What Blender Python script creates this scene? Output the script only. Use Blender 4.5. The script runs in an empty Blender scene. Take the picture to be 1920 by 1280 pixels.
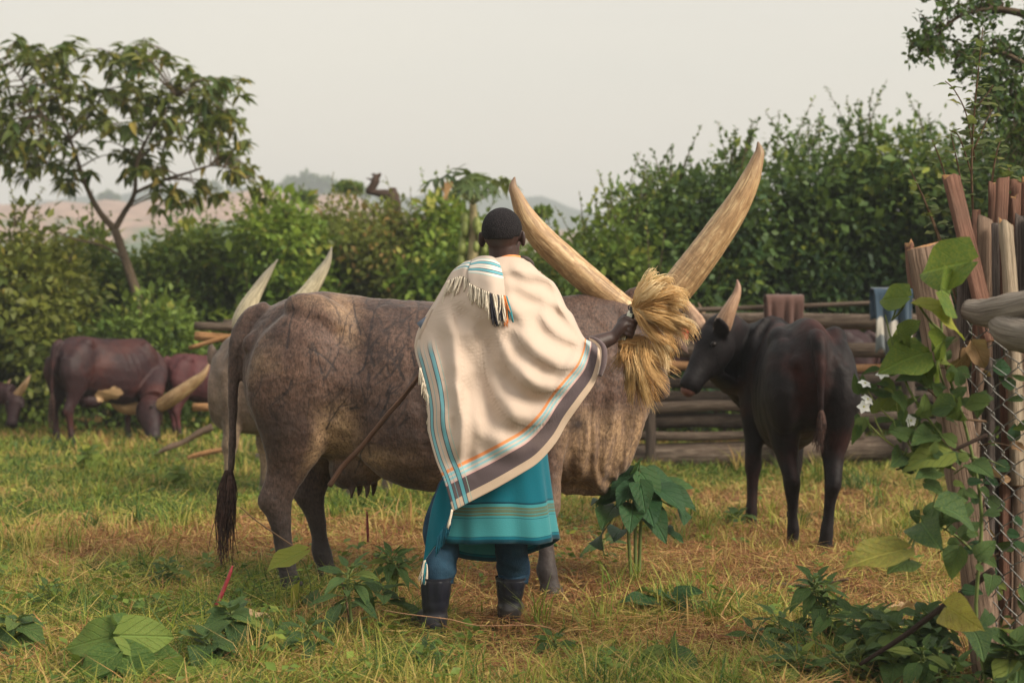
import bpy, bmesh, math, random
import numpy as np
from mathutils import Vector, Matrix, noise as mnoise

SC = bpy.context.scene
COL = SC.collection
R = math.radians
rng = np.random.default_rng(7)
random.seed(7)

# ------------------------------------------------------------------ camera, sky, sun, exposure
F = 2933.0            # focal length in photo pixels (1920 wide)
CAM_Z = 1.25
PITCH = math.atan(30.0 / F)
cd = bpy.data.cameras.new('camera')
cam = bpy.data.objects.new('camera', cd); COL.objects.link(cam)
cd.sensor_width = 36.0; cd.lens = F / 1920 * 36
cam.location = (0, 0, CAM_Z); cam.rotation_euler = (R(90) - PITCH, 0, 0)
cd.clip_start = 0.05; cd.clip_end = 6000
cd.dof.use_dof = True; cd.dof.focus_distance = 6.35; cd.dof.aperture_fstop = 2.9
SC.camera = cam

HAZE = 0.0014
SUN_EL, SUN_AZ = R(36), R(118)      # azimuth: direction the sun stands in, clockwise from +Y
W = bpy.data.worlds.new('World'); SC.world = W; W.use_nodes = True
wt = W.node_tree; wt.nodes.clear()
wo = wt.nodes.new('ShaderNodeOutputWorld'); bg = wt.nodes.new('ShaderNodeBackground')
sk = wt.nodes.new('ShaderNodeTexSky'); sk.sky_type = 'NISHITA'; sk.sun_disc = False
sk.sun_elevation = SUN_EL; sk.sun_rotation = SUN_AZ; sk.dust_density = 6.0; sk.air_density = 1.0
tc = wt.nodes.new('ShaderNodeTexCoord'); sx = wt.nodes.new('ShaderNodeSeparateXYZ')
wt.links.new(tc.outputs['Generated'], sx.inputs[0])
cr = wt.nodes.new('ShaderNodeValToRGB')          # the pale even veil of cloud, by elevation only
wt.links.new(sx.outputs['Z'], cr.inputs[0])
els = cr.color_ramp.elements
els[0].position = 0.0; els[0].color = (0.74, 0.60, 0.50, 1)
els[1].position = 0.16; els[1].color = (0.69, 0.64, 0.55, 1)
e = cr.color_ramp.elements.new(0.055); e.color = (0.71, 0.61, 0.53, 1)
e = cr.color_ramp.elements.new(0.6); e.color = (0.72, 0.71, 0.66, 1)
vm = wt.nodes.new('ShaderNodeVectorMath'); vm.operation = 'SCALE'; vm.inputs[3].default_value = 6.9
cn = wt.nodes.new('ShaderNodeTexNoise'); cn.inputs['Scale'].default_value = 1.6; cn.inputs['Detail'].default_value = 4
cmap = wt.nodes.new('ShaderNodeMapping'); cmap.inputs['Scale'].default_value = (1, 1, 5); wt.links.new(tc.outputs['Generated'], cmap.inputs[0]); wt.links.new(cmap.outputs[0], cn.inputs['Vector'])
crr = wt.nodes.new('ShaderNodeValToRGB'); wt.links.new(cn.outputs[0], crr.inputs[0]); crr.color_ramp.elements[0].position = .3; crr.color_ramp.elements[0].color = (.93, .935, .95, 1); crr.color_ramp.elements[1].position = .7; crr.color_ramp.elements[1].color = (1.05, 1.03, 1.0, 1)
cm = wt.nodes.new('ShaderNodeMixRGB'); cm.blend_type = 'MULTIPLY'; cm.inputs[0].default_value = 1; wt.links.new(cr.outputs[0], cm.inputs[1]); wt.links.new(crr.outputs[0], cm.inputs[2])
wt.links.new(cm.outputs[0], vm.inputs[0])
mx = wt.nodes.new('ShaderNodeMixRGB'); mx.inputs[0].default_value = 0.88
wt.links.new(sk.outputs[0], mx.inputs[1]); wt.links.new(vm.outputs[0], mx.inputs[2])
wt.links.new(mx.outputs[0], bg.inputs['Color']); bg.inputs['Strength'].default_value = 0.1
wt.links.new(bg.outputs[0], wo.inputs['Surface'])

sl = bpy.data.lights.new('sun', 'SUN'); sun = bpy.data.objects.new('sun', sl); COL.objects.link(sun)
sl.energy = 2.6; sl.angle = R(28); sl.color = (1.0, 0.89, 0.74)
sd = Vector((math.sin(SUN_AZ) * math.cos(SUN_EL), math.cos(SUN_AZ) * math.cos(SUN_EL), math.sin(SUN_EL)))
sun.rotation_euler = sd.to_track_quat('Z', 'Y').to_euler()
sun.location = (0, 0, 30)

vs = SC.view_settings
vs.view_transform = 'Standard'; vs.look = 'None'; vs.gamma = 1.0; vs.use_curve_mapping = False
vs.exposure = 1.08
SC.render.engine = 'CYCLES'
SC.cycles.use_denoising = True
SC.cycles.max_bounces = 6; SC.cycles.diffuse_bounces = 3; SC.cycles.transmission_bounces = 4
SC.cycles.volume_bounces = 0; SC.cycles.transparent_max_bounces = 4
SC.cycles.caustics_reflective = False; SC.cycles.caustics_refractive = False

# ------------------------------------------------------------------ helpers
CP, SP = math.cos(PITCH), math.sin(PITCH)
def P(px, py, Y):
    """photo pixel + distance along +Y -> world point"""
    x = (px - 960) / F; u = (640 - py) / F
    dy = CP + u * SP; dz = -SP + u * CP
    k = Y / dy
    return np.array((x * k, Y, CAM_Z + dz * k))
def V3(a): return Vector((float(a[0]), float(a[1]), float(a[2])))

def tag(o, label=None, cat=None, group=None, kind=None):
    if label: o['label'] = label
    if cat: o['category'] = cat
    if group: o['group'] = group
    if kind: o['kind'] = kind
    return o
def empty(name, loc=(0, 0, 0), rz=0.0, label=None, cat=None, group=None):
    o = bpy.data.objects.new(name, None); COL.objects.link(o)
    o.empty_display_size = 0.1
    o.location = tuple(float(v) for v in loc); o.rotation_euler = (0, 0, rz)
    return tag(o, label, cat, group)

def np_mesh(name, V, Fc, smooth=True, attrs=None):
    """V (n,3); Fc an array of equal faces or a list of such arrays; attrs name -> per-vertex array"""
    me = bpy.data.meshes.new(name)
    V = np.asarray(V, dtype=np.float32)
    groups = Fc if isinstance(Fc, list) else [Fc]
    groups = [np.asarray(g, dtype=np.int32) for g in groups if len(g)]
    me.vertices.add(len(V)); me.vertices.foreach_set('co', V.ravel())
    loops = np.concatenate([g.ravel() for g in groups])
    starts = []; s = 0
    for g in groups:
        starts.append(s + np.arange(len(g)) * g.shape[1]); s += g.size
    starts = np.concatenate(starts).astype(np.int32)
    me.loops.add(len(loops)); me.loops.foreach_set('vertex_index', loops)
    me.polygons.add(len(starts)); me.polygons.foreach_set('loop_start', starts)
    if smooth: me.polygons.foreach_set('use_smooth', np.ones(len(starts), dtype=bool))
    for k, a in (attrs or {}).items():
        a = np.asarray(a, dtype=np.float32)
        if a.ndim == 1:
            me.attributes.new(k, 'FLOAT', 'POINT').data.foreach_set('value', a)
        else:
            me.attributes.new(k, 'FLOAT_VECTOR', 'POINT').data.foreach_set('vector', a.ravel())
    me.update(calc_edges=True); me.validate()
    return me
def put(name, me, mat=None, parent=None, loc=None, label=None):
    o = bpy.data.objects.new(name, me); COL.objects.link(o)
    if mat is not None and len(me.materials) == 0: me.materials.append(mat)
    if parent is not None: o.parent = parent
    if loc is not None: o.location = tuple(float(v) for v in loc)
    if label: o['label'] = label
    return o

class Bag:
    """collects pieces into one mesh"""
    def __init__(s): s.V = []; s.Q = []; s.T = []; s.A = {}; s.n = 0
    def add(s, V, Q=None, T=None, **attrs):
        V = np.asarray(V, dtype=np.float64)
        if Q is not None and len(Q): s.Q.append(np.asarray(Q) + s.n)
        if T is not None and len(T): s.T.append(np.asarray(T) + s.n)
        s.V.append(V); s.n += len(V)
        for k, a in attrs.items(): s.A.setdefault(k, []).append(np.asarray(a, dtype=np.float64))
        return s
    def mesh(s, name, smooth=True, origin=None):
        V = np.concatenate(s.V)
        if origin is not None: V = V - np.asarray(origin)
        g = []
        if s.Q: g.append(np.concatenate(s.Q))
        if s.T: g.append(np.concatenate(s.T))
        at = {k: np.concatenate(a) for k, a in s.A.items() if sum(len(x) for x in a) == len(V)}
        return np_mesh(name, V, g, smooth, at)

def norm(v):
    v = np.asarray(v, float); return v / (np.linalg.norm(v, axis=-1, keepdims=True) + 1e-12)
def smooth_path(pts, n):
    """Catmull-Rom through rows of any width"""
    p = np.asarray(pts, float); m = len(p)
    if m == 2: return p[0] + (p[1] - p[0]) * np.linspace(0, 1, n)[:, None]
    q = np.vstack([2 * p[0] - p[1], p, 2 * p[-1] - p[-2]])
    t = np.linspace(0, m - 1 - 1e-9, n); i = t.astype(int); f = (t - i)[:, None]
    a, b, c, d = q[i], q[i + 1], q[i + 2], q[i + 3]
    return 0.5 * (2 * b + (c - a) * f + (2 * a - 5 * b + 4 * c - d) * f ** 2 + (3 * b - a - 3 * c + d) * f ** 3)
def tube(pts, ra, rb=None, k=10, up=(0, 0, 1), n=None, wob=0.0, seed=0, cap=True):
    """swept tube; returns V, Q, T, tuv (cos, sin, metres along)"""
    pts = np.asarray(pts, float); ra = np.broadcast_to(np.asarray(ra, float), (len(pts),))
    rb = ra if rb is None else np.broadcast_to(np.asarray(rb, float), (len(pts),))
    if n:
        s = smooth_path(np.column_stack([pts, ra, rb]), n); pts, ra, rb = s[:, :3], np.maximum(s[:, 3], 1e-4), np.maximum(s[:, 4], 1e-4)
    m = len(pts)
    t = norm(np.gradient(pts, axis=0))
    up = np.asarray(up, float)
    side = np.zeros_like(t); u = up
    for i in range(m):
        s = np.cross(t[i], u)
        if np.linalg.norm(s) < 1e-3: s = np.cross(t[i], (1, 0.1, 0))
        s = norm(s); side[i] = s; u = np.cross(s, t[i])
    upv = np.cross(side, t)
    a = np.arange(k) / k * 2 * math.pi
    rr = 1.0
    if wob:
        g = np.random.default_rng(seed)
        w1 = g.normal(0, 1, (m, k)); w1 = (w1 + np.roll(w1, 1, 1) + np.roll(w1, -1, 1)) / 3
        if m > 4: w1 = (w1 + np.roll(w1, 1, 0) + np.roll(w1, -1, 0)) / 2
        rr = 1 + wob * w1
    V = pts[:, None] + side[:, None] * (ra[:, None] * np.cos(a) * rr)[..., None] + upv[:, None] * (rb[:, None] * np.sin(a) * rr)[..., None]
    L = np.concatenate([[0], np.cumsum(np.linalg.norm(np.diff(pts, axis=0), axis=1))])
    tuv = np.stack([np.broadcast_to(np.cos(a), (m, k)), np.broadcast_to(np.sin(a), (m, k)), np.broadcast_to(L[:, None], (m, k))], -1).reshape(-1, 3)
    V = V.reshape(-1, 3)
    i, j = np.meshgrid(np.arange(m - 1), np.arange(k), indexing='ij'); i = i.ravel(); j = j.ravel(); j2 = (j + 1) % k
    Q = np.stack([i * k + j, i * k + j2, (i + 1) * k + j2, (i + 1) * k + j], 1)
    T = np.zeros((0, 3), int)
    if cap:
        V = np.vstack([V, pts[0], pts[-1]]); tuv = np.vstack([tuv, (0, 0, 0), (0, 0, L[-1])])
        c0, c1 = m * k, m * k + 1; jj = np.arange(k); j2 = (jj + 1) % k
        T = np.vstack([np.stack([np.full(k, c0), j2, jj], 1), np.stack([np.full(k, c1), (m - 1) * k + jj, (m - 1) * k + j2], 1)])
    return V, Q, T, tuv
def tube_obj(name, pts, ra, mat, parent=None, origin=(0, 0, 0), **kw):
    V, Q, T, tuv = tube(pts, ra, **kw)
    me = np_mesh(name, V - np.asarray(origin), [Q, T], True, {'tuv': tuv})
    return put(name, me, mat, parent)
def ellipsoid(c, r, rot=None, nu=16, nv=10):
    th = np.linspace(0, math.pi, nv + 1)[1:-1]; ph = np.arange(nu) / nu * 2 * math.pi
    V = np.stack([np.outer(np.sin(th), np.cos(ph)), np.outer(np.sin(th), np.sin(ph)), np.outer(np.cos(th), np.ones(nu))], -1).reshape(-1, 3)
    V = np.vstack([V, (0, 0, 1), (0, 0, -1)]) * np.asarray(r, float)
    if rot is not None: V = V @ np.array(rot).T
    V = V + np.asarray(c, float)
    m = nv - 1
    i, j = np.meshgrid(np.arange(m - 1), np.arange(nu), indexing='ij'); i = i.ravel(); j = j.ravel(); j2 = (j + 1) % nu
    Q = np.stack([i * nu + j, (i + 1) * nu + j, (i + 1) * nu + j2, i * nu + j2], 1)
    jj = np.arange(nu); j2 = (jj + 1) % nu
    T = np.vstack([np.stack([np.full(nu, m * nu), jj, j2], 1), np.stack([np.full(nu, m * nu + 1), (m - 1) * nu + j2, (m - 1) * nu + jj], 1)])
    return V, Q, T
def euler(x, y, z): return np.array(Matrix.Rotation(z, 3, 'Z') @ Matrix.Rotation(y, 3, 'Y') @ Matrix.Rotation(x, 3, 'X'))

def fuse(bag, name, voxel, smooth=6, fac=0.5, sub=0):
    """union of closed pieces -> one continuous smooth skin"""
    me = bag.mesh('raw')
    bm = bmesh.new(); bm.from_mesh(me); bmesh.ops.recalc_face_normals(bm, faces=bm.faces); bm.to_mesh(me); bm.free()
    o = bpy.data.objects.new('raw', me); COL.objects.link(o)
    m = o.modifiers.new('r', 'REMESH'); m.mode = 'VOXEL'; m.voxel_size = voxel; m.use_smooth_shade = True
    if smooth:
        m = o.modifiers.new('s', 'SMOOTH'); m.iterations = smooth; m.factor = fac
    if sub:
        m = o.modifiers.new('d', 'SUBSURF'); m.levels = sub; m.render_levels = sub
    dg = bpy.context.evaluated_depsgraph_get()
    out = bpy.data.meshes.new_from_object(o.evaluated_get(dg)); out.name = name
    bpy.data.objects.remove(o); bpy.data.meshes.remove(me)
    out.polygons.foreach_set('use_smooth', np.ones(len(out.polygons), dtype=bool))
    out.materials.clear()
    return out
def get_co(me):
    a = np.empty(len(me.vertices) * 3, dtype=np.float32); me.vertices.foreach_get('co', a); return a.reshape(-1, 3).astype(float)
def get_no(me):
    a = np.empty(len(me.vertices) * 3, dtype=np.float32); me.vertices.foreach_get('normal', a); return a.reshape(-1, 3).astype(float)
def set_co(me, V): me.vertices.foreach_set('co', np.asarray(V, dtype=np.float32).ravel()); me.update()
def fbm(V, scale, oct=3):
    return np.array([mnoise.fractal(Vector(v) * scale, 1.0, 2.0, oct) for v in V])

# value noise on the plane for colour / density patches
_vt = np.random.default_rng(3).random((64, 64))
def vnoise(x, y):
    x = np.asarray(x, float); y = np.asarray(y, float)
    i = np.floor(x).astype(int); j = np.floor(y).astype(int); f = x - i; g = y - j
    f = f * f * (3 - 2 * f); g = g * g * (3 - 2 * g)
    a = _vt[i % 64, j % 64]; b = _vt[(i + 1) % 64, j % 64]; c = _vt[i % 64, (j + 1) % 64]; d = _vt[(i + 1) % 64, (j + 1) % 64]
    return (a * (1 - f) + b * f) * (1 - g) + (c * (1 - f) + d * f) * g

# ------------------------------------------------------------------ materials
class G:
    def __init__(s, t): s.t = t
    def set(s, sock, v):
        if isinstance(v, bpy.types.Node): v = v.outputs[0]
        if isinstance(v, bpy.types.NodeSocket): s.t.links.new(v, sock)
        else:
            if isinstance(v, (tuple, list)) and len(v) == 3 and sock.type == 'RGBA': v = (*v, 1)
            sock.default_value = v
    def __call__(s, typ, props=None, **inp):
        n = s.t.nodes.new('ShaderNode' + typ)
        for k, v in (props or {}).items(): setattr(n, k, v)
        for k, v in inp.items():
            if v is None: continue
            sock = n.inputs[int(k[1:])] if k[0] == 'i' and k[1:].isdigit() else n.inputs[k.replace('_', ' ')]
            s.set(sock, v)
        return n
    def m(s, op, a, b=None, c=None, clamp=False):
        return s('Math', {'operation': op, 'use_clamp': clamp}, i0=a, i1=b, i2=c).outputs[0]
    def mix(s, f, a, b, mode='MIX'): return s('MixRGB', {'blend_type': mode}, i0=f, i1=a, i2=b).outputs[0]
    def ramp(s, f, stops, interp='LINEAR'):
        n = s('ValToRGB', None, i0=f); r = n.color_ramp; r.interpolation = interp
        while len(r.elements) > 1: r.elements.remove(r.elements[-1])
        for i, (p, c) in enumerate(stops):
            e = r.elements[0] if i == 0 else r.elements.new(p)
            e.position = p; c = (c, c, c) if not isinstance(c, (tuple, list)) else c
            e.color = (*c, 1)
        return n.outputs[0]
    def noise(s, scale, vec=None, detail=3.0, rough=0.55, dist=0.0):
        return s('TexNoise', None, Scale=scale, Detail=detail, Roughness=rough, Distortion=dist, Vector=vec).outputs[0]
    def map(s, vec, scale=(1, 1, 1), loc=(0, 0, 0), rot=(0, 0, 0)):
        return s('Mapping', None, Vector=vec, Scale=scale, Location=loc, Rotation=rot).outputs[0]
    def attr(s, name): return s('Attribute', {'attribute_name': name})
    def obj(s): return s('TexCoord').outputs['Object']
    def bump(s, h, strength=0.5, dist=0.01, normal=None): return s('Bump', None, Height=h, Strength=strength, Distance=dist, Normal=normal).outputs[0]
    def sep(s, v): return s('SeparateXYZ', None, i0=v).outputs
def material(name, fn):
    m = bpy.data.materials.new(name); m.use_nodes = True
    t = m.node_tree; t.nodes.clear(); g = G(t)
    out = t.nodes.new('ShaderNodeOutputMaterial')
    sh = fn(g)
    t.links.new(sh.outputs[0], out.inputs['Surface'])
    return m
def pbsdf(g, col, rough=0.8, spec=0.3, normal=None, **kw):
    return g('BsdfPrincipled', None, Base_Color=col, Roughness=rough, Normal=normal, **{'Specular_IOR_Level': spec}, **kw)

def leaf_mat(name, dark, light, yellow=None, transl=0.35, veins=False, rough=0.5, spec=0.35, per_object=False, spots=None):
    def fn(g):
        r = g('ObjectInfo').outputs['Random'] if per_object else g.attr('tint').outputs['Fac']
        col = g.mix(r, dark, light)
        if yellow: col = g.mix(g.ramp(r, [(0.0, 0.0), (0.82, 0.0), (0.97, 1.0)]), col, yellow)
        n = None
        if veins:
            uv = g.sep(g.attr('luv').outputs['Vector'])
            x = g.m('ABSOLUTE', uv[0])
            rib = g.ramp(x, [(0.0, 1.0), (0.04, 0.7), (0.08, 0.0)])
            w = g.m('SINE', g.m('ADD', g.m('MULTIPLY', g.m('SUBTRACT', uv[1], g.m('MULTIPLY', x, 0.55)), 31.0), g.m('MULTIPLY', g.noise(14.0, g.obj(), 2), 2.5)))
            v2 = g.ramp(w, [(0.86, 0.0), (1.0, 0.6)])
            vv = g.m('MAXIMUM', rib, v2)
            col = g.mix(g.m('MULTIPLY', vv, 0.38), col, tuple(min(1, c * 1.9 + 0.03) for c in light))
            q = g.noise(22.0, g.obj(), 3)
            col = g.mix(g.ramp(q, [(0.42, 0.0), (0.75, 0.55)]), col, yellow or light)
            h = g.m('SUBTRACT', g.m('MULTIPLY', g.noise(60.0, g.obj(), 2), 0.6), vv)
            n = g.bump(h, 0.9, 0.006)
            edge = g.m('MULTIPLY', g.ramp(g.noise(30.0, g.obj(), 4, .7), [(0.60, 0.0), (0.66, 1.0)]), g.ramp(r, [(0.35, 0.0), (0.6, 1.0)]))
            col = g.mix(g.m('MULTIPLY', edge, .8), col, (0.20, 0.12, 0.04))
            if spots:
                sp = g.ramp(g.noise(55.0, g.obj(), 2), [(0.56, 0.0), (0.62, 1.0)])
                col = g.mix(g.m('MULTIPLY', sp, g.ramp(g.noise(9.0, g.obj(), 1), [(0.45, 0.0), (0.6, 1.0)])), col, spots)
        p = pbsdf(g, col, rough, spec, n)
        tr = g('BsdfTranslucent', None, Color=g.mix(0.5, col, (0.16, 0.20, 0.03)))
        return g('MixShader', None, i0=transl, i1=p, i2=tr)
    return material(name, fn)
def wood_mat(name, cols, rough=0.85, grain=1.0, rings=True):
    """tuv-based: grain runs along the piece"""
    def fn(g):
        a = g.attr('tuv').outputs['Vector']
        rnd = g('ObjectInfo').outputs['Random']
        v = g.map(a, (1.6 * grain, 1.6 * grain, 2.2))
        v = g('VectorMath', {'operation': 'ADD'}, i0=v, i1=g('CombineXYZ', None, i0=g.m('MULTIPLY', rnd, 31.0), i1=g.m('MULTIPLY', rnd, 17.0), i2=0.0).outputs[0]).outputs[0]
        n1 = g.noise(2.6, v, 5, 0.65, 0.5)
        n2 = g.noise(11.0, g.map(v, (1, 1, 0.25)), 4, 0.7)
        c = g.ramp(g.m('ADD', g.m('MULTIPLY', n1, 0.6), g.m('MULTIPLY', n2, 0.4)), [(0.34, cols[0]), (0.5, cols[1]), (0.62, cols[2])])
        crack = g.ramp(g.noise(5.0, g.map(v, (1.3, 1.3, .10)), 3, .6), [(.38, 1.0), (.44, 0.0)])
        c = g.mix(g.m('MULTIPLY', crack, .75), c, tuple(x * .3 for x in cols[0]))
        kn = g.ramp(g('TexVoronoi', None, Scale=1.0, Vector=g.map(v, (1.0, 1.0, 1.3))).outputs['Distance'], [(.10, .8), (.20, 0.0)])
        c = g.mix(kn, c, tuple(x * .5 for x in cols[0]))
        dirt = g.noise(3.5, g.obj(), 4); c = g.mix(g.ramp(dirt, [(.48, 0.0), (.75, .45)]), c, (.17, .14, .115))
        c = g.mix(g.m('MULTIPLY', rnd, 0.35), c, cols[1])
        return pbsdf(g, c, rough, 0.15, g.bump(g.m('SUBTRACT', n2, g.m('MULTIPLY', crack, .6)), 0.9, 0.014))
    return material(name, fn)
def plain(name, col, rough=0.7, spec=0.3, var=0.25, scale=30.0, bump=0.0):
    def fn(g):
        n = g.noise(scale, g.obj(), 4)
        c = g.mix(g.ramp(n, [(0.3, 0.0), (0.7, 1.0)]), tuple(x * (1 - var) for x in col), tuple(min(1, x * (1 + var)) for x in col))
        return pbsdf(g, c, rough, spec, g.bump(n, bump, 0.01) if bump else None)
    return material(name, fn)
# ------------------------------------------------------------------ setting: ground, hills, haze
def gz(x, y):
    x = np.asarray(x, float); y = np.asarray(y, float)
    return 0.05 * (vnoise(x * 0.9 + 5, y * 0.9) - 0.5) + 0.03 * (vnoise(x * 2.7, y * 2.7 + 9) - 0.5)

def ground_fn(g):
    o = g.obj()
    a = g.ramp(g.noise(0.55, o, 4), [(0.38, 0.0), (0.62, 1.0)])
    b = g.noise(26.0, o, 6, 0.75)
    soil = g.ramp(b, [(0.3, (0.030, 0.019, 0.010)), (0.5, (0.095, 0.060, 0.026)), (0.7, (0.20, 0.135, 0.055))])
    gr = g.ramp(b, [(0.3, (0.018, 0.024, 0.008)), (0.5, (0.055, 0.070, 0.018)), (0.7, (0.13, 0.13, 0.035))])
    c = g.mix(a, soil, gr)
    far = g.ramp(g.noise(0.02, o, 4), [(0.4, (0.06, 0.085, 0.03)), (0.6, (0.13, 0.12, 0.055))])
    y = g.sep(g('NewGeometry').outputs['Position'])[1]
    c = g.mix(g.ramp(g.m('MULTIPLY', y, 0.01), [(0.4, 0.0), (0.8, 1.0)]), c, far)
    return pbsdf(g, c, 0.95, 0.1, g.bump(b, 1.0, 0.03))
M_ground = material('ground_soil', ground_fn)
sp = lambda a, b, n, k: np.sinh(np.linspace(math.asinh(a * k), math.asinh(b * k), n)) / k
gx = sp(-1400, 1400, 150, 0.25); gy = sp(-60, 1650, 190, 0.08)
GX, GY = np.meshgrid(gx, gy, indexing='ij')
far_up = np.clip((GY - 60) / 300, 0, 1) ** 1.5
GZ = gz(GX, GY) * (1 - np.clip((GY - 30) / 30, 0, 1)) + far_up * 9 + far_up * 6 * (vnoise(GX * 0.012, GY * 0.012) - 0.5)
nx, ny = GX.shape
i, j = np.meshgrid(np.arange(nx - 1), np.arange(ny - 1), indexing='ij'); i = i.ravel(); j = j.ravel()
QG = np.stack([i * ny + j, (i + 1) * ny + j, (i + 1) * ny + j + 1, i * ny + j + 1], 1)
tag(put('ground', np_mesh('ground', np.stack([GX, GY, GZ], -1).reshape(-1, 3), QG), M_ground), kind='structure')

def hill(name, Y, depth, prof, mat, base_z, amp, seed):
    """ridge with its crest at distance Y, crest heights read off the photo as (px, py)"""
    pr = np.array(prof, float)
    X = (pr[:, 0] - 960) / F * Y; Z = CAM_Z + (610 - pr[:, 1]) / F * Y
    xs = np.linspace(X[0], X[-1], 130); zc = np.interp(xs, X, Z)
    zc = zc + amp * (vnoise(xs * 0.06 + seed, xs * 0 + seed) - 0.5) + amp * 0.5 * (vnoise(xs * 0.2 + seed, xs * 0 + 3) - 0.5)
    ts = np.linspace(-1, 1, 33)
    H = np.cos(ts * math.pi / 2) ** 1.3
    V = np.zeros((130, 33, 3))
    V[..., 0] = xs[:, None]; V[..., 1] = Y + ts[None] * depth
    V[..., 2] = base_z + (zc[:, None] - base_z) * H[None]
    V[..., 2] += amp * 0.8 * (vnoise(V[..., 0] * 0.04 + seed, V[..., 1] * 0.04) - 0.5) * (1 - H ** 4)[None]
    i, j = np.meshgrid(np.arange(129), np.arange(32), indexing='ij'); i = i.ravel(); j = j.ravel()
    Q = np.stack([i * 33 + j, (i + 1) * 33 + j, (i + 1) * 33 + j + 1, i * 33 + j + 1], 1)
    return tag(put(name, np_mesh(name, V.reshape(-1, 3), Q), mat), kind='structure')
def pink_fn(g):
    o = g.obj(); z = g.sep(o)[2]
    n = g.noise(0.03, o, 4)
    soil = g.ramp(g.noise(0.12, o, 4), [(0.35, (0.25, 0.155, 0.115)), (0.65, (0.38, 0.24, 0.18))])
    green = g.ramp(g.noise(0.15, o, 5), [(0.3, (0.05, 0.09, 0.05)), (0.7, (0.13, 0.17, 0.08))])
    f = g.m('ADD', g.m('MULTIPLY', z, 0.035), g.m('MULTIPLY', g.m('SUBTRACT', g.m('ADD', g.m('MULTIPLY', n, .6), g.m('MULTIPLY', g.noise(0.09, o, 5, .7), .4)), 0.5), 2.6))
    return pbsdf(g, g.mix(g.ramp(f, [(0.72, 1.0), (0.84, 0.0)]), soil, green), 0.95, 0.05)
def wood_hill_fn(g):
    o = g.obj()
    return pbsdf(g, g.ramp(g.noise(0.08, o, 5), [(0.3, (0.02, 0.035, 0.03)), (0.7, (0.07, 0.09, 0.06))]), 0.95, 0.05)
hill('cleared_hill', 470, 190, [(-500, 430), (-100, 412), (0, 406), (130, 390), (300, 374), (420, 366), (520, 366), (640, 374), (760, 392), (900, 425), (1050, 450), (1300, 470), (1700, 500), (2300, 520)],
     material('red_soil_hillside', pink_fn), -2, 5, 3)
hill('wooded_ridge', 820, 260, [(-700, 420), (0, 385), (200, 372), (400, 366), (560, 352), (700, 362), (860, 360), (980, 368), (1060, 384), (1130, 405), (1300, 430), (1600, 455), (2500, 470)],
     material('distant_woodland', wood_hill_fn), -3, 6, 8)

# ------------------------------------------------------------------ vegetation
def leaf_cloud(p, d, nn, L, w, tint, bag, fold=0.25, curl=0.0):
    """diamond leaves: base p, axis d, normal nn, length L, half width w"""
    d = norm(d); s = norm(np.cross(d, nn)); nn = np.cross(s, d)
    L = np.asarray(L)[:, None]; w = np.asarray(w)[:, None]
    a = p; b = p + d * L * 0.45 + s * w + nn * w * fold; c = p + d * L - nn * L * curl; e = p + d * L * 0.45 - s * w + nn * w * fold
    n = len(p)
    V = np.stack([a, b, c, e], 1).reshape(-1, 3)
    k = np.arange(n) * 4
    T = np.concatenate([np.stack([k, k + 1, k + 2], 1), np.stack([k, k + 2, k + 3], 1)])
    bag.add(V, None, T, tint=np.repeat(tint, 4))
def rdir(n, g=rng): return norm(g.normal(0, 1, (n, 3)))

M_bark = wood_mat('bark', [(0.07, 0.05, 0.035), (0.17, 0.125, 0.085), (0.30, 0.23, 0.16)])
M_stem = plain('green_stem', (0.12, 0.16, 0.045), 0.6, 0.3)
M_twig = plain('brown_twig', (0.12, 0.075, 0.045), 0.8, 0.2)
BUSH = {
    'dark': leaf_mat('dark_hedge_leaf', (0.024, 0.066, 0.028), (0.145, 0.235, 0.048), (0.34, 0.38, 0.06), 0.38),
    'mid': leaf_mat('mid_green_leaf', (0.062, 0.128, 0.024), (0.225, 0.310, 0.048), (0.36, 0.36, 0.06), 0.42),
    'bright': leaf_mat('bright_green_leaf', (0.085, 0.175, 0.024), (0.29, 0.40, 0.05), (0.42, 0.42, 0.07), 0.45),
    'brown': leaf_mat('dry_mixed_leaf', (0.095, 0.120, 0.026), (0.270, 0.310, 0.052), (0.40, 0.25, 0.08), 0.4),
    'yellow': leaf_mat('yellowing_leaf', (0.075, 0.110, 0.020), (0.28, 0.285, 0.044), (0.44, 0.33, 0.07), 0.4),
}
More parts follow.
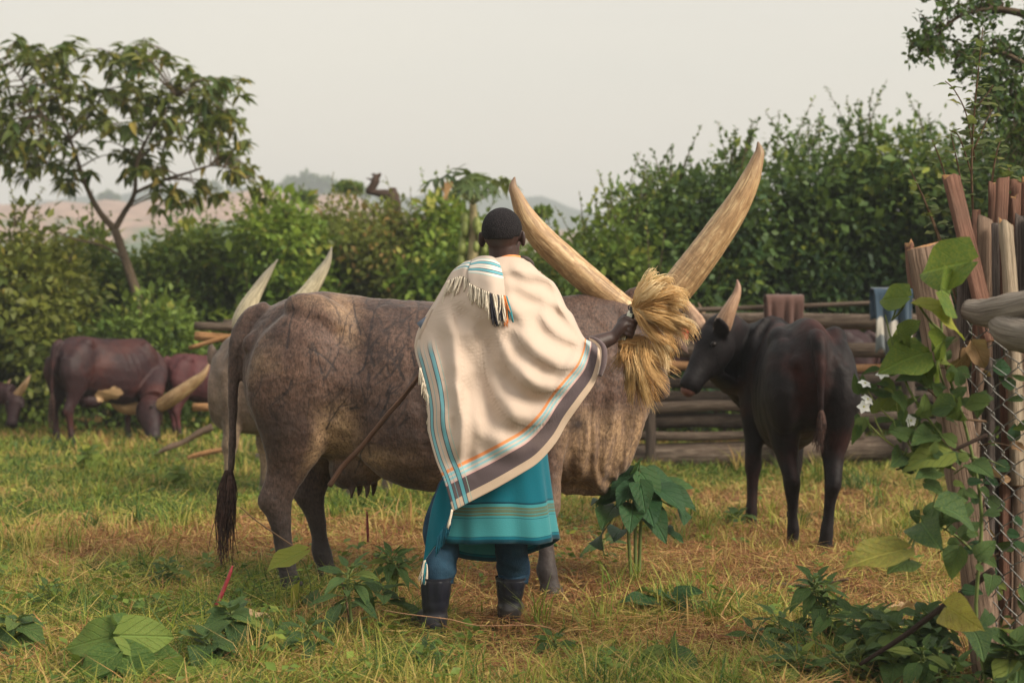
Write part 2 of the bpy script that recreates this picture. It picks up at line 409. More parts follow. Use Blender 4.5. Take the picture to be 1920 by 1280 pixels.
def bush(name, px, half_w, top, Y, kind, label, group, nclump=320, per=46, leaf=0.10, seed=0, shoots=22, depth=1.0, cat='bush', lean=0.0, arching=0):
    g = np.random.default_rng(seed)
    k = Y / F
    X = (px - 960) * k; H = CAM_Z + (610 - top) * k; rw = half_w * k; rd = max(rw * 0.9, 0.9) * depth
    o = empty(name, (X, Y, 0), 0, label, cat, group)
    bag = Bag()
    # a handful of overlapping lobes give the uneven outline
    nl = 9
    lc = np.stack([g.uniform(-0.6, 0.6, nl) * rw, g.uniform(-0.55, 0.55, nl) * rd, np.linspace(0.22, 0.80, nl) * H], 1)
    lc[-1, 0] *= 0.4
    lr = np.stack([rw * g.uniform(0.45, 0.8, nl), rd * g.uniform(0.45, 0.8, nl), H * g.uniform(0.16, 0.28, nl)], 1)
    wts = lr[:, 0] * lr[:, 2]; li = g.choice(nl, nclump, p=wts / wts.sum())
    u = rdir(nclump, g); u[:, 2] = np.where(g.random(nclump) < 0.3, np.abs(u[:, 2]), u[:, 2])
    cc = lc[li] + u * lr[li] * (g.random(nclump) ** 0.45)[:, None]
    cc[:, 2] = np.clip(cc[:, 2], 0.1, H * 1.0)
    ctint = np.clip(g.normal(0.36, 0.2, nclump) + 0.60 * (cc[:, 2] / H - 0.55), 0, 1)  # clump tint: random, with lit top and shaded foot painted in by height
    n = nclump * per
    ci = np.repeat(np.arange(nclump), per)
    pr = 0.16 + 0.10 * g.random(nclump)
    pos = cc[ci] + g.normal(0, 1, (n, 3)) * pr[ci][:, None] * np.array([1, 1, 0.75]) * (0.75 if rw < 1 else 1.0)
    pos[:, 2] = np.maximum(pos[:, 2], 0.05)
    d = norm(g.normal(0, 1, (n, 3)) * 0.8 + norm(pos - cc[ci]) * 0.7 + u[ci] * 0.5 + np.array([0, 0, -0.25]))
    nn = norm(g.normal(0, 0.6, (n, 3)) + np.array([0, 0, 0.9]) + u[ci] * 0.5)
    L = leaf * g.uniform(0.55, 1.25, n) * g.choice([.75, 1.0, 1.0, 1.55], nclump)[ci]
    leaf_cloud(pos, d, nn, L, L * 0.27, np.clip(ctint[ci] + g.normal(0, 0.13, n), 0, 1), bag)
    st = Bag()
    for q in range(5):
        a = g.uniform(0, 6.28); b = lc[g.integers(nl)] * np.array([1, 1, 0.9])
        pts = [(g.uniform(-0.2, 0.2) * rw, g.uniform(-0.2, 0.2) * rd, 0), (b[0] * 0.4 + g.normal(0, 0.1), b[1] * 0.4, b[2] * 0.5), b]
        tube_obj('stem', pts, [0.035, 0.022, 0.008], M_bark, o, k=6, n=9)
    for q in range(shoots):
        top_l = g.choice(nl, p=(lc[:, 2] / lc[:, 2].sum()))
        b = lc[top_l] + lr[top_l] * norm(np.array([g.normal(0, 0.7), g.normal(0, 0.4), 0.9]))* 0.85
        ln = g.uniform(0.25, 0.75) * min(1.0, H / 2.5)
        dirv = norm(np.array([g.normal(lean, 0.35), g.normal(0, 0.25), 1.0]))
        t_ = np.linspace(0, 1, 6)[:, None]
        pts = b + dirv * ln * t_ + np.array([g.normal(0, 0.12), 0, -0.1 * arching]) * t_ ** 2 * ln
        v, Q, T, t = tube(pts, np.linspace(0.008, 0.003, 6), k=4); st.add(v, Q, T, tuv=t)
        m = int(10 + ln * 26); f = g.random(m) ** 0.8
        pp = np.stack([np.interp(f, t_[:, 0], pts[:, c]) for c in range(3)], 1)
        dd = rdir(m, g) + dirv * 0.4; l = leaf * g.uniform(0.45, 0.95, m) * (1.1 - 0.4 * f)
        leaf_cloud(pp, dd, norm(g.normal(0, 0.5, (m, 3)) + np.array([0, 0, 1])), l, l * 0.3, np.clip(g.normal(0.55, 0.22, m), 0, 1), bag)
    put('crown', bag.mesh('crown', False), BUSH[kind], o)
    if st.n: tag(put('twig', st.mesh('twig'), M_bark, o), kind='stuff')
    return o

HB = 'bushes of the tall hedge behind the log fence'
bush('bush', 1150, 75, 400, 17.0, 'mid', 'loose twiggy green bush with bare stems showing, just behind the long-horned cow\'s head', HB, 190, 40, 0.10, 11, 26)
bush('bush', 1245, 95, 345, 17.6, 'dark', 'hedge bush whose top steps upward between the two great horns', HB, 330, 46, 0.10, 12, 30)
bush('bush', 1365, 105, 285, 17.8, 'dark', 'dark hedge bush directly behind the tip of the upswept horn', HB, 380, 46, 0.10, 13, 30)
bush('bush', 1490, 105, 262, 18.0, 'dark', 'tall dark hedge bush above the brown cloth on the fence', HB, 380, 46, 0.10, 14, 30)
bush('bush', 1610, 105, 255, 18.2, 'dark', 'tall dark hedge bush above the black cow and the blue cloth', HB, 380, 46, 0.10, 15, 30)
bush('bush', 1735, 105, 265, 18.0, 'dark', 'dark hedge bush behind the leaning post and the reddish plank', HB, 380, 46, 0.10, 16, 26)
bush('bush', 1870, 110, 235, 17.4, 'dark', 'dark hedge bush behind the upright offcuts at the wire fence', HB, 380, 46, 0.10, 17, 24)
MB_ = 'bushes of the middle thicket'
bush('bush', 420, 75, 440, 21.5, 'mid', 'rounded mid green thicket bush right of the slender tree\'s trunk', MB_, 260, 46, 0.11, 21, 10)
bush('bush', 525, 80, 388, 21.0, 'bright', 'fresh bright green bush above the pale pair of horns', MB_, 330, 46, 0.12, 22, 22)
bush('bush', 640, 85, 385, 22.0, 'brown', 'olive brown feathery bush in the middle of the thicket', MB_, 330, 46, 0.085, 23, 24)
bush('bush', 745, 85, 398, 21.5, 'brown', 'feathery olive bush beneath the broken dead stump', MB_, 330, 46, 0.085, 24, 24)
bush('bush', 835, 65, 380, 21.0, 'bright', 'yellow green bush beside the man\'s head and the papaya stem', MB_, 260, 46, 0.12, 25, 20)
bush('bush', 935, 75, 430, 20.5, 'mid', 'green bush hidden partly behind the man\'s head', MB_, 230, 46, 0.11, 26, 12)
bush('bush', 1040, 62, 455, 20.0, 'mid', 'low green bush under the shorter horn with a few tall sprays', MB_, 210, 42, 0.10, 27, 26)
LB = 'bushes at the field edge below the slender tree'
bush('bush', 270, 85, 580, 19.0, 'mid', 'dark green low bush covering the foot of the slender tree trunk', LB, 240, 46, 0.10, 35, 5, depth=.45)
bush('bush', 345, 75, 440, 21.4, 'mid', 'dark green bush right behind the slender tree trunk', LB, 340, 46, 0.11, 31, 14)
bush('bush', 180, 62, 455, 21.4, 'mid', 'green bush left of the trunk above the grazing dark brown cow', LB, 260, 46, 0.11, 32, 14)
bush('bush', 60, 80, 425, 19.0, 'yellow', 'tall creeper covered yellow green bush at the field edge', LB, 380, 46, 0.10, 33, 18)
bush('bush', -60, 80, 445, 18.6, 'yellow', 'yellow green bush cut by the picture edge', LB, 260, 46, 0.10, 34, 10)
BW = 'bushes of the back row behind the thicket'
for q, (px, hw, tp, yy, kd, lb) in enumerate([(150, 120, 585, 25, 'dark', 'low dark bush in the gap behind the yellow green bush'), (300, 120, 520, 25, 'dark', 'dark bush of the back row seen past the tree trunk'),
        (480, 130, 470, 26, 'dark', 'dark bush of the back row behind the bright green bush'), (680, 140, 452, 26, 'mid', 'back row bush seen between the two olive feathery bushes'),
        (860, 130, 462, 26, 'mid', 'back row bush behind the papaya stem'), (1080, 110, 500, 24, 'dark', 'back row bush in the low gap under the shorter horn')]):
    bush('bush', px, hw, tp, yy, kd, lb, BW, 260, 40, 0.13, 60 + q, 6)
# low dark growth at the foot of the hedge, one mass
bg_ = Bag(); n = 9000
xx = rng.uniform(-9, 9, n); yy = rng.uniform(16.6, 18.2, n) + np.where(xx < -1, 1.2, 0); zz = rng.random(n) ** 1.6 * 0.6
leaf_cloud(np.stack([xx, yy, zz], 1), rdir(n), norm(rng.normal(0, .5, (n, 3)) + (0, 0, 1)), rng.uniform(.05, .12, n), rng.uniform(.015, .035, n), np.clip(rng.normal(.4, .25, n), 0, 1), bg_)
tag(put('undergrowth', bg_.mesh('undergrowth', False), BUSH['mid']), kind='stuff')

# far trees on the cleared hill's crest, each one a small thing
def far_tree(px, py, Y, w, h, label, seed):
    g = np.random.default_rng(seed); k = Y / F
    b = P(px, py, Y); o = empty('far_tree', b, 0, label, 'tree', 'trees on the crest of the far hill')
    v, Q, T, t = tube([(0, 0, -4), (0, 0, h * k * 0.5)], 0.5, k=6); bb = Bag().add(v, Q, T, tuv=t); put('trunk', bb.mesh('trunk'), M_bark, o)
    bag = Bag(); n = 420; u = rdir(n, g) * (g.random(n) ** .4)[:, None]
    p = u * np.array([w * k, w * k, h * k * 0.5]) + np.array([0, 0, h * k * 0.55])
    leaf_cloud(p, rdir(n, g), rdir(n, g), g.uniform(1.2, 2.6, n), g.uniform(0.5, 1.0, n), np.clip(g.normal(.3, .2, n), 0, 1), bag)
    put('crown', bag.mesh('crown', False), BUSH['dark'], o)
for q, (px, w, h, lb) in enumerate([(395, 14, 18, 'small far tree alone on the crest seen under the slender tree\'s crown'), (548, 16, 26, 'first tall tree of the clump on the far crest'), (578, 20, 34, 'tallest rounded tree of the clump on the far crest'),
        (610, 17, 30, 'domed tree in the middle of the far crest clump'), (640, 18, 22, 'lower tree sloping down from the far crest clump'), (668, 14, 16, 'last small tree of the far crest clump'), (205, 16, 16, 'far tree on the crest between the limbs of the slender tree')]):
    far_tree(px, [366, 362, 363, 366, 368, 370, 381][q], 470, w, h, lb, 80 + q)

# ---- the slender tree
def leaf_shape(L=1.0, W=0.45, n=7, lobed=0.0, droop=0.25, fold=0.18, curl=0.0, heart=0.0, wave=0.0, seed=0):
    """a broad leaf as a grid: x across, y along; returns V, Q, luv"""
    g = np.random.default_rng(seed); ph = g.uniform(0, 6.28, 4)
    ys = np.linspace(0, 1, n); xs = np.array([-1, -0.5, 0, 0.5, 1.0])
    prof = np.sin(np.clip(ys * 0.97 + 0.03, 0, 1) ** (0.62) * math.pi) ** 0.8
    prof = prof * (1 + lobed * np.sin(ys * 13 + ph[0]) * 0.5); prof[-1] = 0.02; prof[0] = max(prof[0] * 0.2, 0.04)
    V = []; U = []
    for jy, y in enumerate(ys):
        for x in xs:
            w = W * prof[jy] * x
            yy = y - heart * 0.25 * abs(x) * max(0.0, 1 - y * 2.2)
            z = -droop * y * y + fold * abs(w) - curl * w * w / W + wave * math.sin(y * 9 + ph[1] + x) * abs(x)
            V.append((w, yy, z)); U.append((x * prof[jy], y, 0))
    V = np.array(V) * L; U = np.array(U); m = len(xs)
    i, j = np.meshgrid(np.arange(n - 1), np.arange(m - 1), indexing='ij'); i = i.ravel(); j = j.ravel()
    return V, np.stack([i * m + j, i * m + j + 1, (i + 1) * m + j + 1, (i + 1) * m + j], 1), U
def orient(d, nn=(0, 0, 1)):
    """matrix taking leaf (x across, y along, z normal) to direction d"""
    d = norm(d); nn = np.asarray(nn, float); x = np.cross(d, nn)
    if np.linalg.norm(x) < 1e-3: x = np.cross(d, (1, 0.2, 0))
    x = norm(x); z = np.cross(x, d)
    return np.stack([x, d, z], 1)
def put_leaf(me, p, d, nn, s, parent, mat=None, name='leaf', roll=0.0):
    o = put(name, me, mat, parent)
    M = Matrix(orient(d, nn).tolist()) @ Matrix.Rotation(roll, 3, 'Y')
    o.matrix_local = Matrix.Translation(V3(p)) @ M.to_4x4() @ Matrix.Scale(float(s), 4)
    return o

TY = 19.6
tb = P(262, 585, TY); tbase = np.array([tb[0] + 0.18, TY, 0.0])
M_treeleaf = leaf_mat('drooping_tree_leaf', (0.045, 0.095, 0.022), (0.20, 0.205, 0.036), (0.38, 0.29, 0.06), 0.42, per_object=True)
M_treeleaf_s = leaf_mat('drooping_tree_leaf_mass', (0.045, 0.095, 0.022), (0.20, 0.205, 0.036), (0.38, 0.29, 0.06), 0.42)
tree = empty('slender_tree', tbase, 0, 'slender forked tree with drooping leaves standing in the bushes by the grazing cattle', 'tree')
def TP(px, py, dy=0.0): return P(px, py, TY + dy) - tbase
limbs = []
def limb(name, pts, r, parent=tree):
    pts = np.asarray(pts); q = smooth_path(np.column_stack([pts, r]), 4 * len(pts))
    V, Q, T, t = tube(q[:, :3], q[:, 3], k=8, wob=0.06, seed=len(limbs))
    o = put(name, np_mesh(name, V, [Q, T], True, {'tuv': t}), M_bark, parent)
    limbs.append(q[:, :3]); return o
trunk = limb('trunk', [(0, 0, 0), TP(262, 585), TP(243, 510), TP(215, 430)], [0.085, 0.066, 0.058, 0.052])
limb('branch', [TP(215, 430), TP(185, 395), TP(160, 345), TP(145, 300), TP(132, 262), TP(112, 200), TP(95, 130)], [0.045, .036, .03, .025, .02, .014, .006])
limb('branch', [TP(215, 430), TP(232, 400), TP(252, 362, -.2), TP(258, 300, -.4), TP(290, 235, -.5), TP(330, 180, -.6)], [0.042, .034, .028, .022, .015, .006])
limb('branch', [TP(252, 362, -.2), TP(300, 340, -.4), TP(350, 325, -.7), TP(410, 310, -.8), TP(470, 340, -.9)], [0.024, .02, .016, .01, .005])
limb('branch', [TP(160, 345), TP(120, 320, .3), TP(70, 300, .4), TP(10, 290, .5)], [0.022, .017, .012, .005])
limb('branch', [TP(132, 262), TP(170, 215, .4), TP(200, 160, .5), TP(215, 105, .6)], [0.018, .014, .01, .005])
limb('branch', [TP(132, 262), TP(80, 215, -.4), TP(40, 150, -.6), TP(10, 110, -.6)], [0.018, .014, .01, .005])
limb('branch', [TP(258, 300, -.4), TP(320, 250, .1), TP(390, 205, .2), TP(440, 165, .2)], [0.018, .015, .011, .005])
limb('branch', [TP(235, 485), TP(190, 460, -.3), TP(140, 448, -.4), TP(95, 430, -.5)], [0.02, .016, .012, .006])
limb('branch', [TP(215, 105, .6), TP(235, 95, .6), TP(265, 80, .6)], [0.008, .006, .003])
skel = np.concatenate(limbs[1:])
crown = [(60, 170, 95, 85), (165, 130, 110, 60), (270, 140, 95, 62), (250, 110, 60, 45), (385, 190, 75, 48), (330, 235, 120, 62), (80, 270, 100, 70), (430, 250, 50, 58), (250, 235, 90, 70),
         (20, 320, 45, 42), (350, 372, 75, 24), (460, 345, 45, 38), (150, 215, 100, 60), (60, 100, 70, 40), (430, 160, 45, 35), (0, 240, 60, 90), (280, 320, 60, 30), (130, 330, 60, 30), (410, 310, 60, 45)]
g = np.random.default_rng(5)
wt_ = np.array([c[2] * c[3] for c in crown], float); ci = g.choice(len(crown), 270, p=wt_ / wt_.sum())
tips = []
for c in ci:
    while True:
        u = g.uniform(-1, 1, 3)
        if (u ** 2).sum() < 1: break
    tips.append(TP(crown[c][0] + u[0] * crown[c][2], crown[c][1] + u[1] * crown[c][3], u[2] * 1.3))
tw = Bag(); LP = []; LD = []
for tp in tips:
    b = skel[np.argmin(((skel - tp) ** 2).sum(1) + 0.3 * np.maximum(0, skel[:, 2] - tp[2]) ** 2)]
    ln = np.linalg.norm(tp - b)
    mid = (b + tp) / 2 + np.array([0, 0, 0.12 * ln])
    pts = smooth_path([b, mid, tp], 8)
    V, Q, T, t = tube(pts, np.linspace(0.009 + 0.004 * ln, 0.003, 8), k=4); tw.add(V, Q, T, tuv=t)
    m = g.integers(8, 13); dv = norm(tp - b)
    for q in range(m):
        f = 1 - 0.45 * g.random() ** 1.5 if q < m - 4 else 1.0
        p = np.array([np.interp(f, np.linspace(0, 1, 8), pts[:, c]) for c in range(3)]) + g.normal(0, 0.02, 3)
        a = g.uniform(0, 6.28)
        LP.append(p); LD.append(norm(np.array([math.cos(a), math.sin(a), g.uniform(-0.75, 0.45)]) + dv * 0.4))
LP = np.array(LP); LD = np.array(LD)
order = np.argsort(LP[:, 1])
tl = []
for q in range(5):
    V, Q, U = leaf_shape(1.0, 0.21, 6, 0, 0.35 + 0.1 * q, 0.35, seed=q)
    me = np_mesh('tree_leaf', V, Q, True, {'luv': U}); me.materials.append(M_treeleaf); tl.append(me)
for q, ix in enumerate(order[:300]):
    put_leaf(tl[q % 5], LP[ix], LD[ix], (g.normal(0, .3), g.normal(0, .3), 1), g.uniform(0.14, 0.23), tree)
bag = Bag()
for ix in order[300:]:
    V, Q, U = leaf_shape(1.0, 0.21, 4, 0, 0.45, 0.35); s = g.uniform(0.14, 0.23)
    bag.add((V * s) @ orient(LD[ix], (g.normal(0, .3), g.normal(0, .3), 1)).T + LP[ix], Q, tint=np.full(len(V), np.clip(g.normal(.5, .28), 0, 1)))
tag(put('foliage', bag.mesh('foliage', False), M_treeleaf_s, tree), kind='stuff')
put('twig', tw.mesh('twig'), M_bark, tree)

# ---- overhanging tree at the upper right: trunk stands beyond the frame
OY = 11.0
ob = np.array([4.35, OY + 0.4, 0.0])
otree = empty('overhanging_tree', ob, 0, 'tree with drooping twigs hanging into the upper corner above the wire fence', 'tree')
def OP(px, py, dy=0.0): return P(px, py, OY + dy) - ob
tube_obj('trunk', [(0, 0, 0), (-.05, .05, 1.5), (.05, 0, 3.2), (-.1, 0, 4.6)], [.16, .13, .10, .05], M_bark, otree, n=16, k=10, wob=.06)
ol = []
for q, (pts, r) in enumerate([([(.03, 0, 2.7), OP(1960, 60), OP(1890, 20), OP(1800, 30), OP(1730, 100)], [.05, .035, .025, .014, .004]),
                 ([(.03, 0, 2.4), OP(1970, 180), OP(1920, 120), OP(1850, 95), OP(1790, 130)], [.04, .03, .02, .012, .004]),
                 ([(.0, 0, 2.1), OP(1960, 260), OP(1900, 190), OP(1850, 190)], [.03, .022, .014, .004]),
                 ([(.0, 0, 3.4), OP(1930, -60), OP(1830, -60), OP(1770, -10)], [.03, .022, .014, .004])]):
    p = smooth_path(np.column_stack([pts, r]), 18); ol.append(p[:, :3])
    V, Q, T, t = tube(p[:, :3], p[:, 3], k=7); put('branch', np_mesh('branch', V, [Q, T], True, {'tuv': t}), M_bark, otree)
ol = np.concatenate(ol); g = np.random.default_rng(9)
tw = Bag(); lf = Bag()
for q in range(270):
    if q < 190:
        c = [(1800, 25, 75, 45), (1745, 100, 48, 26), (1870, 60, 60, 80), (1885, 180, 45, 70), (1830, 130, 50, 30), (1900, 250, 30, 70), (1850, 250, 35, 60), (1770, 0, 30, 30)][g.integers(8)]
        u = g.uniform(-1, 1, 3); tp = OP(c[0] + u[0] * c[2], c[1] + u[1] * c[3], u[2] * 0.6)
    else:
        tp = OP(g.uniform(1850, 1960), g.uniform(140, 340), g.uniform(-.5, .5))
    d2 = ((ol - tp) ** 2).sum(1) + 0.4 * np.maximum(0, tp[2] - ol[:, 2]) ** 2
    b = ol[np.argmin(d2)]; mid = (b + tp) / 2 + np.array([g.normal(0, .05), 0, 0.10])
    pts = smooth_path([b, mid, tp], 7)
    V, Q, T, t = tube(pts, np.linspace(.006, .0018, 7), k=4); tw.add(V, Q, T, tuv=t)
    m = g.integers(10, 22); f = g.random(m) ** 0.6
    pp = np.stack([np.interp(f, np.linspace(0, 1, 7), pts[:, c]) for c in range(3)], 1) + g.normal(0, .03, (m, 3))
    L = g.uniform(.04, .068, m)
    leaf_cloud(pp, rdir(m, g) + np.array([0, 0, -.3]), norm(g.normal(0, .6, (m, 3)) + (0, 0, 1)), L, L * .34, np.clip(g.normal(.3, .2, m), 0, 1), lf)
put('twig', tw.mesh('twig'), M_bark, otree); put('crown', lf.mesh('crown', False), BUSH['dark'], otree)

# ---- papaya
PY = 18.0; pb = np.array([P(884, 500, PY)[0], PY, 0.0])
pap = empty('papaya_tree', pb, 0, 'papaya tree with an umbrella of leaves and fruit hanging on its stem', 'tree')
def PP(px, py, dy=0.0): return P(px, py, PY + dy) - pb
tube_obj('trunk', [(0, 0, 0), PP(886, 520), PP(889, 440), PP(886, 375)], [.09, .07, .06, .035], plain('papaya_trunk', (.33, .28, .15), .8, .2, .3, 12), pap, n=14, k=9)
M_fruit = plain('papaya_fruit', (.20, .24, .06), .5, .4, .35, 14)
V, Q, T = ellipsoid((0, 0, 0), (.045, .045, .085)); fme = np_mesh('papaya_fruit', V, [Q, T])
fme.materials.append(M_fruit)
g = np.random.default_rng(4)
for q in range(26):
    a = g.uniform(0, 6.28); py = g.uniform(405, 500); p = PP(888, py); rr = .10 + .05 * (py - 405) / 95
    o = put('fruit', fme, None, pap, p + np.array([math.cos(a) * rr, math.sin(a) * rr, 0])); o.scale = (g.uniform(.7, 1.1),) * 3
M_pap = leaf_mat('papaya_leaf', (.04, .075, .02), (.12, .17, .04), (.3, .3, .08), .35, per_object=True)
pl = Bag(); 
for q in range(7):        # palmate: seven fingers in one blade
    a = (q - 3) * .62; V, Q, U = leaf_shape(1.0, .11, 7, .5, .45, .3, seed=q)
    c, s = math.cos(a), math.sin(a); V = V @ np.array([[c, s, 0], [-s, c, 0], [0, 0, 1]]); pl.add(V, Q, luv=U)
plm = pl.mesh('papaya_leaf'); plm.materials.append(M_pap)
M_pet = plain('papaya_stalk', (.25, .28, .10), .6)
for q, (px, py, dy) in enumerate([(815, 330, .1), (832, 325, -.3), (850, 335, .5), (872, 328, -.4), (895, 325, .4), (915, 338, -.4), (938, 333, .2), (948, 330, 0), (905, 352, -.5), (866, 352, -.5), (885, 345, -.6), (925, 330, .5), (850, 325, .3), (885, 320, .1), (870, 340, .5), (900, 338, -.2)]):
    a = PP(887, 378 + g.uniform(-5, 6)); b = PP(px, py + 6, dy)
    mid = (a + b) / 2 + np.array([0, 0, -.03])
    tube_obj('stalk', [a, mid, b], [.012, .010, .006], M_pet, pap, n=8, k=5)
    out = norm(np.array([b[0] - a[0], b[1] - a[1], 0.0]) + 1e-3)
    put_leaf(plm, b, out + np.array([0, 0, -.45 + g.normal(0, .25)]), (g.normal(0, .35), g.normal(0, .35), 1), g.uniform(.22, .30), pap)
for q in range(5):
    V, Q, U = leaf_shape(1, .13, 6, .3, .3, .3, seed=q)
    o = put('dry_leaf', np_mesh('dry_leaf', V * .22, Q, True, {'luv': U}), None, pap, PP(828 + 5 * q, 340)); o.data.materials.append(plain('dry_papaya_leaf', (.36, .22, .10), .9))
    o.rotation_euler = (R(-80), R(12 * q - 20), 0)

# ---- dead stump sticking out of the thicket
SY = 21.6; sb = np.array([P(738, 380, SY)[0], SY, 0.0])
stump = empty('dead_stump', sb, 0, 'broken dead branching stump rising above the olive thicket', 'tree stump')
def SPt(px, py, dy=0.0): return P(px, py, SY + dy) - sb
M_dead = wood_mat('dead_wood', [(.035, .022, .018), (.085, .055, .042), (.15, .10, .08)])
tube_obj('trunk', [(0, 0, 0), SPt(740, 470), SPt(736, 388), SPt(737, 352)], [.16, .14, .12, .05], M_dead, stump, n=18, k=9, wob=.12, seed=2)
tube_obj('branch', [SPt(736, 372), SPt(722, 364), SPt(706, 362), SPt(693, 358), SPt(690, 352)], [.075, .065, .05, .05, .03], M_dead, stump, n=18, k=8, wob=.12, seed=3)
tube_obj('branch', [SPt(694, 358), SPt(702, 345), SPt(706, 334), SPt(714, 325)], [.055, .06, .05, .012], M_dead, stump, n=14, k=8, wob=.15, seed=4)
tube_obj('branch', [SPt(704, 338), SPt(697, 337), SPt(687, 334)], [.03, .02, .006], M_dead, stump, n=8, k=6, wob=.1, seed=5)
tube_obj('branch', [SPt(705, 332), SPt(701, 327), SPt(696, 328)], [.035, .02, .006], M_dead, stump, n=8, k=6, wob=.1, seed=6)

# ---- small flat-topped trees behind the thicket
for q, (px, py, yy, hw, lb) in enumerate([(655, 352, 34, 30, 'small flat topped tree left of the broken stump'), (570, 372, 36, 24, 'small flat topped tree under the far crest clump'), (1018, 398, 20, 16, 'thin sapling with a leafy tuft beneath the shorter horn')]):
    b = np.array([P(px, py, yy)[0], yy, 0.0]); k = yy / F; h = P(px, py, yy)[2]; g = np.random.default_rng(70 + q)
    o = empty('small_tree', b, 0, lb, 'tree')
    tube_obj('trunk', [(0, 0, 0), (.05, 0, h * .6), (0, 0, h)], [.06, .04, .012], M_bark, o, n=10, k=6)
    bag = Bag(); n = 700 if q < 2 else 260
    p = rdir(n, g) * (g.random(n) ** .5)[:, None] * np.array([hw * k, hw * k, 10 * k]) + np.array([0, 0, h])
    L = g.uniform(.08, .16, n) if q < 2 else g.uniform(.06, .1, n)
    leaf_cloud(p, rdir(n, g), norm(g.normal(0, .4, (n, 3)) + (0, 0, 1)), L, L * .3, np.clip(g.normal(.4, .2, n), 0, 1), bag)
    put('crown', bag.mesh('crown', False), BUSH['mid'], o)
# ------------------------------------------------------------------ log fence across the field
FY = 13.6
M_log = wood_mat('weathered_log', [(.055, .04, .032), (.17, .125, .095), (.36, .29, .225)], grain=1.2)
M_logd = wood_mat('dark_log', [(.035, .026, .024), (.10, .075, .06), (.21, .165, .13)], grain=1.2)
M_cut = wood_mat('cut_log', [(.30, .14, .06), (.48, .25, .11), (.62, .37, .18)])
fence = empty('log_fence', (P(1050, 880, FY)[0], FY, 0), 0, 'rustic cattle fence of stacked horizontal logs behind the cows', 'fence')
fo = np.array(fence.location)
for q, (x0, y0, x1, y1, r0, r1, dy, mt) in enumerate([
        (1150, 588, 1760, 562, 5, 4, -.10, M_log), (420, 608, 1330, 600, 10, 13, .05, M_log), (1310, 603, 1780, 600, 17, 14, .05, M_log), (1290, 618, 1500, 622, 8, 8, .0, M_cut),
        (365, 611, 900, 618, 8, 10, -.15, M_log), (366, 630, 700, 640, 9, 9, .06, M_cut), (355, 652, 620, 590, 4, 5, -.2, M_cut),
        (1180, 655, 1780, 658, 14, 15, .05, M_log), (1160, 678, 1790, 688, 9, 7, -.08, M_cut), (1180, 716, 1790, 712, 10, 13, .10, M_logd),
        (395, 738, 1200, 735, 10, 12, .04, M_logd), (362, 763, 900, 768, 8, 10, -.1, M_cut), (1170, 742, 1790, 746, 11, 12, .04, M_logd), (1180, 768, 1780, 770, 12, 10, -.04, M_log), (1190, 789, 1640, 792, 15, 14, .04, M_logd), (1600, 785, 1790, 790, 12, 14, .0, M_logd),
        (1150, 814, 1620, 818, 9, 8, -.1, M_log), (1560, 832, 1640, 832, 13, 13, .1, M_logd), (480, 866, 1180, 868, 17, 20, 0, M_log), (1130, 856, 1800, 840, 25, 24, -.05, M_log)]):
    a = P(x0, y0, FY + dy); b = P(x1, y1, FY + dy); k = FY / F; g = np.random.default_rng(q)
    pts = smooth_path([a, a * .67 + b * .33 + np.array([0, 0, g.normal(0, .02)]), a * .33 + b * .67 + np.array([0, 0, g.normal(0, .02)]), b], 22)
    V, Q, T, t = tube(pts, np.linspace(r0, r1, 22) * k, k=10, wob=.07, seed=q)
    o = put('log', np_mesh('log', V - fo, [Q, T], True, {'tuv': t}), mt, fence)
    if q in (4, 5, 6, 11): o.data.materials.append(M_cut); [setattr(p, 'material_index', 1) for p in o.data.polygons if len(p.vertices) == 3]
for px, pt, r in [(1452, 552, 13), (1215, 585, 10), (1700, 575, 12), (560, 610, 10), (820, 610, 11)]:
    a = P(px, pt, FY - .22); b = np.array([a[0] + .03, FY - .22, -.1]); k = FY / F
    V, Q, T, t = tube([b, b * .4 + a * .6, a - (0, 0, .05), a], [r * k, r * k, r * k * .9, r * k * .25], k=9, n=14, wob=.07, seed=int(px))
    put('post', np_mesh('post', V - fo, [Q, T], True, {'tuv': t}), M_logd, fence)
    a = P(px + 8, pt + 14, FY + .22); b = np.array([a[0], FY + .22, -.1])
    V, Q, T, t = tube([b, a], [r * k, r * k * .8], k=9, n=10, wob=.07, seed=int(px) + 1)
    put('post', np_mesh('post', V - fo, [Q, T], True, {'tuv': t}), M_logd, fence)

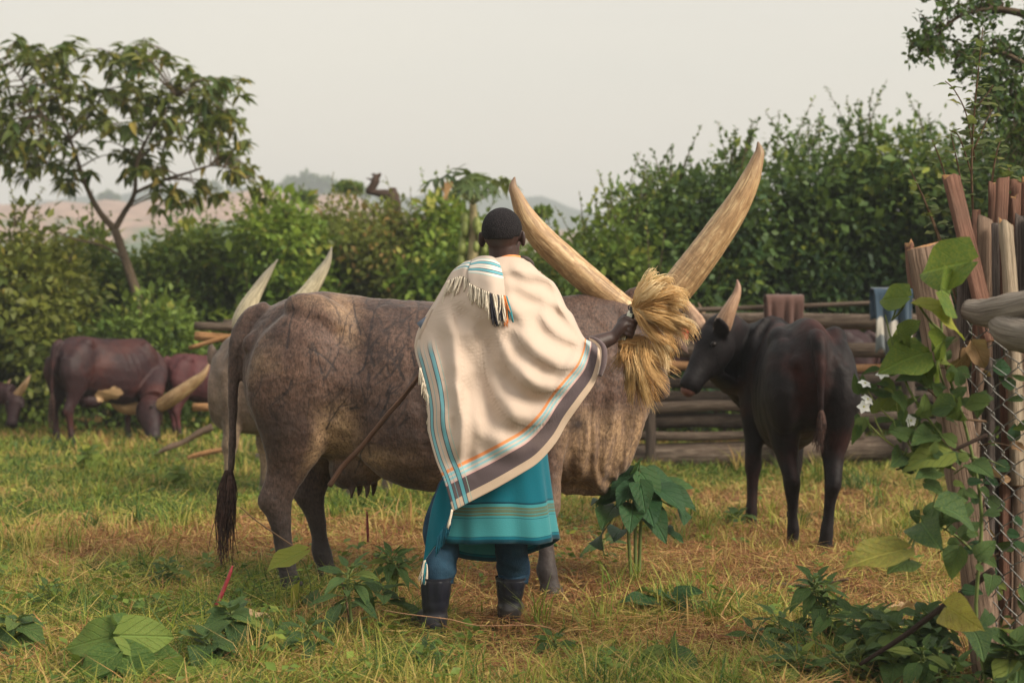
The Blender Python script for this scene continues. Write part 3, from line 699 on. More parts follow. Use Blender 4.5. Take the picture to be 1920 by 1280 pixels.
def cloth_mat(name, fn_col, bump=.35, scale=260):
    def fn(g):
        c = fn_col(g)
        n = g.noise(scale, g.obj(), 2)
        return pbsdf(g, g.mix(.25, c, g.mix(n, c, tuple(.5 for _ in range(3)), 'OVERLAY')), .9, .12, g.bump(n, bump, .002), **{'Sheen_Weight': .25, 'Sheen_Roughness': .5})
    return material(name, fn)
def hung(name, x0, x1, ytop, yb0, yb1, Y, mat, label, cat, seed, over=.10, amp=.022, nf=5.0):
    """cloth thrown over a rail: hangs in front and a little behind"""
    g = np.random.default_rng(seed); nu, nv = 28, 26; k = Y / F
    a = P((x0 + x1) / 2, ytop, Y); V = np.zeros((nu, nv, 3)); U = np.zeros((nu, nv, 3))
    for i in range(nu):
        s = i / (nu - 1); X = P(x0 + (x1 - x0) * s, ytop, Y)[0]
        front = (yb0 + (yb1 - yb0) * s - ytop) * k * (1 + .06 * math.sin(s * 17 + seed)); back = front * .45
        for j in range(nv):
            t = j / (nv - 1); l = t * (front + back + .08) - back - .04      # arc position, 0 at the top of the rail
            if abs(l) < .05: yy = -.05 * math.sin(l / .05 * math.pi / 2) ; z = .05 * math.cos(l / .05 * math.pi / 2) - .05
            else: yy = -.05 * np.sign(l); z = -(abs(l) - .05) - .05
            dn = min(1, abs(l) / .3)
            w = amp * dn * math.sin(s * nf * 6.28 + 1.5 * math.sin(l * 3 + seed)) + amp * .5 * dn * math.sin(s * 31 + seed)
            V[i, j] = (X + (s - .5) * -.10 * dn * (x1 - x0) * k, Y + yy - (w + amp if l > 0 else -w - amp), a[2] + z); U[i, j] = (s, max(l, 0) / front, 0)
    i, j = np.meshgrid(np.arange(nu - 1), np.arange(nv - 1), indexing='ij'); i = i.ravel(); j = j.ravel()
    Q = np.stack([i * nv + j, (i + 1) * nv + j, (i + 1) * nv + j + 1, i * nv + j + 1], 1)
    base = np.array([a[0], Y, a[2] - front])
    o = put(name, np_mesh(name, V.reshape(-1, 3) - base, Q, True, {'luv': U.reshape(-1, 3)}), mat, None, base)
    m = o.modifiers.new('thickness', 'SOLIDIFY'); m.thickness = .008
    return tag(o, label, cat)
hung('brown_cloth', 1434, 1505, 553, 622, 660, FY - .36, cloth_mat('brown_wool', lambda g: g.mix(g.noise(5, g.obj(), 3), (.075, .042, .036), (.15, .082, .068))), 'dark brown cloth thrown over the fence rail behind the black cow\'s neck', 'cloth', 1, nf=3.2)
hung('blue_cloth', 1634, 1708, 540, 648, 665, FY - .36, cloth_mat('blue_white_wool', lambda g: g.ramp(g.m('ADD', g.sep(g.attr('luv').outputs['Vector'])[1], g.m('MULTIPLY', g.m('SUBTRACT', g.noise(6, g.obj(), 2), .5), .15)), [(0, (.030, .055, .085)), (.52, (.045, .075, .11)), (.56, (.42, .40, .36)), (.80, (.45, .43, .38)), (.82, (.16, .18, .19)), (1, (.13, .15, .16))])), 'blue cloth with a broad off white border hung over the log fence', 'cloth', 2, nf=2.6, amp=.03)

# ------------------------------------------------------------------ cattle
def coat(name, base, dark, light, belly=None, speckle=.5, scars=False, foot=.16, rough=.62, spec=.35, seed=0.0, sheen=.15, red=None, top=None, rear=False, paint=False, patch=None):
    def fn(g):
        o = g.map(g.obj(), loc=(seed, seed * .7, seed * 1.3)); xyz = g.sep(g.obj())
        big = g.noise(3.2, o, 4, .6, .4); mid = g.noise(14.0, o, 5, .65); fine = g.noise(115.0, g.map(o, (1, 1, .45)), 3, .75)
        c = g.mix(g.ramp(big, [(.32, 0.0), (.66, 1.0)]), dark, base)
        c = g.mix(g.ramp(mid, [(.45, 0.0), (.75, .6)]), c, light)
        if red: c = g.mix(g.ramp(g.noise(2.3, g.map(o, loc=(4, 2, 1)), 3), [(.50, 0.0), (.68, .8)]), c, red)
        if belly:
            mask = g.m('ADD', g.m('MULTIPLY', g.m('SUBTRACT', belly[1], xyz[2]), belly[2]), g.m('MULTIPLY', g.m('SUBTRACT', g.noise(5.0, o, 4), .5), 1.3))
            if len(belly) > 3: mask = g.m('MULTIPLY', mask, g.ramp(xyz[0], [(belly[3], 0.0), (belly[4], 1.0)]))
            c = g.mix(g.m('MULTIPLY', g.ramp(mask, [(.0, 0.0), (.5, 1.0)]), .8), c, belly[0])
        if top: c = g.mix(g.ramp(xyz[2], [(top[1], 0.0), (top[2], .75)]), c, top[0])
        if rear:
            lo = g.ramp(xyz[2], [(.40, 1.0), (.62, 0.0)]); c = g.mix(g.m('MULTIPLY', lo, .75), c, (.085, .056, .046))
            tl = g.ramp(xyz[0], [(-.02, 1.0), (.02, 0.0)]); c = g.mix(g.m('MULTIPLY', g.m('MULTIPLY', tl, g.ramp(mid, [(.4, .4), (.6, 1.0)])), .7), c, (.05, .035, .03))
        c = g.mix(speckle, c, g.mix(g.ramp(fine, [(.36, 0.12), (.66, .88)]), c, (.5, .5, .5), 'OVERLAY'))
        c = g.mix(g.ramp(fine, [(.36, speckle * .75), (.5, 0.0)]), c, tuple(x * .55 for x in dark))
        c = g.mix(speckle, c, g('VectorMath', {'operation': 'SCALE'}, i0=c, i3=g.ramp(fine, [(.34, .42), (.5, 1.0), (.66, 1.75)])).outputs[0])
        dots = g.ramp(g('TexVoronoi', None, Scale=42.0, Vector=o).outputs['Distance'], [(.10, 1.0), (.17, 0.0)])
        c = g.mix(g.m('MULTIPLY', dots, g.ramp(big, [(.5, 0.0), (.7, .55)])), c, tuple(x * .35 for x in dark))
        if patch:
            q = [g.m('POWER', g.m('DIVIDE', g.m('SUBTRACT', xyz[i], patch[j]), patch[j + 2]), 2.0) for i, j in ((0, 0), (2, 1))]
            dd = g.m('ADD', g.m('SQRT', g.m('ADD', q[0], q[1])), g.m('MULTIPLY', g.m('SUBTRACT', g.noise(9.0, o, 3), .5), 1.6))
            c = g.mix(g.ramp(dd, [(.85, 1.0), (1.0, 0.0)]), c, (.46, .31, .17))
        if paint:
            A = lambda n: g.attr(n).outputs['Fac']
            mott = g.ramp(g.noise(9.0, o, 5, .7), [(.35, .35), (.6, 1.0)])
            c = g.mix(g.m('MULTIPLY', A('pale'), mott), c, g.mix(g.ramp(fine, [(.35, .0), (.6, 1.0)]), (.22, .135, .075), (.50, .33, .19)))
            stk = g.ramp(g.noise(4.0, g.map(o, (9, 9, 1.1)), 4, .65), [(.44, 0.0), (.62, .75)])
            c = g.mix(g.m('MULTIPLY', stk, g.m('MULTIPLY', A('pale'), g.ramp(g.m('MULTIPLY', xyz[0], .5), [(.66, 0.0), (.74, 1.0)]))), c, (.10, .062, .048))
            c = g.mix(g.m('MULTIPLY', A('dark'), g.ramp(mid, [(.3, .3), (.55, 1.0)])), c, (.040, .027, .024))
            c = g.mix(g.m('MULTIPLY', g.m('MULTIPLY', g.ramp(g('TexVoronoi', None, Scale=55.0, Vector=o).outputs['Distance'], [(.16, 1.0), (.28, 0.0)]), A('pale')), g.ramp(xyz[0], [(1.25 / 2, .8), (1.4 / 2, 0.0)]) if False else g.m('MULTIPLY', g.ramp(g.m('MULTIPLY', xyz[0], .5), [(.63, 1.0), (.70, 0.0)]), .8)), c, (.035, .024, .02))
            
        if scars:
            def lines(sc, rot, lo, hi, wid):
                v = g.map(o, sc, rot=rot, loc=(seed + rot[1], 0, rot[2]))
                n = g.noise(1.0, v, 1.5, .5, .35)
                l = g.ramp(g.m('ABSOLUTE', g.m('SUBTRACT', n, .5)), [(wid * .4, 1.0), (wid, 0.0)])
                k = g.ramp(g.noise(6.5, g.map(o, loc=(rot[1] * 7, 3, 1)), 2), [(lo, 0.0), (hi, 1.0)])
                return g.m('MULTIPLY', l, k)
            s = g.m('MAXIMUM', lines((26, 26, 5.0), (0, R(25), 0), .50, .56, .030), lines((22, 22, 4.5), (0, R(-32), .4), .50, .57, .026))
            s = g.m('MAXIMUM', s, lines((14, 14, 6.0), (0, R(70), .9), .54, .6, .020))
            reg = g.m('MULTIPLY', g.ramp(xyz[0], [(.10, .25), (.32, .9), (1.0, 1.0)]), g.ramp(xyz[2], [(.60, 0.0), (.75, 1.0), (1.22, 1.0), (1.32, 0.0)]))
            c = g.mix(g.m('MULTIPLY', g.m('MULTIPLY', s, reg), .85), c, (.022, .018, .018))
        if paint: c = g.mix(g.m('MULTIPLY', A('scar'), .95), c, (.016, .012, .013))
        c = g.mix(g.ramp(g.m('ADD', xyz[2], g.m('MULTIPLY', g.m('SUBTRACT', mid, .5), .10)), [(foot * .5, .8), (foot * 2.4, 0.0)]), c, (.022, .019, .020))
        n = g.bump(fine, .35, .004, g.bump(mid, .35, .02))
        return pbsdf(g, c, rough, spec, n, **{'Sheen_Weight': sheen, 'Sheen_Roughness': .4})
    return material(name, fn)
def horn_fn(base, mid, tip, tl):
    def fn(g):
        a = g.attr('tuv').outputs['Vector']; s = g.sep(a); f = g.attr('frac').outputs['Fac']
        along = g.noise(4.0, g.map(a, (.8, .8, 2.2)), 6, .72, .6)
        streak = g.noise(5.0, g.map(a, (1.3, 1.3, .7)), 5, .75, .4)
        ring = g.noise(1.0, g('CombineXYZ', None, i0=g.m('MULTIPLY', s[0], .25), i1=g.m('MULTIPLY', s[1], .25), i2=g.m('MULTIPLY', s[2], 42.0)).outputs[0], 3, .6)
        c = g.ramp(along, [(.30, tuple(x * .45 for x in base)), (.48, base), (.66, mid)])
        c = g.mix(g.ramp(streak, [(.50, 0.0), (.66, .8)]), c, tuple(x * .34 for x in base))
        chip = g.ramp(g.noise(7.0, g.map(a, (.8, .8, 1.6), loc=(3, 1, 2)), 4, .65), [(.64, 0.0), (.72, .7)])
        c = g.mix(chip, c, (.80, .66, .40))
        fib = g.noise(30.0, g.map(a, (1.0, 1.0, .12)), 2, .6); c = g.mix(.3, c, g.mix(g.ramp(fib, [(.35, .2), (.65, .8)]), c, (.5, .5, .5), 'OVERLAY'))
        c = g.mix(g.m('MULTIPLY', g.ramp(ring, [(.45, 0.0), (.65, 1.0)]), g.ramp(f, [(.0, .75), (.3, .30), (.5, .0)])), c, tuple(x * .42 for x in base))
        c = g.mix(g.ramp(f, [(tl, 0.0), (1.0, .85)]), c, tip)
        return pbsdf(g, c, .48, .4, g.bump(g.m('ADD', g.m('MULTIPLY', ring, .6), streak), .45, .006))
    return fn
M_horn = material('amber_horn', horn_fn((.42, .255, .125), (.70, .52, .29), (.15, .095, .07), .60))
M_hornp = material('pale_horn', horn_fn((.46, .40, .27), (.74, .66, .46), (.17, .16, .14), .5))
M_hair_dark = plain('dark_tail_hair', (.055, .030, .024), .7, .2, .75, 45)
M_eye = plain('wet_dark_eye', (.010, .007, .006), .3, .35)
M_nose = plain('dark_muzzle', (.03, .025, .025), .35, .5)

def horn(parent, pts, r, mat, origin, k=18, n=36):
    s = smooth_path(np.column_stack([pts, r]), n)
    V, Q, T, t = tube(s[:, :3] - origin, np.maximum(s[:, 3], .002), k=k, wob=.02, seed=int(abs(s[0, 0]) * 100))
    fr = np.concatenate([np.repeat(np.linspace(0, 1, n), k), [0, 1]])
    return put('horn', np_mesh('horn', V, [Q, T], True, {'tuv': t, 'frac': fr}), mat, parent)
def trunk_piece(bag, st, k=22):
    """stations (x, z top, z bottom, half width, y shift)"""
    s = smooth_path([(*r, 0.0) if len(r) == 4 else r for r in st], len(st) * 4)
    a = np.arange(k) / k * 2 * math.pi; ca, sa = np.cos(a), np.sin(a); m = len(s)
    V = []
    for x, zt, zb, w, ys in s:
        h = (zt - zb) / 2; c = (zt + zb) / 2
        ww = w * np.sign(ca) * np.abs(ca) ** .85 * (1 - .30 * np.clip(sa, 0, 1) ** 2)
        V.append(np.stack([np.full(k, x), ys + ww, c + h * np.sign(sa) * np.abs(sa) ** .95], 1))
    V = np.concatenate(V)
    i, j = np.meshgrid(np.arange(m - 1), np.arange(k), indexing='ij'); i = i.ravel(); j = j.ravel(); j2 = (j + 1) % k
    Q = np.stack([i * k + j, i * k + j2, (i + 1) * k + j2, (i + 1) * k + j], 1)
    V = np.vstack([V, [s[0, 0], s[0, 4], (s[0, 1] + s[0, 2]) / 2], [s[-1, 0], s[-1, 4], (s[-1, 1] + s[-1, 2]) / 2]])
    jj = np.arange(k); j2 = (jj + 1) % k
    T = np.vstack([np.stack([np.full(k, m * k), j2, jj], 1), np.stack([np.full(k, m * k + 1), (m - 1) * k + jj, (m - 1) * k + j2], 1)])
    bag.add(V, Q, T)
def leg_piece(bag, rows, k=14):
    """rows (x, y, z, rx, ry) from the top down, level rings"""
    s = smooth_path(rows, len(rows) * 4); m = len(s); a = np.arange(k) / k * 2 * math.pi
    V = np.concatenate([np.stack([r[0] + r[3] * np.cos(a), r[1] + r[4] * np.sin(a), np.full(k, r[2])], 1) for r in s])
    i, j = np.meshgrid(np.arange(m - 1), np.arange(k), indexing='ij'); i = i.ravel(); j = j.ravel(); j2 = (j + 1) % k
    Q = np.stack([i * k + j, (i + 1) * k + j, (i + 1) * k + j2, i * k + j2], 1)
    V = np.vstack([V, [*s[0, :3]], [*s[-1, :3]]]); jj = np.arange(k); j2 = (jj + 1) % k
    T = np.vstack([np.stack([np.full(k, m * k), jj, j2], 1), np.stack([np.full(k, m * k + 1), (m - 1) * k + j2, (m - 1) * k + jj], 1)])
    bag.add(V, Q, T)
HIND = [(.03, .155, 1.10, .20, .12), (.02, .175, .92, .215, .135), (.03, .18, .78, .185, .115), (.03, .18, .66, .145, .088), (.0, .175, .56, .105, .064), (-.045, .17, .47, .088, .050), (-.065, .168, .405, .080, .048),
        (-.045, .167, .34, .058, .041), (-.025, .166, .22, .046, .036), (-.015, .166, .13, .052, .044), (.0, .166, .075, .050, .044), (.018, .166, .03, .064, .052), (.022, .166, -.01, .070, .056)]
FORE = [(.0, .17, 1.0, .15, .09), (.0, .175, .80, .125, .085), (.0, .165, .66, .085, .066), (.0, .16, .54, .070, .056), (.005, .157, .45, .066, .054), (.008, .156, .40, .064, .055), (.004, .156, .33, .046, .042),
        (.0, .156, .20, .041, .038), (.0, .156, .12, .050, .045), (.012, .156, .07, .047, .043), (.025, .156, .03, .062, .052), (.028, .156, -.01, .068, .056)]
def leg(bag, proto, x, side, s=1.0, dx_foot=0.0, dy_foot=0.0, w=1.0):
    rows = []
    for (rx, ry, rz, a, b) in proto:
        t = 1 - min(1, max(0, rz / .95))
        rows.append((x + rx * s + dx_foot * t, side * ry * s * w + dy_foot * t, rz * s if rz > 0 else rz, a * s, b * s))
    leg_piece(bag, rows)
def head_piece(bag, poll, muzzle, s=1.0, up=(0, 0, 1), ears=((1, 0, 0), (1, 0, 0)), ear_len=.20, jaw=True):
    """poll -> muzzle; ears: two directions"""
    poll = np.asarray(poll, float); muzzle = np.asarray(muzzle, float); ax = norm(muzzle - poll); L = np.linalg.norm(muzzle - poll)
    side = norm(np.cross(ax, up)); upv = np.cross(side, ax)
    st = [(-.06, .06, .07, 0), (.04, .105, .115, -.01), (.18, .118, .135, -.03), (.34, .105, .130, -.035), (.52, .080, .105, -.02), (.72, .068, .082, -.008), (.88, .076, .076, 0), (.97, .070, .066, 0), (1.02, .035, .035, 0)]
    pts = [poll + ax * L * t + upv * o * s for t, a, b, o in st]
    V, Q, T, _ = tube(pts, [a * s for _, a, _, _ in st], [b * s for _, _, b, _ in st], k=16, up=tuple(upv), n=26); bag.add(V, Q, T)
    if jaw:
        pts = [poll + ax * L * t - upv * o * s for t, o in ((.22, .10), (.45, .095), (.75, .05))]
        V, Q, T, _ = tube(pts, [.075 * s, .07 * s, .045 * s], [.06 * s, .05 * s, .035 * s], k=12, up=tuple(upv), n=10); bag.add(V, Q, T)
    for sg, ed in zip((-1, 1), ears):
        ed = norm(ed); b = poll + ax * L * .10 + side * sg * .095 * s - upv * .02
        n_ = norm(np.cross(ed, upv)) if abs(np.dot(ed, upv)) < .9 else ax
        pts = [b, b + ed * ear_len * .35, b + ed * ear_len * .72, b + ed * ear_len]
        V, Q, T, _ = tube(pts, [.03, .058, .05, .012], [.026, .024, .019, .010], k=12, up=tuple(norm(np.cross(n_, ed)) * 0 + n_), n=12); bag.add(V, Q, T)
    return ax, side, upv, L
def eyes(parent, poll, muzzle, s, up, mat=M_eye):
    poll = np.asarray(poll, float); muzzle = np.asarray(muzzle, float); ax = norm(muzzle - poll); L = np.linalg.norm(muzzle - poll)
    side = norm(np.cross(ax, up)); upv = np.cross(side, ax)
    for sg in (-1, 1):
        V, Q, T = ellipsoid(poll + ax * L * .28 + side * sg * .108 * s + upv * .028 * s, (.017, .017, .017), nu=12, nv=8)
        put('eye', np_mesh('eye', V, [Q, T]), mat, parent)
def tail_hair(parent, pts, r, n, seed, mat=M_hair_dark, wid=.0035):
    g = np.random.default_rng(seed); bag = Bag(); pts = np.asarray(pts, float)
    for q in range(n):
        a = g.uniform(0, 6.28); rr = g.random() ** .4; lt_ = g.normal(0, .35); off = np.array([math.cos(a), math.sin(a), 0]) * rr
        ln = g.uniform(.55, 1.0)
        base = smooth_path(pts, 8); t = np.linspace(0, ln, 7)
        c = np.stack([np.interp(t, np.linspace(0, 1, 8), base[:, i]) for i in range(3)], 1)
        prof = np.interp(t, [0, .25, .6, 1], [r * .35, r, r * .9, r * .35])
        p = c + off * prof[:, None] + np.cumsum(g.normal(0, .0045, (7, 3)), 0) * t[:, None] * 1.6
        V, Q, T, _ = tube(p, np.linspace(wid, wid * .35, 7), k=3, cap=False); bag.add(V, Q)
    return put('tail_hair', bag.mesh('tail_hair'), mat, parent)

# ---- 1: the great grey-brown cow the herdsman tends.  Local x runs from rump to head, y away from the camera.
CY = 7.5; K = CY / F
c0 = np.array([P(455, 610, CY)[0], CY, 0.0])
cow = empty('longhorn_cow', c0, 0, 'large grey brown cow with huge upswept amber horns, sideways behind the herdsman', 'cow', 'long-horned cattle in the field')
b = Bag()
trunk_piece(b, [(.015, 1.17, .90, .10), (.06, 1.265, .80, .19), (.13, 1.335, .72, .255), (.24, 1.388, .66, .295), (.37, 1.418, .62, .305), (.50, 1.402, .60, .305), (.66, 1.385, .565, .335), (.86, 1.368, .49, .375), (1.06, 1.362, .465, .375),
                (1.26, 1.370, .49, .335), (1.44, 1.385, .50, .275), (1.58, 1.405, .48, .225), (1.70, 1.40, .46, .175), (1.80, 1.37, .50, .145), (1.90, 1.33, .70, .115), (1.965, 1.24, .90, .085)])
for sgn in (-1, 1):
    b.add(*ellipsoid((.41, sgn * .175, 1.28), (.20, .095, .10), euler(0, R(25), 0), nu=14))            # hip bones
    b.add(*ellipsoid((.075, sgn * .12, 1.16), (.06, .05, .06), nu=12))                # pin bones
    b.add(*ellipsoid((.30, sgn * .20, 1.02), (.25, .13, .30), euler(0, R(12), 0)))     # thigh
    b.add(*ellipsoid((1.46, sgn * .185, 1.0), (.16, .09, .33), euler(0, R(-14), 0)))  # shoulder
    b.add(*ellipsoid((.92, sgn * .17, .83), (.42, .22, .36)))                          # barrel
leg(b, HIND, .245, -1, 1.02); leg(b, HIND, .33, 1, 1.02, .05)
leg(b, FORE, 1.45, -1, 1.0, 0.0, -.17); leg(b, FORE, 1.36, 1, 1.0, -.06)
b.add(*ellipsoid((.57, 0, .60), (.14, .15, .12))); b.add(*ellipsoid((.50, -.01, .56), (.09, .12, .10)))   # udder
for tx, ty in ((.53, -.08), (.60, -.07), (.55, .07), (.62, .07)):
    v = tube([(tx, ty, .52), (tx + .005, ty, .47), (tx - .005, ty, .415)], [.022, .02, .013], k=10, n=8); b.add(v[0], v[1], v[2])
# dewlap: a thin hanging sheet under the neck
trunk_piece(b, [(1.48, .80, .46, .06), (1.60, .80, .428, .050), (1.70, .86, .425, .042), (1.80, .92, .50, .040), (1.88, .98, .66, .036), (1.955, 1.05, .82, .03)])
poll = np.array([1.93, .05, 1.335]); muz = np.array([2.02, .36, .90])
head_piece(b, poll, muz, 1.05, (.25, .75, .6), ((-1, .1, -.25), (.55, .25, -.75)), .22)
v = tube([(1.90, .0, 1.30), (1.93, .08, 1.25), (1.96, .15, 1.15)], [.15, .13, .12], [.17, .15, .13], k=14, n=10); b.add(v[0], v[1], v[2])
v = tube([(.13, 0, 1.325), (.045, -.01, 1.285), (-.012, -.03, 1.19), (-.035, -.045, 1.03), (-.04, -.05, .80), (-.045, -.05, .60), (-.062, -.05, .50)], [.050, .052, .046, .034, .025, .019, .014], k=10, n=34); b.add(v[0], v[1], v[2])
me = fuse(b, 'body', .0115, 12, .5, 1)
co = get_co(me); no = get_no(me)
d = .007 * fbm(co, 3.5, 2) + .0035 * fbm(co + 5, 12, 3) + .0012 * fbm(co + 9, 45, 2)
rib = np.clip((co[:, 0] - .75) / .15, 0, 1) * np.clip((1.35 - co[:, 0]) / .15, 0, 1) * np.clip((1.25 - co[:, 2]) / .15, 0, 1) * np.clip((co[:, 2] - .65) / .15, 0, 1)
d += .0035 * rib * np.sin((co[:, 0] + .25 * co[:, 2]) * 62)
dl = np.clip((co[:, 0] - 1.5) / .12, 0, 1) * np.clip((1.02 - co[:, 2]) / .25, 0, 1) * (np.abs(co[:, 1]) < .2)
d += dl * (.012 * np.sin(co[:, 0] * 34 - co[:, 2] * 9 + 5.0 * fbm(co * (1, 1, .4), 4, 2)) + .0045 * np.sin(co[:, 0] * 85 + 8.0 * fbm(co * (1, 1, .35) + 3, 6, 2)))
nk = np.clip((co[:, 0] - 1.58) / .1, 0, 1) * np.clip((co[:, 2] - .85) / .15, 0, 1)
d += .0025 * nk * np.sin((co[:, 0] + .3 * co[:, 2]) * 55 + 4 * fbm(co, 4, 2))
fl = np.exp(-(((co[:, 0] - .56) / .09) ** 2 + ((co[:, 2] - 1.14) / .12) ** 2)); d -= .028 * fl                 # hollow of the flank

def blob(x, z, rx, rz, rot=0.0):
    c_, s_ = math.cos(rot), math.sin(rot); dx, dz = co[:, 0] - x, co[:, 2] - z
    return np.exp(-(((dx * c_ + dz * s_) / rx) ** 2 + ((-dx * s_ + dz * c_) / rz) ** 2))
wz = .35 * fbm(co + 2, 6, 3)
pale = 1.1 * blob(.49, .78, .10, .11, .5) + .9 * blob(.40, .68, .06, .12, -.4) + .75 * blob(.66, .63, .22, .07) + .35 * blob(1.0, .52, .3, .07)
pale = pale + 1.5 * np.clip((co[:, 0] - 1.44) / .2, 0, 1) * np.clip((.92 - co[:, 2]) / .2, 0, 1) + .35 * blob(.45, 1.36, .25, .06) + .5 * blob(.52, 1.26, .05, .13, .35) + .3 * blob(.12, 1.1, .12, .10)
pale = np.clip((pale + wz * .9) * (pale > .05) - .12, 0, 1)
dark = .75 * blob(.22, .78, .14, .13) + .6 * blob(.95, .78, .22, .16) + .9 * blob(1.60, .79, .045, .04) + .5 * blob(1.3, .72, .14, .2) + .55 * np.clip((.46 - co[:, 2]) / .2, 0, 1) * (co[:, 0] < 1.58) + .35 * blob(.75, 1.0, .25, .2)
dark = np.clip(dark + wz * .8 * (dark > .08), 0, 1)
g = np.random.default_rng(21); scar = np.zeros(len(co)); side_ = co[:, 1] < .02; cx_, cz_ = co[:, 0], co[:, 2]
def scratch(p, an, ln, wd, inten, depth=0):
    n = max(6, int(ln / .004)); a = an + np.cumsum(g.normal(0, .05, n)) ; st_ = ln / n
    q = np.stack([p[0] + np.cumsum(np.cos(a)) * st_, p[1] + np.cumsum(np.sin(a)) * st_], 1)
    lo, hi = q.min(0) - .012, q.max(0) + .012
    ix = np.where(side_ & (cx_ > lo[0]) & (cx_ < hi[0]) & (cz_ > lo[1]) & (cz_ < hi[1]))[0]
    if len(ix):
        d_ = np.sqrt(((np.stack([cx_[ix], cz_[ix]], 1)[:, None] - q[None]) ** 2).sum(-1)); k_i = d_.argmin(1); d_ = d_.min(1)
        w_ = wd * (1 - .6 * (k_i / n)); scar[ix] = np.maximum(scar[ix], inten * np.clip(1.6 - d_ / w_, 0, 1))
    if depth < 2:
        for _ in range(g.integers(0, 3 - depth)):
            k_i = g.integers(1, n); scratch(q[k_i], an + g.choice([-1, 1]) * g.uniform(.35, .9), ln * g.uniform(.25, .6), wd * .75, inten * .9, depth + 1)
for _ in range(84):
    x = float(np.clip(g.normal(.62, .20), .10, 1.02)); z = float(np.clip(g.normal(1.02, .15), .64, 1.26))
    scratch((x, z), g.choice([1.35, 1.1, 1.7, -1.9, .7]) + g.normal(0, .22), g.uniform(.04, .22), g.uniform(.0026, .0068), g.uniform(.45, 1.0))
for _ in range(26):
    scratch((g.uniform(.08, 1.9), g.uniform(.60, 1.25)), g.normal(1.4, .5), g.uniform(.02, .06), .003, g.uniform(.4, .8), 2)
set_co(me, co + no * (d - .0012 * scar)[:, None])
for n_, v_ in (('pale', pale), ('dark', dark), ('scar', scar)): me.attributes.new(n_, 'FLOAT', 'POINT').data.foreach_set('value', v_.astype(np.float32))
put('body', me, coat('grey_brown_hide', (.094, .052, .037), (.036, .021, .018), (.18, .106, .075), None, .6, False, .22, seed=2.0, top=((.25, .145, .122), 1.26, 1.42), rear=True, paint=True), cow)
k_ = K
HL = [(1190, 588), (1165, 575), (1120, 540), (1062, 490), (1012, 442), (984, 402), (968, 366), (962, 350), (965, 332)]
hl = np.array([P(x, y, CY + .05 - .0006 * (1170 - x)) for x, y in HL])
horn(cow, hl, np.array([22, 24, 26, 26, 24, 18, 11.5, 8, 1.5]) * k_, M_horn, c0, 20, 44)
HR = [(1235, 575), (1262, 548), (1298, 505), (1340, 448), (1380, 388), (1406, 338), (1420, 300), (1424, 284), (1421, 266)]
hr = np.array([P(x, y, CY + .05 - .0003 * (x - 1240)) for x, y in HR])
horn(cow, hr, np.array([30, 31, 31, 29, 24.5, 18.5, 12, 8.5, 1.5]) * k_, M_horn, c0, 20, 44)
eyes(cow, poll, muz, 1.05, (.25, .75, .6))
tail_hair(cow, [(-.058, -.05, .56), (-.065, -.05, .44), (-.08, -.05, .28), (-.072, -.055, .10)], .046, 120, 1, wid=.0042)

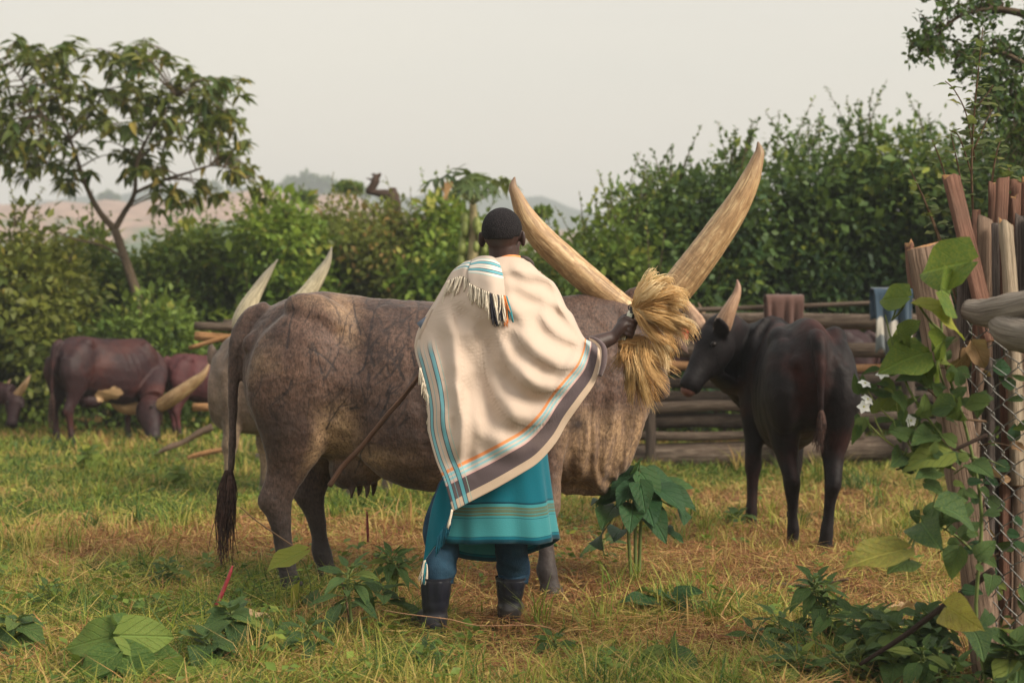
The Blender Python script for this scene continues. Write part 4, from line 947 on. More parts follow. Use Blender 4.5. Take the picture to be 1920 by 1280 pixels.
# ---- generic cow in its own frame, height about 1.27 at the hip
ST = [(.015, 1.06, .84, .09), (.06, 1.15, .76, .165), (.13, 1.215, .68, .215), (.24, 1.255, .61, .235), (.37, 1.265, .56, .245), (.52, 1.25, .52, .265), (.72, 1.235, .46, .295), (.92, 1.225, .43, .295),
      (1.10, 1.235, .44, .265), (1.24, 1.255, .45, .225), (1.36, 1.255, .46, .19), (1.46, 1.20, .50, .15)]
ST_G = ST[:-3] + [(1.22, 1.235, .45, .225), (1.33, 1.17, .47, .185), (1.42, 1.06, .54, .13)]
def herd_cow(name, loc, yaw, label, mat, neck, poll, muzzle, hup, ears, horns, hornmat, tail='down', scale=1.0, extra=None, legs=None, st=ST, voxel=.0135, group='long-horned cattle in the field', dewlap=None, es=1.0, tl=1.0):
    loc = np.asarray(loc, float); o = empty(name, loc, yaw, label, 'cow', group)
    o.scale = (scale,) * 3
    b = Bag(); trunk_piece(b, st)
    for sgn in (-1, 1):
        b.add(*ellipsoid((.34, sgn * .155, 1.165), (.10, .07, .08), nu=12)); b.add(*ellipsoid((.26, sgn * .15, .92), (.22, .115, .28), euler(0, R(12), 0)))
        b.add(*ellipsoid((1.24, sgn * .15, .90), (.14, .08, .30), euler(0, R(-14), 0))); b.add(*ellipsoid((.075, sgn * .10, 1.05), (.05, .045, .05), nu=12))
    lg = legs or [(HIND, .20, -1, 0, 0), (HIND, .24, 1, .05, 0), (FORE, 1.24, -1, 0, 0), (FORE, 1.20, 1, -.05, 0)]
    for pr, x, sd, fx, fy in lg: leg(b, pr, x, sd, .93, fx, fy, .88)
    nk = np.array(neck, float)
    v = tube(nk[:, :3], nk[:, 3], nk[:, 4], k=16, n=22); b.add(v[0], v[1], v[2])
    if dewlap:
        dv = np.array(dewlap, float); v = tube(dv[:, :3], dv[:, 3], dv[:, 4], k=12, n=16); b.add(v[0], v[1], v[2])
    head_piece(b, poll, muzzle, .95 * es, hup, ears, .19)
    tp = [(.10, 0, 1.20), (.02, 0, 1.16), (-.02, 0, 1.05), (-.03, 0, 1.05 - .20 * tl), (-.035, .0, 1.05 - .43 * tl), (-.035, 0, 1.05 - .55 * tl)]
    v = tube(tp, [.045, .046, .036, .027, .02, .013], k=10, n=26); b.add(v[0], v[1], v[2])
    if extra: extra(b)
    me = fuse(b, 'body', voxel, 10, .5)
    co = get_co(me); no = get_no(me)
    d = .006 * fbm(co, 3.5, 2) + .002 * fbm(co + 5, 14, 2)
    rib = np.clip((co[:, 0] - .65) / .15, 0, 1) * np.clip((1.15 - co[:, 0]) / .15, 0, 1) * np.clip((1.12 - co[:, 2]) / .15, 0, 1) * np.clip((co[:, 2] - .6) / .15, 0, 1)
    d += .003 * rib * np.sin((co[:, 0] + .25 * co[:, 2]) * 62)
    nk_ = np.clip((co[:, 0] - 1.3) / .1, 0, 1) * np.clip((co[:, 2] - .5) / .15, 0, 1) * np.clip((np.linalg.norm(co - np.asarray(poll), axis=1) - .3) / .1, 0, 1)
    d += .004 * nk_ * np.sin((co[:, 0] + .6 * co[:, 1]) * 70 + 1.5 * fbm(co, 4, 2))
    fl = np.exp(-(((co[:, 0] - .50) / .08) ** 2 + ((co[:, 2] - 1.04) / .10) ** 2)); d -= .022 * fl
    set_co(me, co + no * d[:, None])
    put('body', me, mat, o)
    for pts, r in horns: horn(o, np.array(pts, float), np.array(r, float), hornmat, np.zeros(3), 14, 26)
    eyes(o, poll, muzzle, .95 * es, hup)
    tail_hair(o, [(-.035, 0, 1.05 - .45 * tl), (-.04, 0, 1.05 - .59 * tl), (-.04, .01, 1.05 - .73 * tl), (-.035, .01, 1.05 - .87 * tl)], .036 if tl == 1 else .022, 110, 3)
    return o

# ---- 2: black cow at the right, seen from behind, its head turned to the left
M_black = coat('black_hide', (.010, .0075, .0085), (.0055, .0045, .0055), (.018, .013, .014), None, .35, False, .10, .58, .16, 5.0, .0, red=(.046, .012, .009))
bl = np.array([P(1526, 1040, 8.55)[0], 8.40, 0.0]); yawb = R(91)
Cb, Sb = math.cos(-yawb), math.sin(-yawb)
def BL(px, py, Y):
    w = P(px, py, Y) - bl; return np.array([w[0] * Cb - w[1] * Sb, w[0] * Sb + w[1] * Cb, w[2]])
pollb, muzb = BL(1343, 622, 9.55), BL(1290, 733, 9.42)
bc = herd_cow('black_cow', bl, yawb, 'dark black cow seen from behind, head turned toward the big cow\'s face', M_black,
         [(1.22, 0, 1.06, .20, .26), (1.36, .08, 1.04, .155, .235), (1.42, .20, 1.05, .13, .21), (*(pollb * .75 + np.array([1.42, .2, 1.05]) * .25), .115, .17), (*(pollb + np.array([0, .02, -.06])), .10, .12)],
         pollb, muzb, (0, .3, .9), [tuple(BL(1318, 598, 9.30) - BL(1328, 632, 9.42)), tuple(BL(1272, 603, 9.70) - BL(1305, 612, 9.62))],
         [([BL(1350, 628, 9.50), BL(1356, 607, 9.45), BL(1368, 580, 9.42), BL(1380, 555, 9.42), BL(1384, 538, 9.42), BL(1382, 524, 9.42)], [.045, .055, .042, .028, .018, .004]),
          ([BL(1318, 622, 9.62), BL(1308, 604, 9.68), BL(1296, 585, 9.72), BL(1280, 565, 9.74), BL(1266, 546, 9.74), BL(1258, 528, 9.74)], [.04, .046, .036, .028, .018, .004])],
         material('grey_horn', horn_fn((.40, .24, .15), (.62, .42, .28), (.20, .10, .08), .6)),
         scale=1.0, st=[(x, zt + .03, zb + .06, w * .69) for x, zt, zb, w in ST],
         legs=[(HIND, .18, -1, -.03, .075), (HIND, .28, 1, .10, -.075), (FORE, 1.20, -1, -.05, .05), (FORE, 1.22, 1, .02, .03)],
         dewlap=[(1.18, .02, .62, .05, .14), (1.34, .06, .66, .035, .14), (1.42, .15, .80, .03, .12), (*(pollb * .62 + muzb * .38 + np.array([.03, -.05, -.12])), .03, .06)], es=1.0, tl=.55)
M_tag = plain('red_plastic_tag', (.75, .03, .035), .4, .5, .1)
V, Q, T = ellipsoid(muzb - norm(muzb - pollb) * .012, (.040, .050, .046), None, 12, 8); put('muzzle', np_mesh('muzzle', V, [Q, T]), plain('tan_muzzle', (.15, .065, .05), .5, .35, .4, 30), bc)
tagp = Bag(); e = BL(1283, 624, 9.60)
bm = bmesh.new(); bmesh.ops.create_cube(bm, size=1.0); bmesh.ops.scale(bm, vec=(.008, .052, .085), verts=bm.verts); bmesh.ops.bevel(bm, geom=bm.edges[:], offset=.003, segments=1, affect='EDGES')
tm = bpy.data.meshes.new('ear_tag'); bm.to_mesh(tm); bm.free()
o = put('ear_tag', tm, M_tag, bc, e, 'red plastic ear tag'); o.rotation_euler = (0, 0, R(10))

# ---- 3: second grey cow behind the first, facing left with its head turned away
M_grey = coat('pale_grey_hide', (.155, .108, .080), (.085, .058, .045), (.25, .18, .13), ((.30, .215, .14), .56, 2.0), .5, False, .13, seed=9.0)
gp = np.array([P(778, 935, 11.3)[0], 11.3, 0.0])
def GLo(px, py, Y):
    w = P(px, py, Y) - gp; return np.array([-w[0], -w[1], w[2]])
pg, mg = GLo(505, 615, 11.65), GLo(520, 690, 12.0)
herd_cow('longhorn_cow', gp, R(180), 'second grey cow half hidden behind the big cow\'s rump, pale horns raised', M_grey,
         [(1.12, 0, .96, .18, .26), (1.26, -.08, .99, .165, .24), (1.22, -.24, 1.05, .15, .20), (*(pg * .8 + np.array([1.22, -.24, 1.05]) * .2), .13, .16), (*pg, .11, .13)],
         pg, mg, (0, -.75, .6), [tuple(GLo(392, 665, 11.6) - GLo(425, 640, 11.6)), (-.9, .1, -.2)],
         [([GLo(478, 640, 11.6), GLo(455, 612, 11.55), GLo(463, 580, 11.55), GLo(482, 545, 11.55), GLo(502, 513, 11.55), GLo(521, 486, 11.55)], [.06, .078, .070, .048, .028, .003]),
          ([GLo(520, 625, 11.7), GLo(552, 580, 11.7), GLo(580, 545, 11.7), GLo(602, 512, 11.7), GLo(615, 488, 11.7), GLo(622, 462, 11.7)], [.06, .074, .062, .045, .026, .003])],
         M_hornp, st=[(x, zt - .02, zb + .02, w) for x, zt, zb, w in ST[:-3] + [(1.24, 1.245, .45, .225), (1.37, 1.16, .46, .19), (1.47, 1.02, .54, .14)]], extra=lambda b: b.add(*ellipsoid(GLo(396, 664, 11.35), (.045, .022, .085), euler(0, R(-8), 0))),
         legs=[(HIND, .22, -1, 0, 0), (HIND, .42, 1, .05, 0), (FORE, 1.12, -1, -.02, 0), (FORE, 1.27, 1, .07, 0)])

# ---- 4: dark brown grazing cow at the left, 5: red-brown one behind it, 6: one at the very edge, 7: one behind the fence
M_brown = coat('dark_brown_hide', (.030, .0115, .0135), (.016, .0075, .009), (.046, .018, .019), None, .35, False, .10, .55, .25, 12.0, .0, red=(.062, .017, .013), patch=(.62, .56, .16, .09))
l4 = np.array([P(108, 832, 16.5)[0], 16.4, 0.0]); y4 = R(50); C4, S4 = math.cos(-y4), math.sin(-y4)
def L4(px, py, Y):
    w = P(px, py, Y) - l4; return np.array([w[0] * C4 - w[1] * S4, w[0] * S4 + w[1] * C4, w[2]]) / .90
p4 = L4(285, 752, 16.9); 
herd_cow('longhorn_cow', l4, y4, 'dark brown cow grazing with white belly patch near the field edge', M_brown,
         [(1.14, 0, .96, .18, .26), (1.32, -.02, .86, .15, .23), (*(p4 * .55 + np.array([1.32, 0, .9]) * .45), .125, .19), (*(p4 + np.array([0, 0, .04])), .105, .14)],
         p4, L4(288, 826, 16.65), (.6, -.6, .4), [tuple(L4(262, 775, 16.9) - L4(280, 765, 16.9)), tuple(L4(312, 775, 16.8) - L4(295, 765, 16.8))],
         [([L4(292, 765, 16.85), L4(308, 756, 16.8), L4(334, 739, 16.7), L4(360, 720, 16.65), L4(380, 703, 16.6), L4(390, 686, 16.6), L4(391, 680, 16.6)], [.06, .085, .085, .07, .045, .020, .003]),
          ([L4(280, 762, 17.0), L4(262, 765, 17.05), L4(238, 764, 17.1), L4(218, 752, 17.1), L4(222, 738, 17.1), L4(238, 722, 17.1)], [.06, .08, .085, .075, .05, .004])],
         M_horn, scale=.90, st=ST_G, legs=[(HIND, .16, -1, -.02, 0), (HIND, .14, 1, .0, .02), (FORE, 1.22, -1, .0, 0), (FORE, 1.16, 1, -.05, 0)],
         extra=lambda b: b.add(*ellipsoid((.50, 0, .50), (.16, .13, .10))), es=1.25)
l5 = np.array([P(310, 808, 17.6)[0], 17.5, 0.0])
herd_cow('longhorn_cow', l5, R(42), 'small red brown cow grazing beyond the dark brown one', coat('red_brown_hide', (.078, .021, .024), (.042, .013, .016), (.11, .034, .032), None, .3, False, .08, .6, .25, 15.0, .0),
         [(1.20, 0, 1.0, .19, .27), (1.38, 0, .92, .145, .22), (1.50, 0, .74, .12, .18), (1.57, 0, .58, .105, .14), (1.60, 0, .50, .10, .12)], (1.60, 0, .50), (1.68, 0, .06), (.9, 0, .3), [(0, 1, -.1), (0, -1, -.1)],
         [([(1.60, -.06, .50), (1.62, -.22, .56), (1.64, -.40, .70), (1.60, -.50, .90)], [.05, .055, .04, .004]), ([(1.60, .06, .50), (1.62, .22, .56), (1.64, .40, .70), (1.60, .55, .98)], [.05, .055, .04, .004])], M_horn, scale=.74, st=ST_G)
l6 = np.array([P(-262, 790, 17.6)[0], 17.6, 0.0])
h6 = lambda px, py, Y: (P(px, py, Y) - l6) / .9
p6 = h6(30, 742, 17.5)
herd_cow('longhorn_cow', l6, 0.0, 'dark cow at the picture edge showing only its lowered head and tan horns', M_brown,
         [(1.20, 0, 1.0, .19, .27), (1.40, 0, .82, .145, .21), (1.6, 0, .58, .12, .16), (*(p6 + np.array([-.05, 0, .02])), .10, .13)],
         p6, h6(22, 800, 17.35), (.5, -.5, .6), [(.2, -.6, -.3), (-.3, .8, -.2)],
         [([h6(18, 752, 17.5), h6(25, 748, 17.5), h6(40, 730, 17.45), h6(50, 715, 17.4), h6(57, 702, 17.4)], [.04, .05, .046, .03, .004]), ([h6(18, 742, 17.6), h6(5, 742, 17.65), h6(6, 733, 17.7), h6(12, 724, 17.7), h6(20, 710, 17.7)], [.04, .045, .042, .028, .004])],
         M_horn, scale=.90)
l7 = np.array([P(1640, 830, 15.4)[0], 15.4, 0.0])
herd_cow('longhorn_cow', l7, R(178), 'dark purple brown cow standing behind the log fence beyond the black cow', M_brown,
         [(1.20, 0, 1.0, .19, .27), (1.42, 0, 1.02, .145, .22), (1.62, 0, 1.06, .12, .17), (1.74, 0, 1.08, .10, .12)], (1.76, 0, 1.08), (2.08, .0, .80), (.5, 0, .8), [(-.1, 1, 0), (-.1, -1, 0)],
         [([(1.74, -.06, 1.12), (1.72, -.20, 1.2), (1.74, -.34, 1.35), (1.8, -.38, 1.5)], [.04, .042, .03, .004]), ([(1.74, .06, 1.12), (1.72, .20, 1.2), (1.74, .34, 1.35), (1.8, .38, 1.5)], [.04, .042, .03, .004])], M_horn, scale=.98)
# ------------------------------------------------------------------ the herdsman
MY = 6.35
mo = np.array([P(925, 1190, MY)[0], MY, 0.0])
man = empty('person', mo, 0, 'herdsman seen from behind in cream shawl, teal wrap, jeans and rubber boots', 'person')
def MP(px, py, Y): return P(px, py, Y) - mo
b = Bag()
def tb_(pts, ra, rb=None, up=(0, 1, 0), k=14, n=None):
    v = tube(pts, ra, rb, k=k, up=up, n=n or len(pts) * 5); b.add(v[0], v[1], v[2])
# torso, neck
tb_([MP(930, 850, 6.38), MP(930, 790, 6.38), MP(932, 700, 6.38), MP(938, 610, 6.38), MP(942, 550, 6.39), MP(944, 512, 6.39)], [.16, .15, .15, .165, .15, .08], [.115, .11, .11, .115, .105, .08])
tb_([MP(944, 520, 6.39), MP(944, 490, 6.38), MP(943, 462, 6.375)], [.075, .060, .060], [.07, .062, .064])
# head: skull, face turned a little to the right
hc = MP(942, 440, 6.38); yaw = R(-14); Hr = euler(R(4), 0, yaw)
def HP(x, y, z): return hc + Hr @ np.array([x, y, z])        # y forward (away from the camera)
b.add(*ellipsoid(HP(0, -.008, .018), (.078, .098, .088), Hr, 20, 14))
b.add(*ellipsoid(HP(0, .040, -.055), (.060, .066, .082), Hr, 18, 12))
b.add(*ellipsoid(HP(0, .088, -.105), (.030, .022, .020), Hr, 12, 8))            # chin
b.add(*ellipsoid(HP(0, .112, -.035), (.019, .020, .016), Hr, 12, 8))            # nose
v = tube([HP(0, .092, .015), HP(0, .106, -.012), HP(0, .115, -.032)], [.010, .012, .015], k=10, n=8); b.add(v[0], v[1], v[2])
for s in (-1, 1):
    b.add(*ellipsoid(HP(s * .034, .086, .020), (.028, .014, .011), Hr, 12, 8))   # brow
    b.add(*ellipsoid(HP(s * .042, .070, -.030), (.024, .024, .020), Hr, 12, 8))  # cheek
    b.add(*ellipsoid(HP(s * .086, .000, -.018), (.011, .021, .034), Hr @ euler(0, 0, s * R(24)), 12, 10))   # ear
    b.add(*ellipsoid(HP(s * .092, -.012, -.012), (.007, .009, .028), Hr @ euler(0, 0, s * R(24)), 10, 8))
b.add(*ellipsoid(HP(0, .100, -.068), (.024, .012, .008), Hr, 12, 8)); b.add(*ellipsoid(HP(0, .099, -.080), (.021, .012, .008), Hr, 12, 8))
# arms
RS, RE, RW = MP(1006, 562, 6.43), MP(1074, 662, 6.42), MP(1150, 632, 6.475)
tb_([MP(980, 545, 6.40), RS, (RS + RE) / 2 + np.array([.01, 0, 0]), RE], [.075, .066, .052, .045], n=20)
tb_([RE, RE * .7 + RW * .3, RE * .35 + RW * .65, RW], [.046, .046, .037, .029], [.046, .045, .034, .026], n=20)
LS, LE, LW = MP(884, 556, 6.43), MP(832, 640, 6.47), MP(822, 700, 6.42)
tb_([MP(905, 545, 6.40), LS, (LS + LE) / 2 - np.array([.01, 0, 0]), LE], [.075, .066, .052, .044], n=20)
tb_([LE, LE * .5 + LW * .5, LW], [.044, .040, .028], n=14)
# right hand closed on the whisk's handle
hA = MP(1176, 612, 6.50); hu = norm(np.array([.30, .02, .95])); he1 = norm(np.cross(hu, np.cross(np.array([-.75, -.65, 0]), hu))); he2 = np.cross(hu, he1)
def fist(A, u, e1, e2, W, sgn=1):
    pal = A + e1 * .030 - u * .004
    tb_([W, W * .45 + pal * .55, pal + e1 * .002, pal], [.028, .034, .036, .030], [.024, .024, .023, .020], up=tuple(u), n=14)
    b.add(*ellipsoid(pal, (.024, .026, .044), np.stack([e1, e2, u], 1), 14, 10))
    for k, (off, ln, r) in enumerate([(.030, 1.0, .0098), (.0095, 1.08, .0100), (-.0115, 1.0, .0096), (-.031, .84, .0086)]):
        an = np.radians(np.array([18, 62, 110, 160, 205, 235]) * (.92 + .08 * ln)); rad = np.array([.038, .037, .032, .028, .024, .021])
        pts = [A + u * (off - .002 * q) + (e1 * math.cos(a) + sgn * e2 * math.sin(a)) * r_ for q, (a, r_) in enumerate(zip(an, rad))]
        v = tube(pts, np.array([1.12, 1.1, 1.0, 1.03, .92, .7]) * r, k=10, n=18); b.add(v[0], v[1], v[2])
        b.add(*ellipsoid(pts[0] , (r * 1.25,) * 3, None, 10, 8))
    pts = [pal - sgn * e2 * .012 - u * .012, A - sgn * e2 * .034 + e1 * .014 + u * .018, A - sgn * e2 * .030 - e1 * .004 + u * .040, A - sgn * e2 * .016 - e1 * .014 + u * .056]
    v = tube(pts, [.016, .0135, .0115, .0085], k=10, n=14); b.add(v[0], v[1], v[2])
fist(hA, hu, he1, he2, RW, 1)
lA = MP(815, 675, 6.36); lu = norm(MP(785, 705, 6.24) - MP(618, 908, 6.50)); le1 = norm(np.cross(lu, np.cross(np.array([.5, .3, .8]), lu))); le2 = np.cross(lu, le1)
fist(lA, lu, le1, le2, LW, 1)
# legs and feet (inside the jeans and boots)
for s, (kx, ky, kY), (ax, ay, aY) in ((-1, (836, 1010, 6.36), (820, 1165, 6.30)), (1, (960, 1010, 6.54), (958, 1150, 6.585))):
    hip = MP(930 + s * 36, 850, 6.39); kn = MP(kx, ky, kY); an = MP(ax, ay, aY)
    tb_([hip, hip * .5 + kn * .5, kn, kn * .6 + an * .4, an], [.085, .070, .046, .044, .034], n=26)
    v = tube([an + (0, -.03, -.03), an + (s * .01, .05, -.05), an + (s * .025, .15, -.065)], [.036, .042, .030], [.034, .032, .02], k=12, n=10); b.add(v[0], v[1], v[2])
bme = fuse(b, 'body', .0058, 3, .5)
def skin_fn(g):
    n = g.noise(60.0, g.obj(), 4)
    c = g.ramp(g.noise(7.0, g.obj(), 3), [(.35, (.034, .018, .016)), (.65, (.060, .032, .027))])
    return pbsdf(g, c, .48, .45, g.bump(n, .25, .003), **{'Subsurface_Weight': .08, 'Subsurface_Radius': (.02, .008, .004), 'Subsurface_Scale': .3})
put('body', bme, material('dark_skin', skin_fn), man)
for s in (-1, 1):
    V, Q, T = ellipsoid(HP(s * .033, .088, .006), (.011, .009, .008), Hr, 12, 8); put('eye', np_mesh('eye', V, [Q, T]), M_eye, man)
# short cropped hair: a cap following the skull
th = np.linspace(0, 1, 26); ph = np.linspace(0, 2 * math.pi, 48, endpoint=False)
V = []
for t in th:
    for p in ph:
        fwd = math.sin(p)                         # +1 face side, -1 nape
        ang = t * (R(112) if fwd < 0 else R(112) - R(50) * fwd)
        if abs(math.cos(p)) > .8: ang *= .94
        x = .0818 * math.sin(ang) * math.cos(p); y = .1018 * math.sin(ang) * math.sin(p) - .008; z = .0925 * math.cos(ang) + .018
        if ang > R(95): x *= 1 - .18 * (ang - R(95)); 
        V.append(HP(x, y, z))
V = np.array(V); i, j = np.meshgrid(np.arange(25), np.arange(48), indexing='ij'); i = i.ravel(); j = j.ravel(); j2 = (j + 1) % 48
hme = np_mesh('hair', V, np.stack([i * 48 + j, (i + 1) * 48 + j, (i + 1) * 48 + j2, i * 48 + j2], 1))
def hair_fn(g):
    v = g.noise(210.0, g.obj(), 3, .8)
    c = g.ramp(v, [(.36, (.008, .007, .009)), (.52, (.018, .015, .018)), (.70, (.055, .048, .050))])
    return pbsdf(g, c, .85, .2, g.bump(v, 1.0, .012))
o = put('hair', hme, material('cropped_hair', hair_fn), man); m = o.modifiers.new('thick', 'SOLIDIFY'); m.thickness = .006

# jeans and boots
def jeans_fn(g):
    n = g.noise(9.0, g.obj(), 4); w = g.noise(300.0, g.map(g.obj(), (1, 1, .3)), 2)
    c = g.ramp(n, [(.3, (.010, .028, .055)), (.7, (.030, .075, .120))])
    return pbsdf(g, g.mix(.5, c, g.mix(w, c, (.5, .5, .5), 'OVERLAY')), .9, .15, g.bump(g.m('ADD', w, g.m('MULTIPLY', n, 2.0)), .5, .006))
M_jean = material('blue_denim', jeans_fn)
def boot_fn(g):
    n = g.noise(12.0, g.obj(), 4)
    c = g.mix(g.ramp(n, [(.45, 0.0), (.7, .7)]), (.008, .010, .020), (.026, .028, .040))
    z = g.sep(g.obj())[2]
    c = g.mix(g.m('MULTIPLY', g.ramp(z, [(.02, .7), (.12, 0.0)]), g.ramp(n, [(.4, .2), (.6, 1.0)])), c, (.07, .055, .035))
    return pbsdf(g, c, .38, .5, g.bump(n, .3, .006))
M_boot = material('dark_rubber', boot_fn)
def sleeve_cloth(name, pts, ra, mat, seed, wr=.05, n=40, k=28, rb=None):
    V, Q, T, t = tube(pts, ra, rb, k=k, up=(0, 1, 0), n=n)
    g = np.random.default_rng(seed); c = np.repeat(smooth_path(pts, n), k, 0); c = np.vstack([c, c[:1], c[-1:]])
    d = V - c; zz = V[:, 2]; ang = np.arctan2(d[:, 1], d[:, 0])
    w = 1 + wr * np.sin(zz * 95 + 1.6 * np.sin(ang * 2 + seed) + 1.2 * np.sin(ang + 2.0)) * np.clip(.4 + .6 * np.sin(ang * 1.5 + seed), 0, 1)
    V = c + d * w[:, None]
    return put(name, np_mesh(name, V, [Q, T], True, {'tuv': t}), mat, man)
for s, kx, kY, bx, bt, bY in ((-1, 832, 6.36, 817, 6.30, 6.30), (1, 959, 6.50, 957, 6.54, 6.54)):
    hip = MP(930 + s * 34, 860, 6.39)
    sleeve_cloth('jeans_leg', [hip, MP(kx, 980, kY), MP(kx - (2 if s < 0 else 0), 1030, kY), MP(bx + 6, 1066, bY + .02), MP(bx + 6, 1094, bY + .01)], [.100, .080, .067, .070, .060], M_jean, 3 + s)
    bb = Bag()
    an = MP(bx - 2, 1160 if s < 0 else 1135, bY); top = MP(bx + 1, 1083, bY)
    sol = np.array([an[0], an[1], .0])
    v = tube([top, top * .75 + an * .25, top * .3 + an * .7, an * .6 + sol * .4 , sol + (0, .0, .05), sol + (0, .01, .012)], [.064, .062, .053, .050, .050, .046], [.068, .066, .056, .058, .062, .058], k=22, up=(0, 1, 0), n=30); bb.add(v[0], v[1], v[2])
    tdir = norm(np.array([s * .22 - .12, .95, 0]))
    v = tube([sol + (0, -.045, .045), sol + tdir * .04 + (0, 0, .048), sol + tdir * .12 + (0, 0, .045), sol + tdir * .19 + (0, 0, .038), sol + tdir * .215 + (0, 0, .034)], [.042, .048, .050, .045, .02], [.045, .046, .042, .034, .018], k=18, up=(0, 0, 1), n=26); bb.add(v[0], v[1], v[2])
    bme_ = fuse(bb, 'boot', .006, 3, .5)
    bo = put('boot', bme_, M_boot, man)
    co = get_co(bme_); no = get_no(bme_); ang = np.arctan2(co[:, 1] - an[1], co[:, 0] - an[0]); up_ = np.clip((co[:, 2] - .12) / .05, 0, 1)
    set_co(bme_, co + no * (.0025 * up_ * np.sin(ang * 9) * np.clip(-np.sin(ang), 0, 1) + .0022 * np.sin(co[:, 2] * 110) * np.clip((.16 - co[:, 2]) / .06, 0, 1) * (co[:, 2] > .06))[:, None])
    V, Q, T, t = tube([top + (0, 0, -.004), top + (0, 0, .006)], [.0665, .0665], [.0705, .0705], k=26, up=(0, 1, 0), cap=False, n=4)
    put('boot_rim', np_mesh('boot_rim', V, Q), M_boot, bo)

# teal wrap: a skirt wound round the hips, one end overlapping at the left
WZ, HZ = .90, .378
def skirt_fn(g):
    u = g.sep(g.attr('luv').outputs['Vector']); v = u[1]
    w = g.noise(420.0, g.map(g.obj(), (1, 1, .15)), 2); w2 = g.noise(380.0, g.map(g.obj(), (.15, .15, 1)), 2)
    teal = (.003, .130, .185); lt = (.055, .275, .300); ol = (.120, .155, .090); dk = (.004, .050, .080)
    s = [(0, dk), (.014, dk), (.016, teal), (.024, teal), (.026, dk), (.029, lt), (.098, lt), (.100, dk), (.103, lt), (.108, lt), (.110, ol), (.118, ol), (.119, lt), (.122, ol), (.132, ol), (.133, lt), (.136, ol), (.143, ol), (.145, lt), (.155, lt), (.158, dk), (.162, dk), (.165, teal), (.30, teal)]
    c = g.ramp(g.m('MULTIPLY', v, 2.0), [(p * 2, q) for p, q in s], 'CONSTANT')
    c = g.mix(.35, c, g.mix(w, c, (.5, .5, .5), 'OVERLAY'))
    big = g.noise(5.0, g.obj(), 3)
    c = g.mix(g.ramp(big, [(.4, 0.0), (.8, .25)]), c, (.02, .20, .25))
    return pbsdf(g, c, .85, .12, g.bump(g.m('ADD', w, w2), .3, .002), **{'Sheen_Weight': .2})
M_skirt = material('teal_cloth', skirt_fn)
na, nz = 96, 34
V = np.zeros((na, nz, 3)); U = np.zeros((na, nz, 3))
for i in range(na):
    a = i / na * 2 * math.pi; ca, sa = math.cos(a), math.sin(a)
    fr = max(0, sa)                                                 # front (away from the camera)
    hem = HZ - .115 * fr * (1 - .25 * ca) - .004 * math.sin(a * 5)
    for j in range(nz):
        t = j / (nz - 1); z = hem + (WZ - hem) * t
        cxp = 933 * (1 - t) + 932 * t; rx = .245 * (1 - t) + .185 * t; ry = .178 * (1 - t) + .135 * t
        pl = (1 - t) ** 1.3 * (.010 * math.sin(a * 7 + .8) + .006 * math.sin(a * 13 + 2 + 3 * t) + .004 * math.sin(a * 3 + z * 9))
        c = MP(cxp, 900, 6.40)
        V[i, j] = (c[0] + (rx + pl) * np.sign(ca) * abs(ca) ** .9, c[1] + (ry + pl) * np.sign(sa) * abs(sa) ** .9, z)
        U[i, j] = (i / na, (WZ - hem) * t * (HZ and 1), 0)
i, j = np.meshgrid(np.arange(na), np.arange(nz - 1), indexing='ij'); i = i.ravel(); j = j.ravel(); i2 = (i + 1) % na
sk_o = put('wrap_skirt', np_mesh('wrap_skirt', V.reshape(-1, 3), np.stack([i * nz + j, i2 * nz + j, i2 * nz + j + 1, i * nz + j + 1], 1), True, {'luv': U.reshape(-1, 3)}), M_skirt, man)
m = sk_o.modifiers.new('thick', 'SOLIDIFY'); m.thickness = .004

# ---- shawl: a Coons patch between four edges read off the photo, depth from a smooth field, then folds
def curve2(pts, n):
    p = smooth_path(np.array(pts, float), 200); L = np.concatenate([[0], np.cumsum(np.linalg.norm(np.diff(p, axis=0), axis=1))])
    t = np.linspace(0, L[-1], n); return np.stack([np.interp(t, L, p[:, c]) for c in range(p.shape[1])], 1)
def coons(bot, top, lef, rig):
    ns, nt = len(bot), len(lef); s = np.linspace(0, 1, ns)[:, None, None]; t = np.linspace(0, 1, nt)[None, :, None]
    L1 = (1 - t) * bot[:, None] + t * top[:, None]; L2 = (1 - s) * lef[None] + s * rig[None]
    B = (1 - s) * (1 - t) * bot[0] + s * (1 - t) * bot[-1] + (1 - s) * t * top[0] + s * t * top[-1]
    return L1 + L2 - B
def rbf(ctrl):
    c = np.array(ctrl, float); p = c[:, :2] / 100
    phi = lambda r: np.where(r > 1e-9, r * r * np.log(r + 1e-12), 0)
    n = len(c); A = np.zeros((n + 3, n + 3)); d = np.linalg.norm(p[:, None] - p[None], axis=2)
    A[:n, :n] = phi(d) + np.eye(n) * .02; A[:n, n] = 1; A[n, :n] = 1; A[:n, n + 1:] = p; A[n + 1:, :n] = p.T
    w = np.linalg.solve(A, np.concatenate([c[:, 2], [0, 0, 0]]))
    def f(X, Y):
        q = np.stack([X, Y], -1).reshape(-1, 2) / 100; r = np.linalg.norm(q[:, None] - p[None], axis=2)
        return (phi(r) @ w[:n] + w[n] + q @ w[n + 1:]).reshape(np.shape(X))
    return f
NS, NT = 170, 200
bot = curve2([(849, 958), (880, 941), (930, 915), (975, 889), (1010, 866), (1042, 830), (1064, 792), (1090, 755), (1113, 722), (1122, 698), (1127, 672), (1127, 655)], NS)
top = curve2([(866, 494), (900, 484), (925, 484), (945, 481), (970, 482), (990, 489), (1012, 510), (1024, 522)], NS)
lef = curve2([(849, 958), (834, 905), (817, 862), (804, 812), (802, 770), (797, 735), (786, 690), (777, 652), (783, 620), (798, 592), (816, 563), (832, 535), (848, 508), (866, 494)], NT)
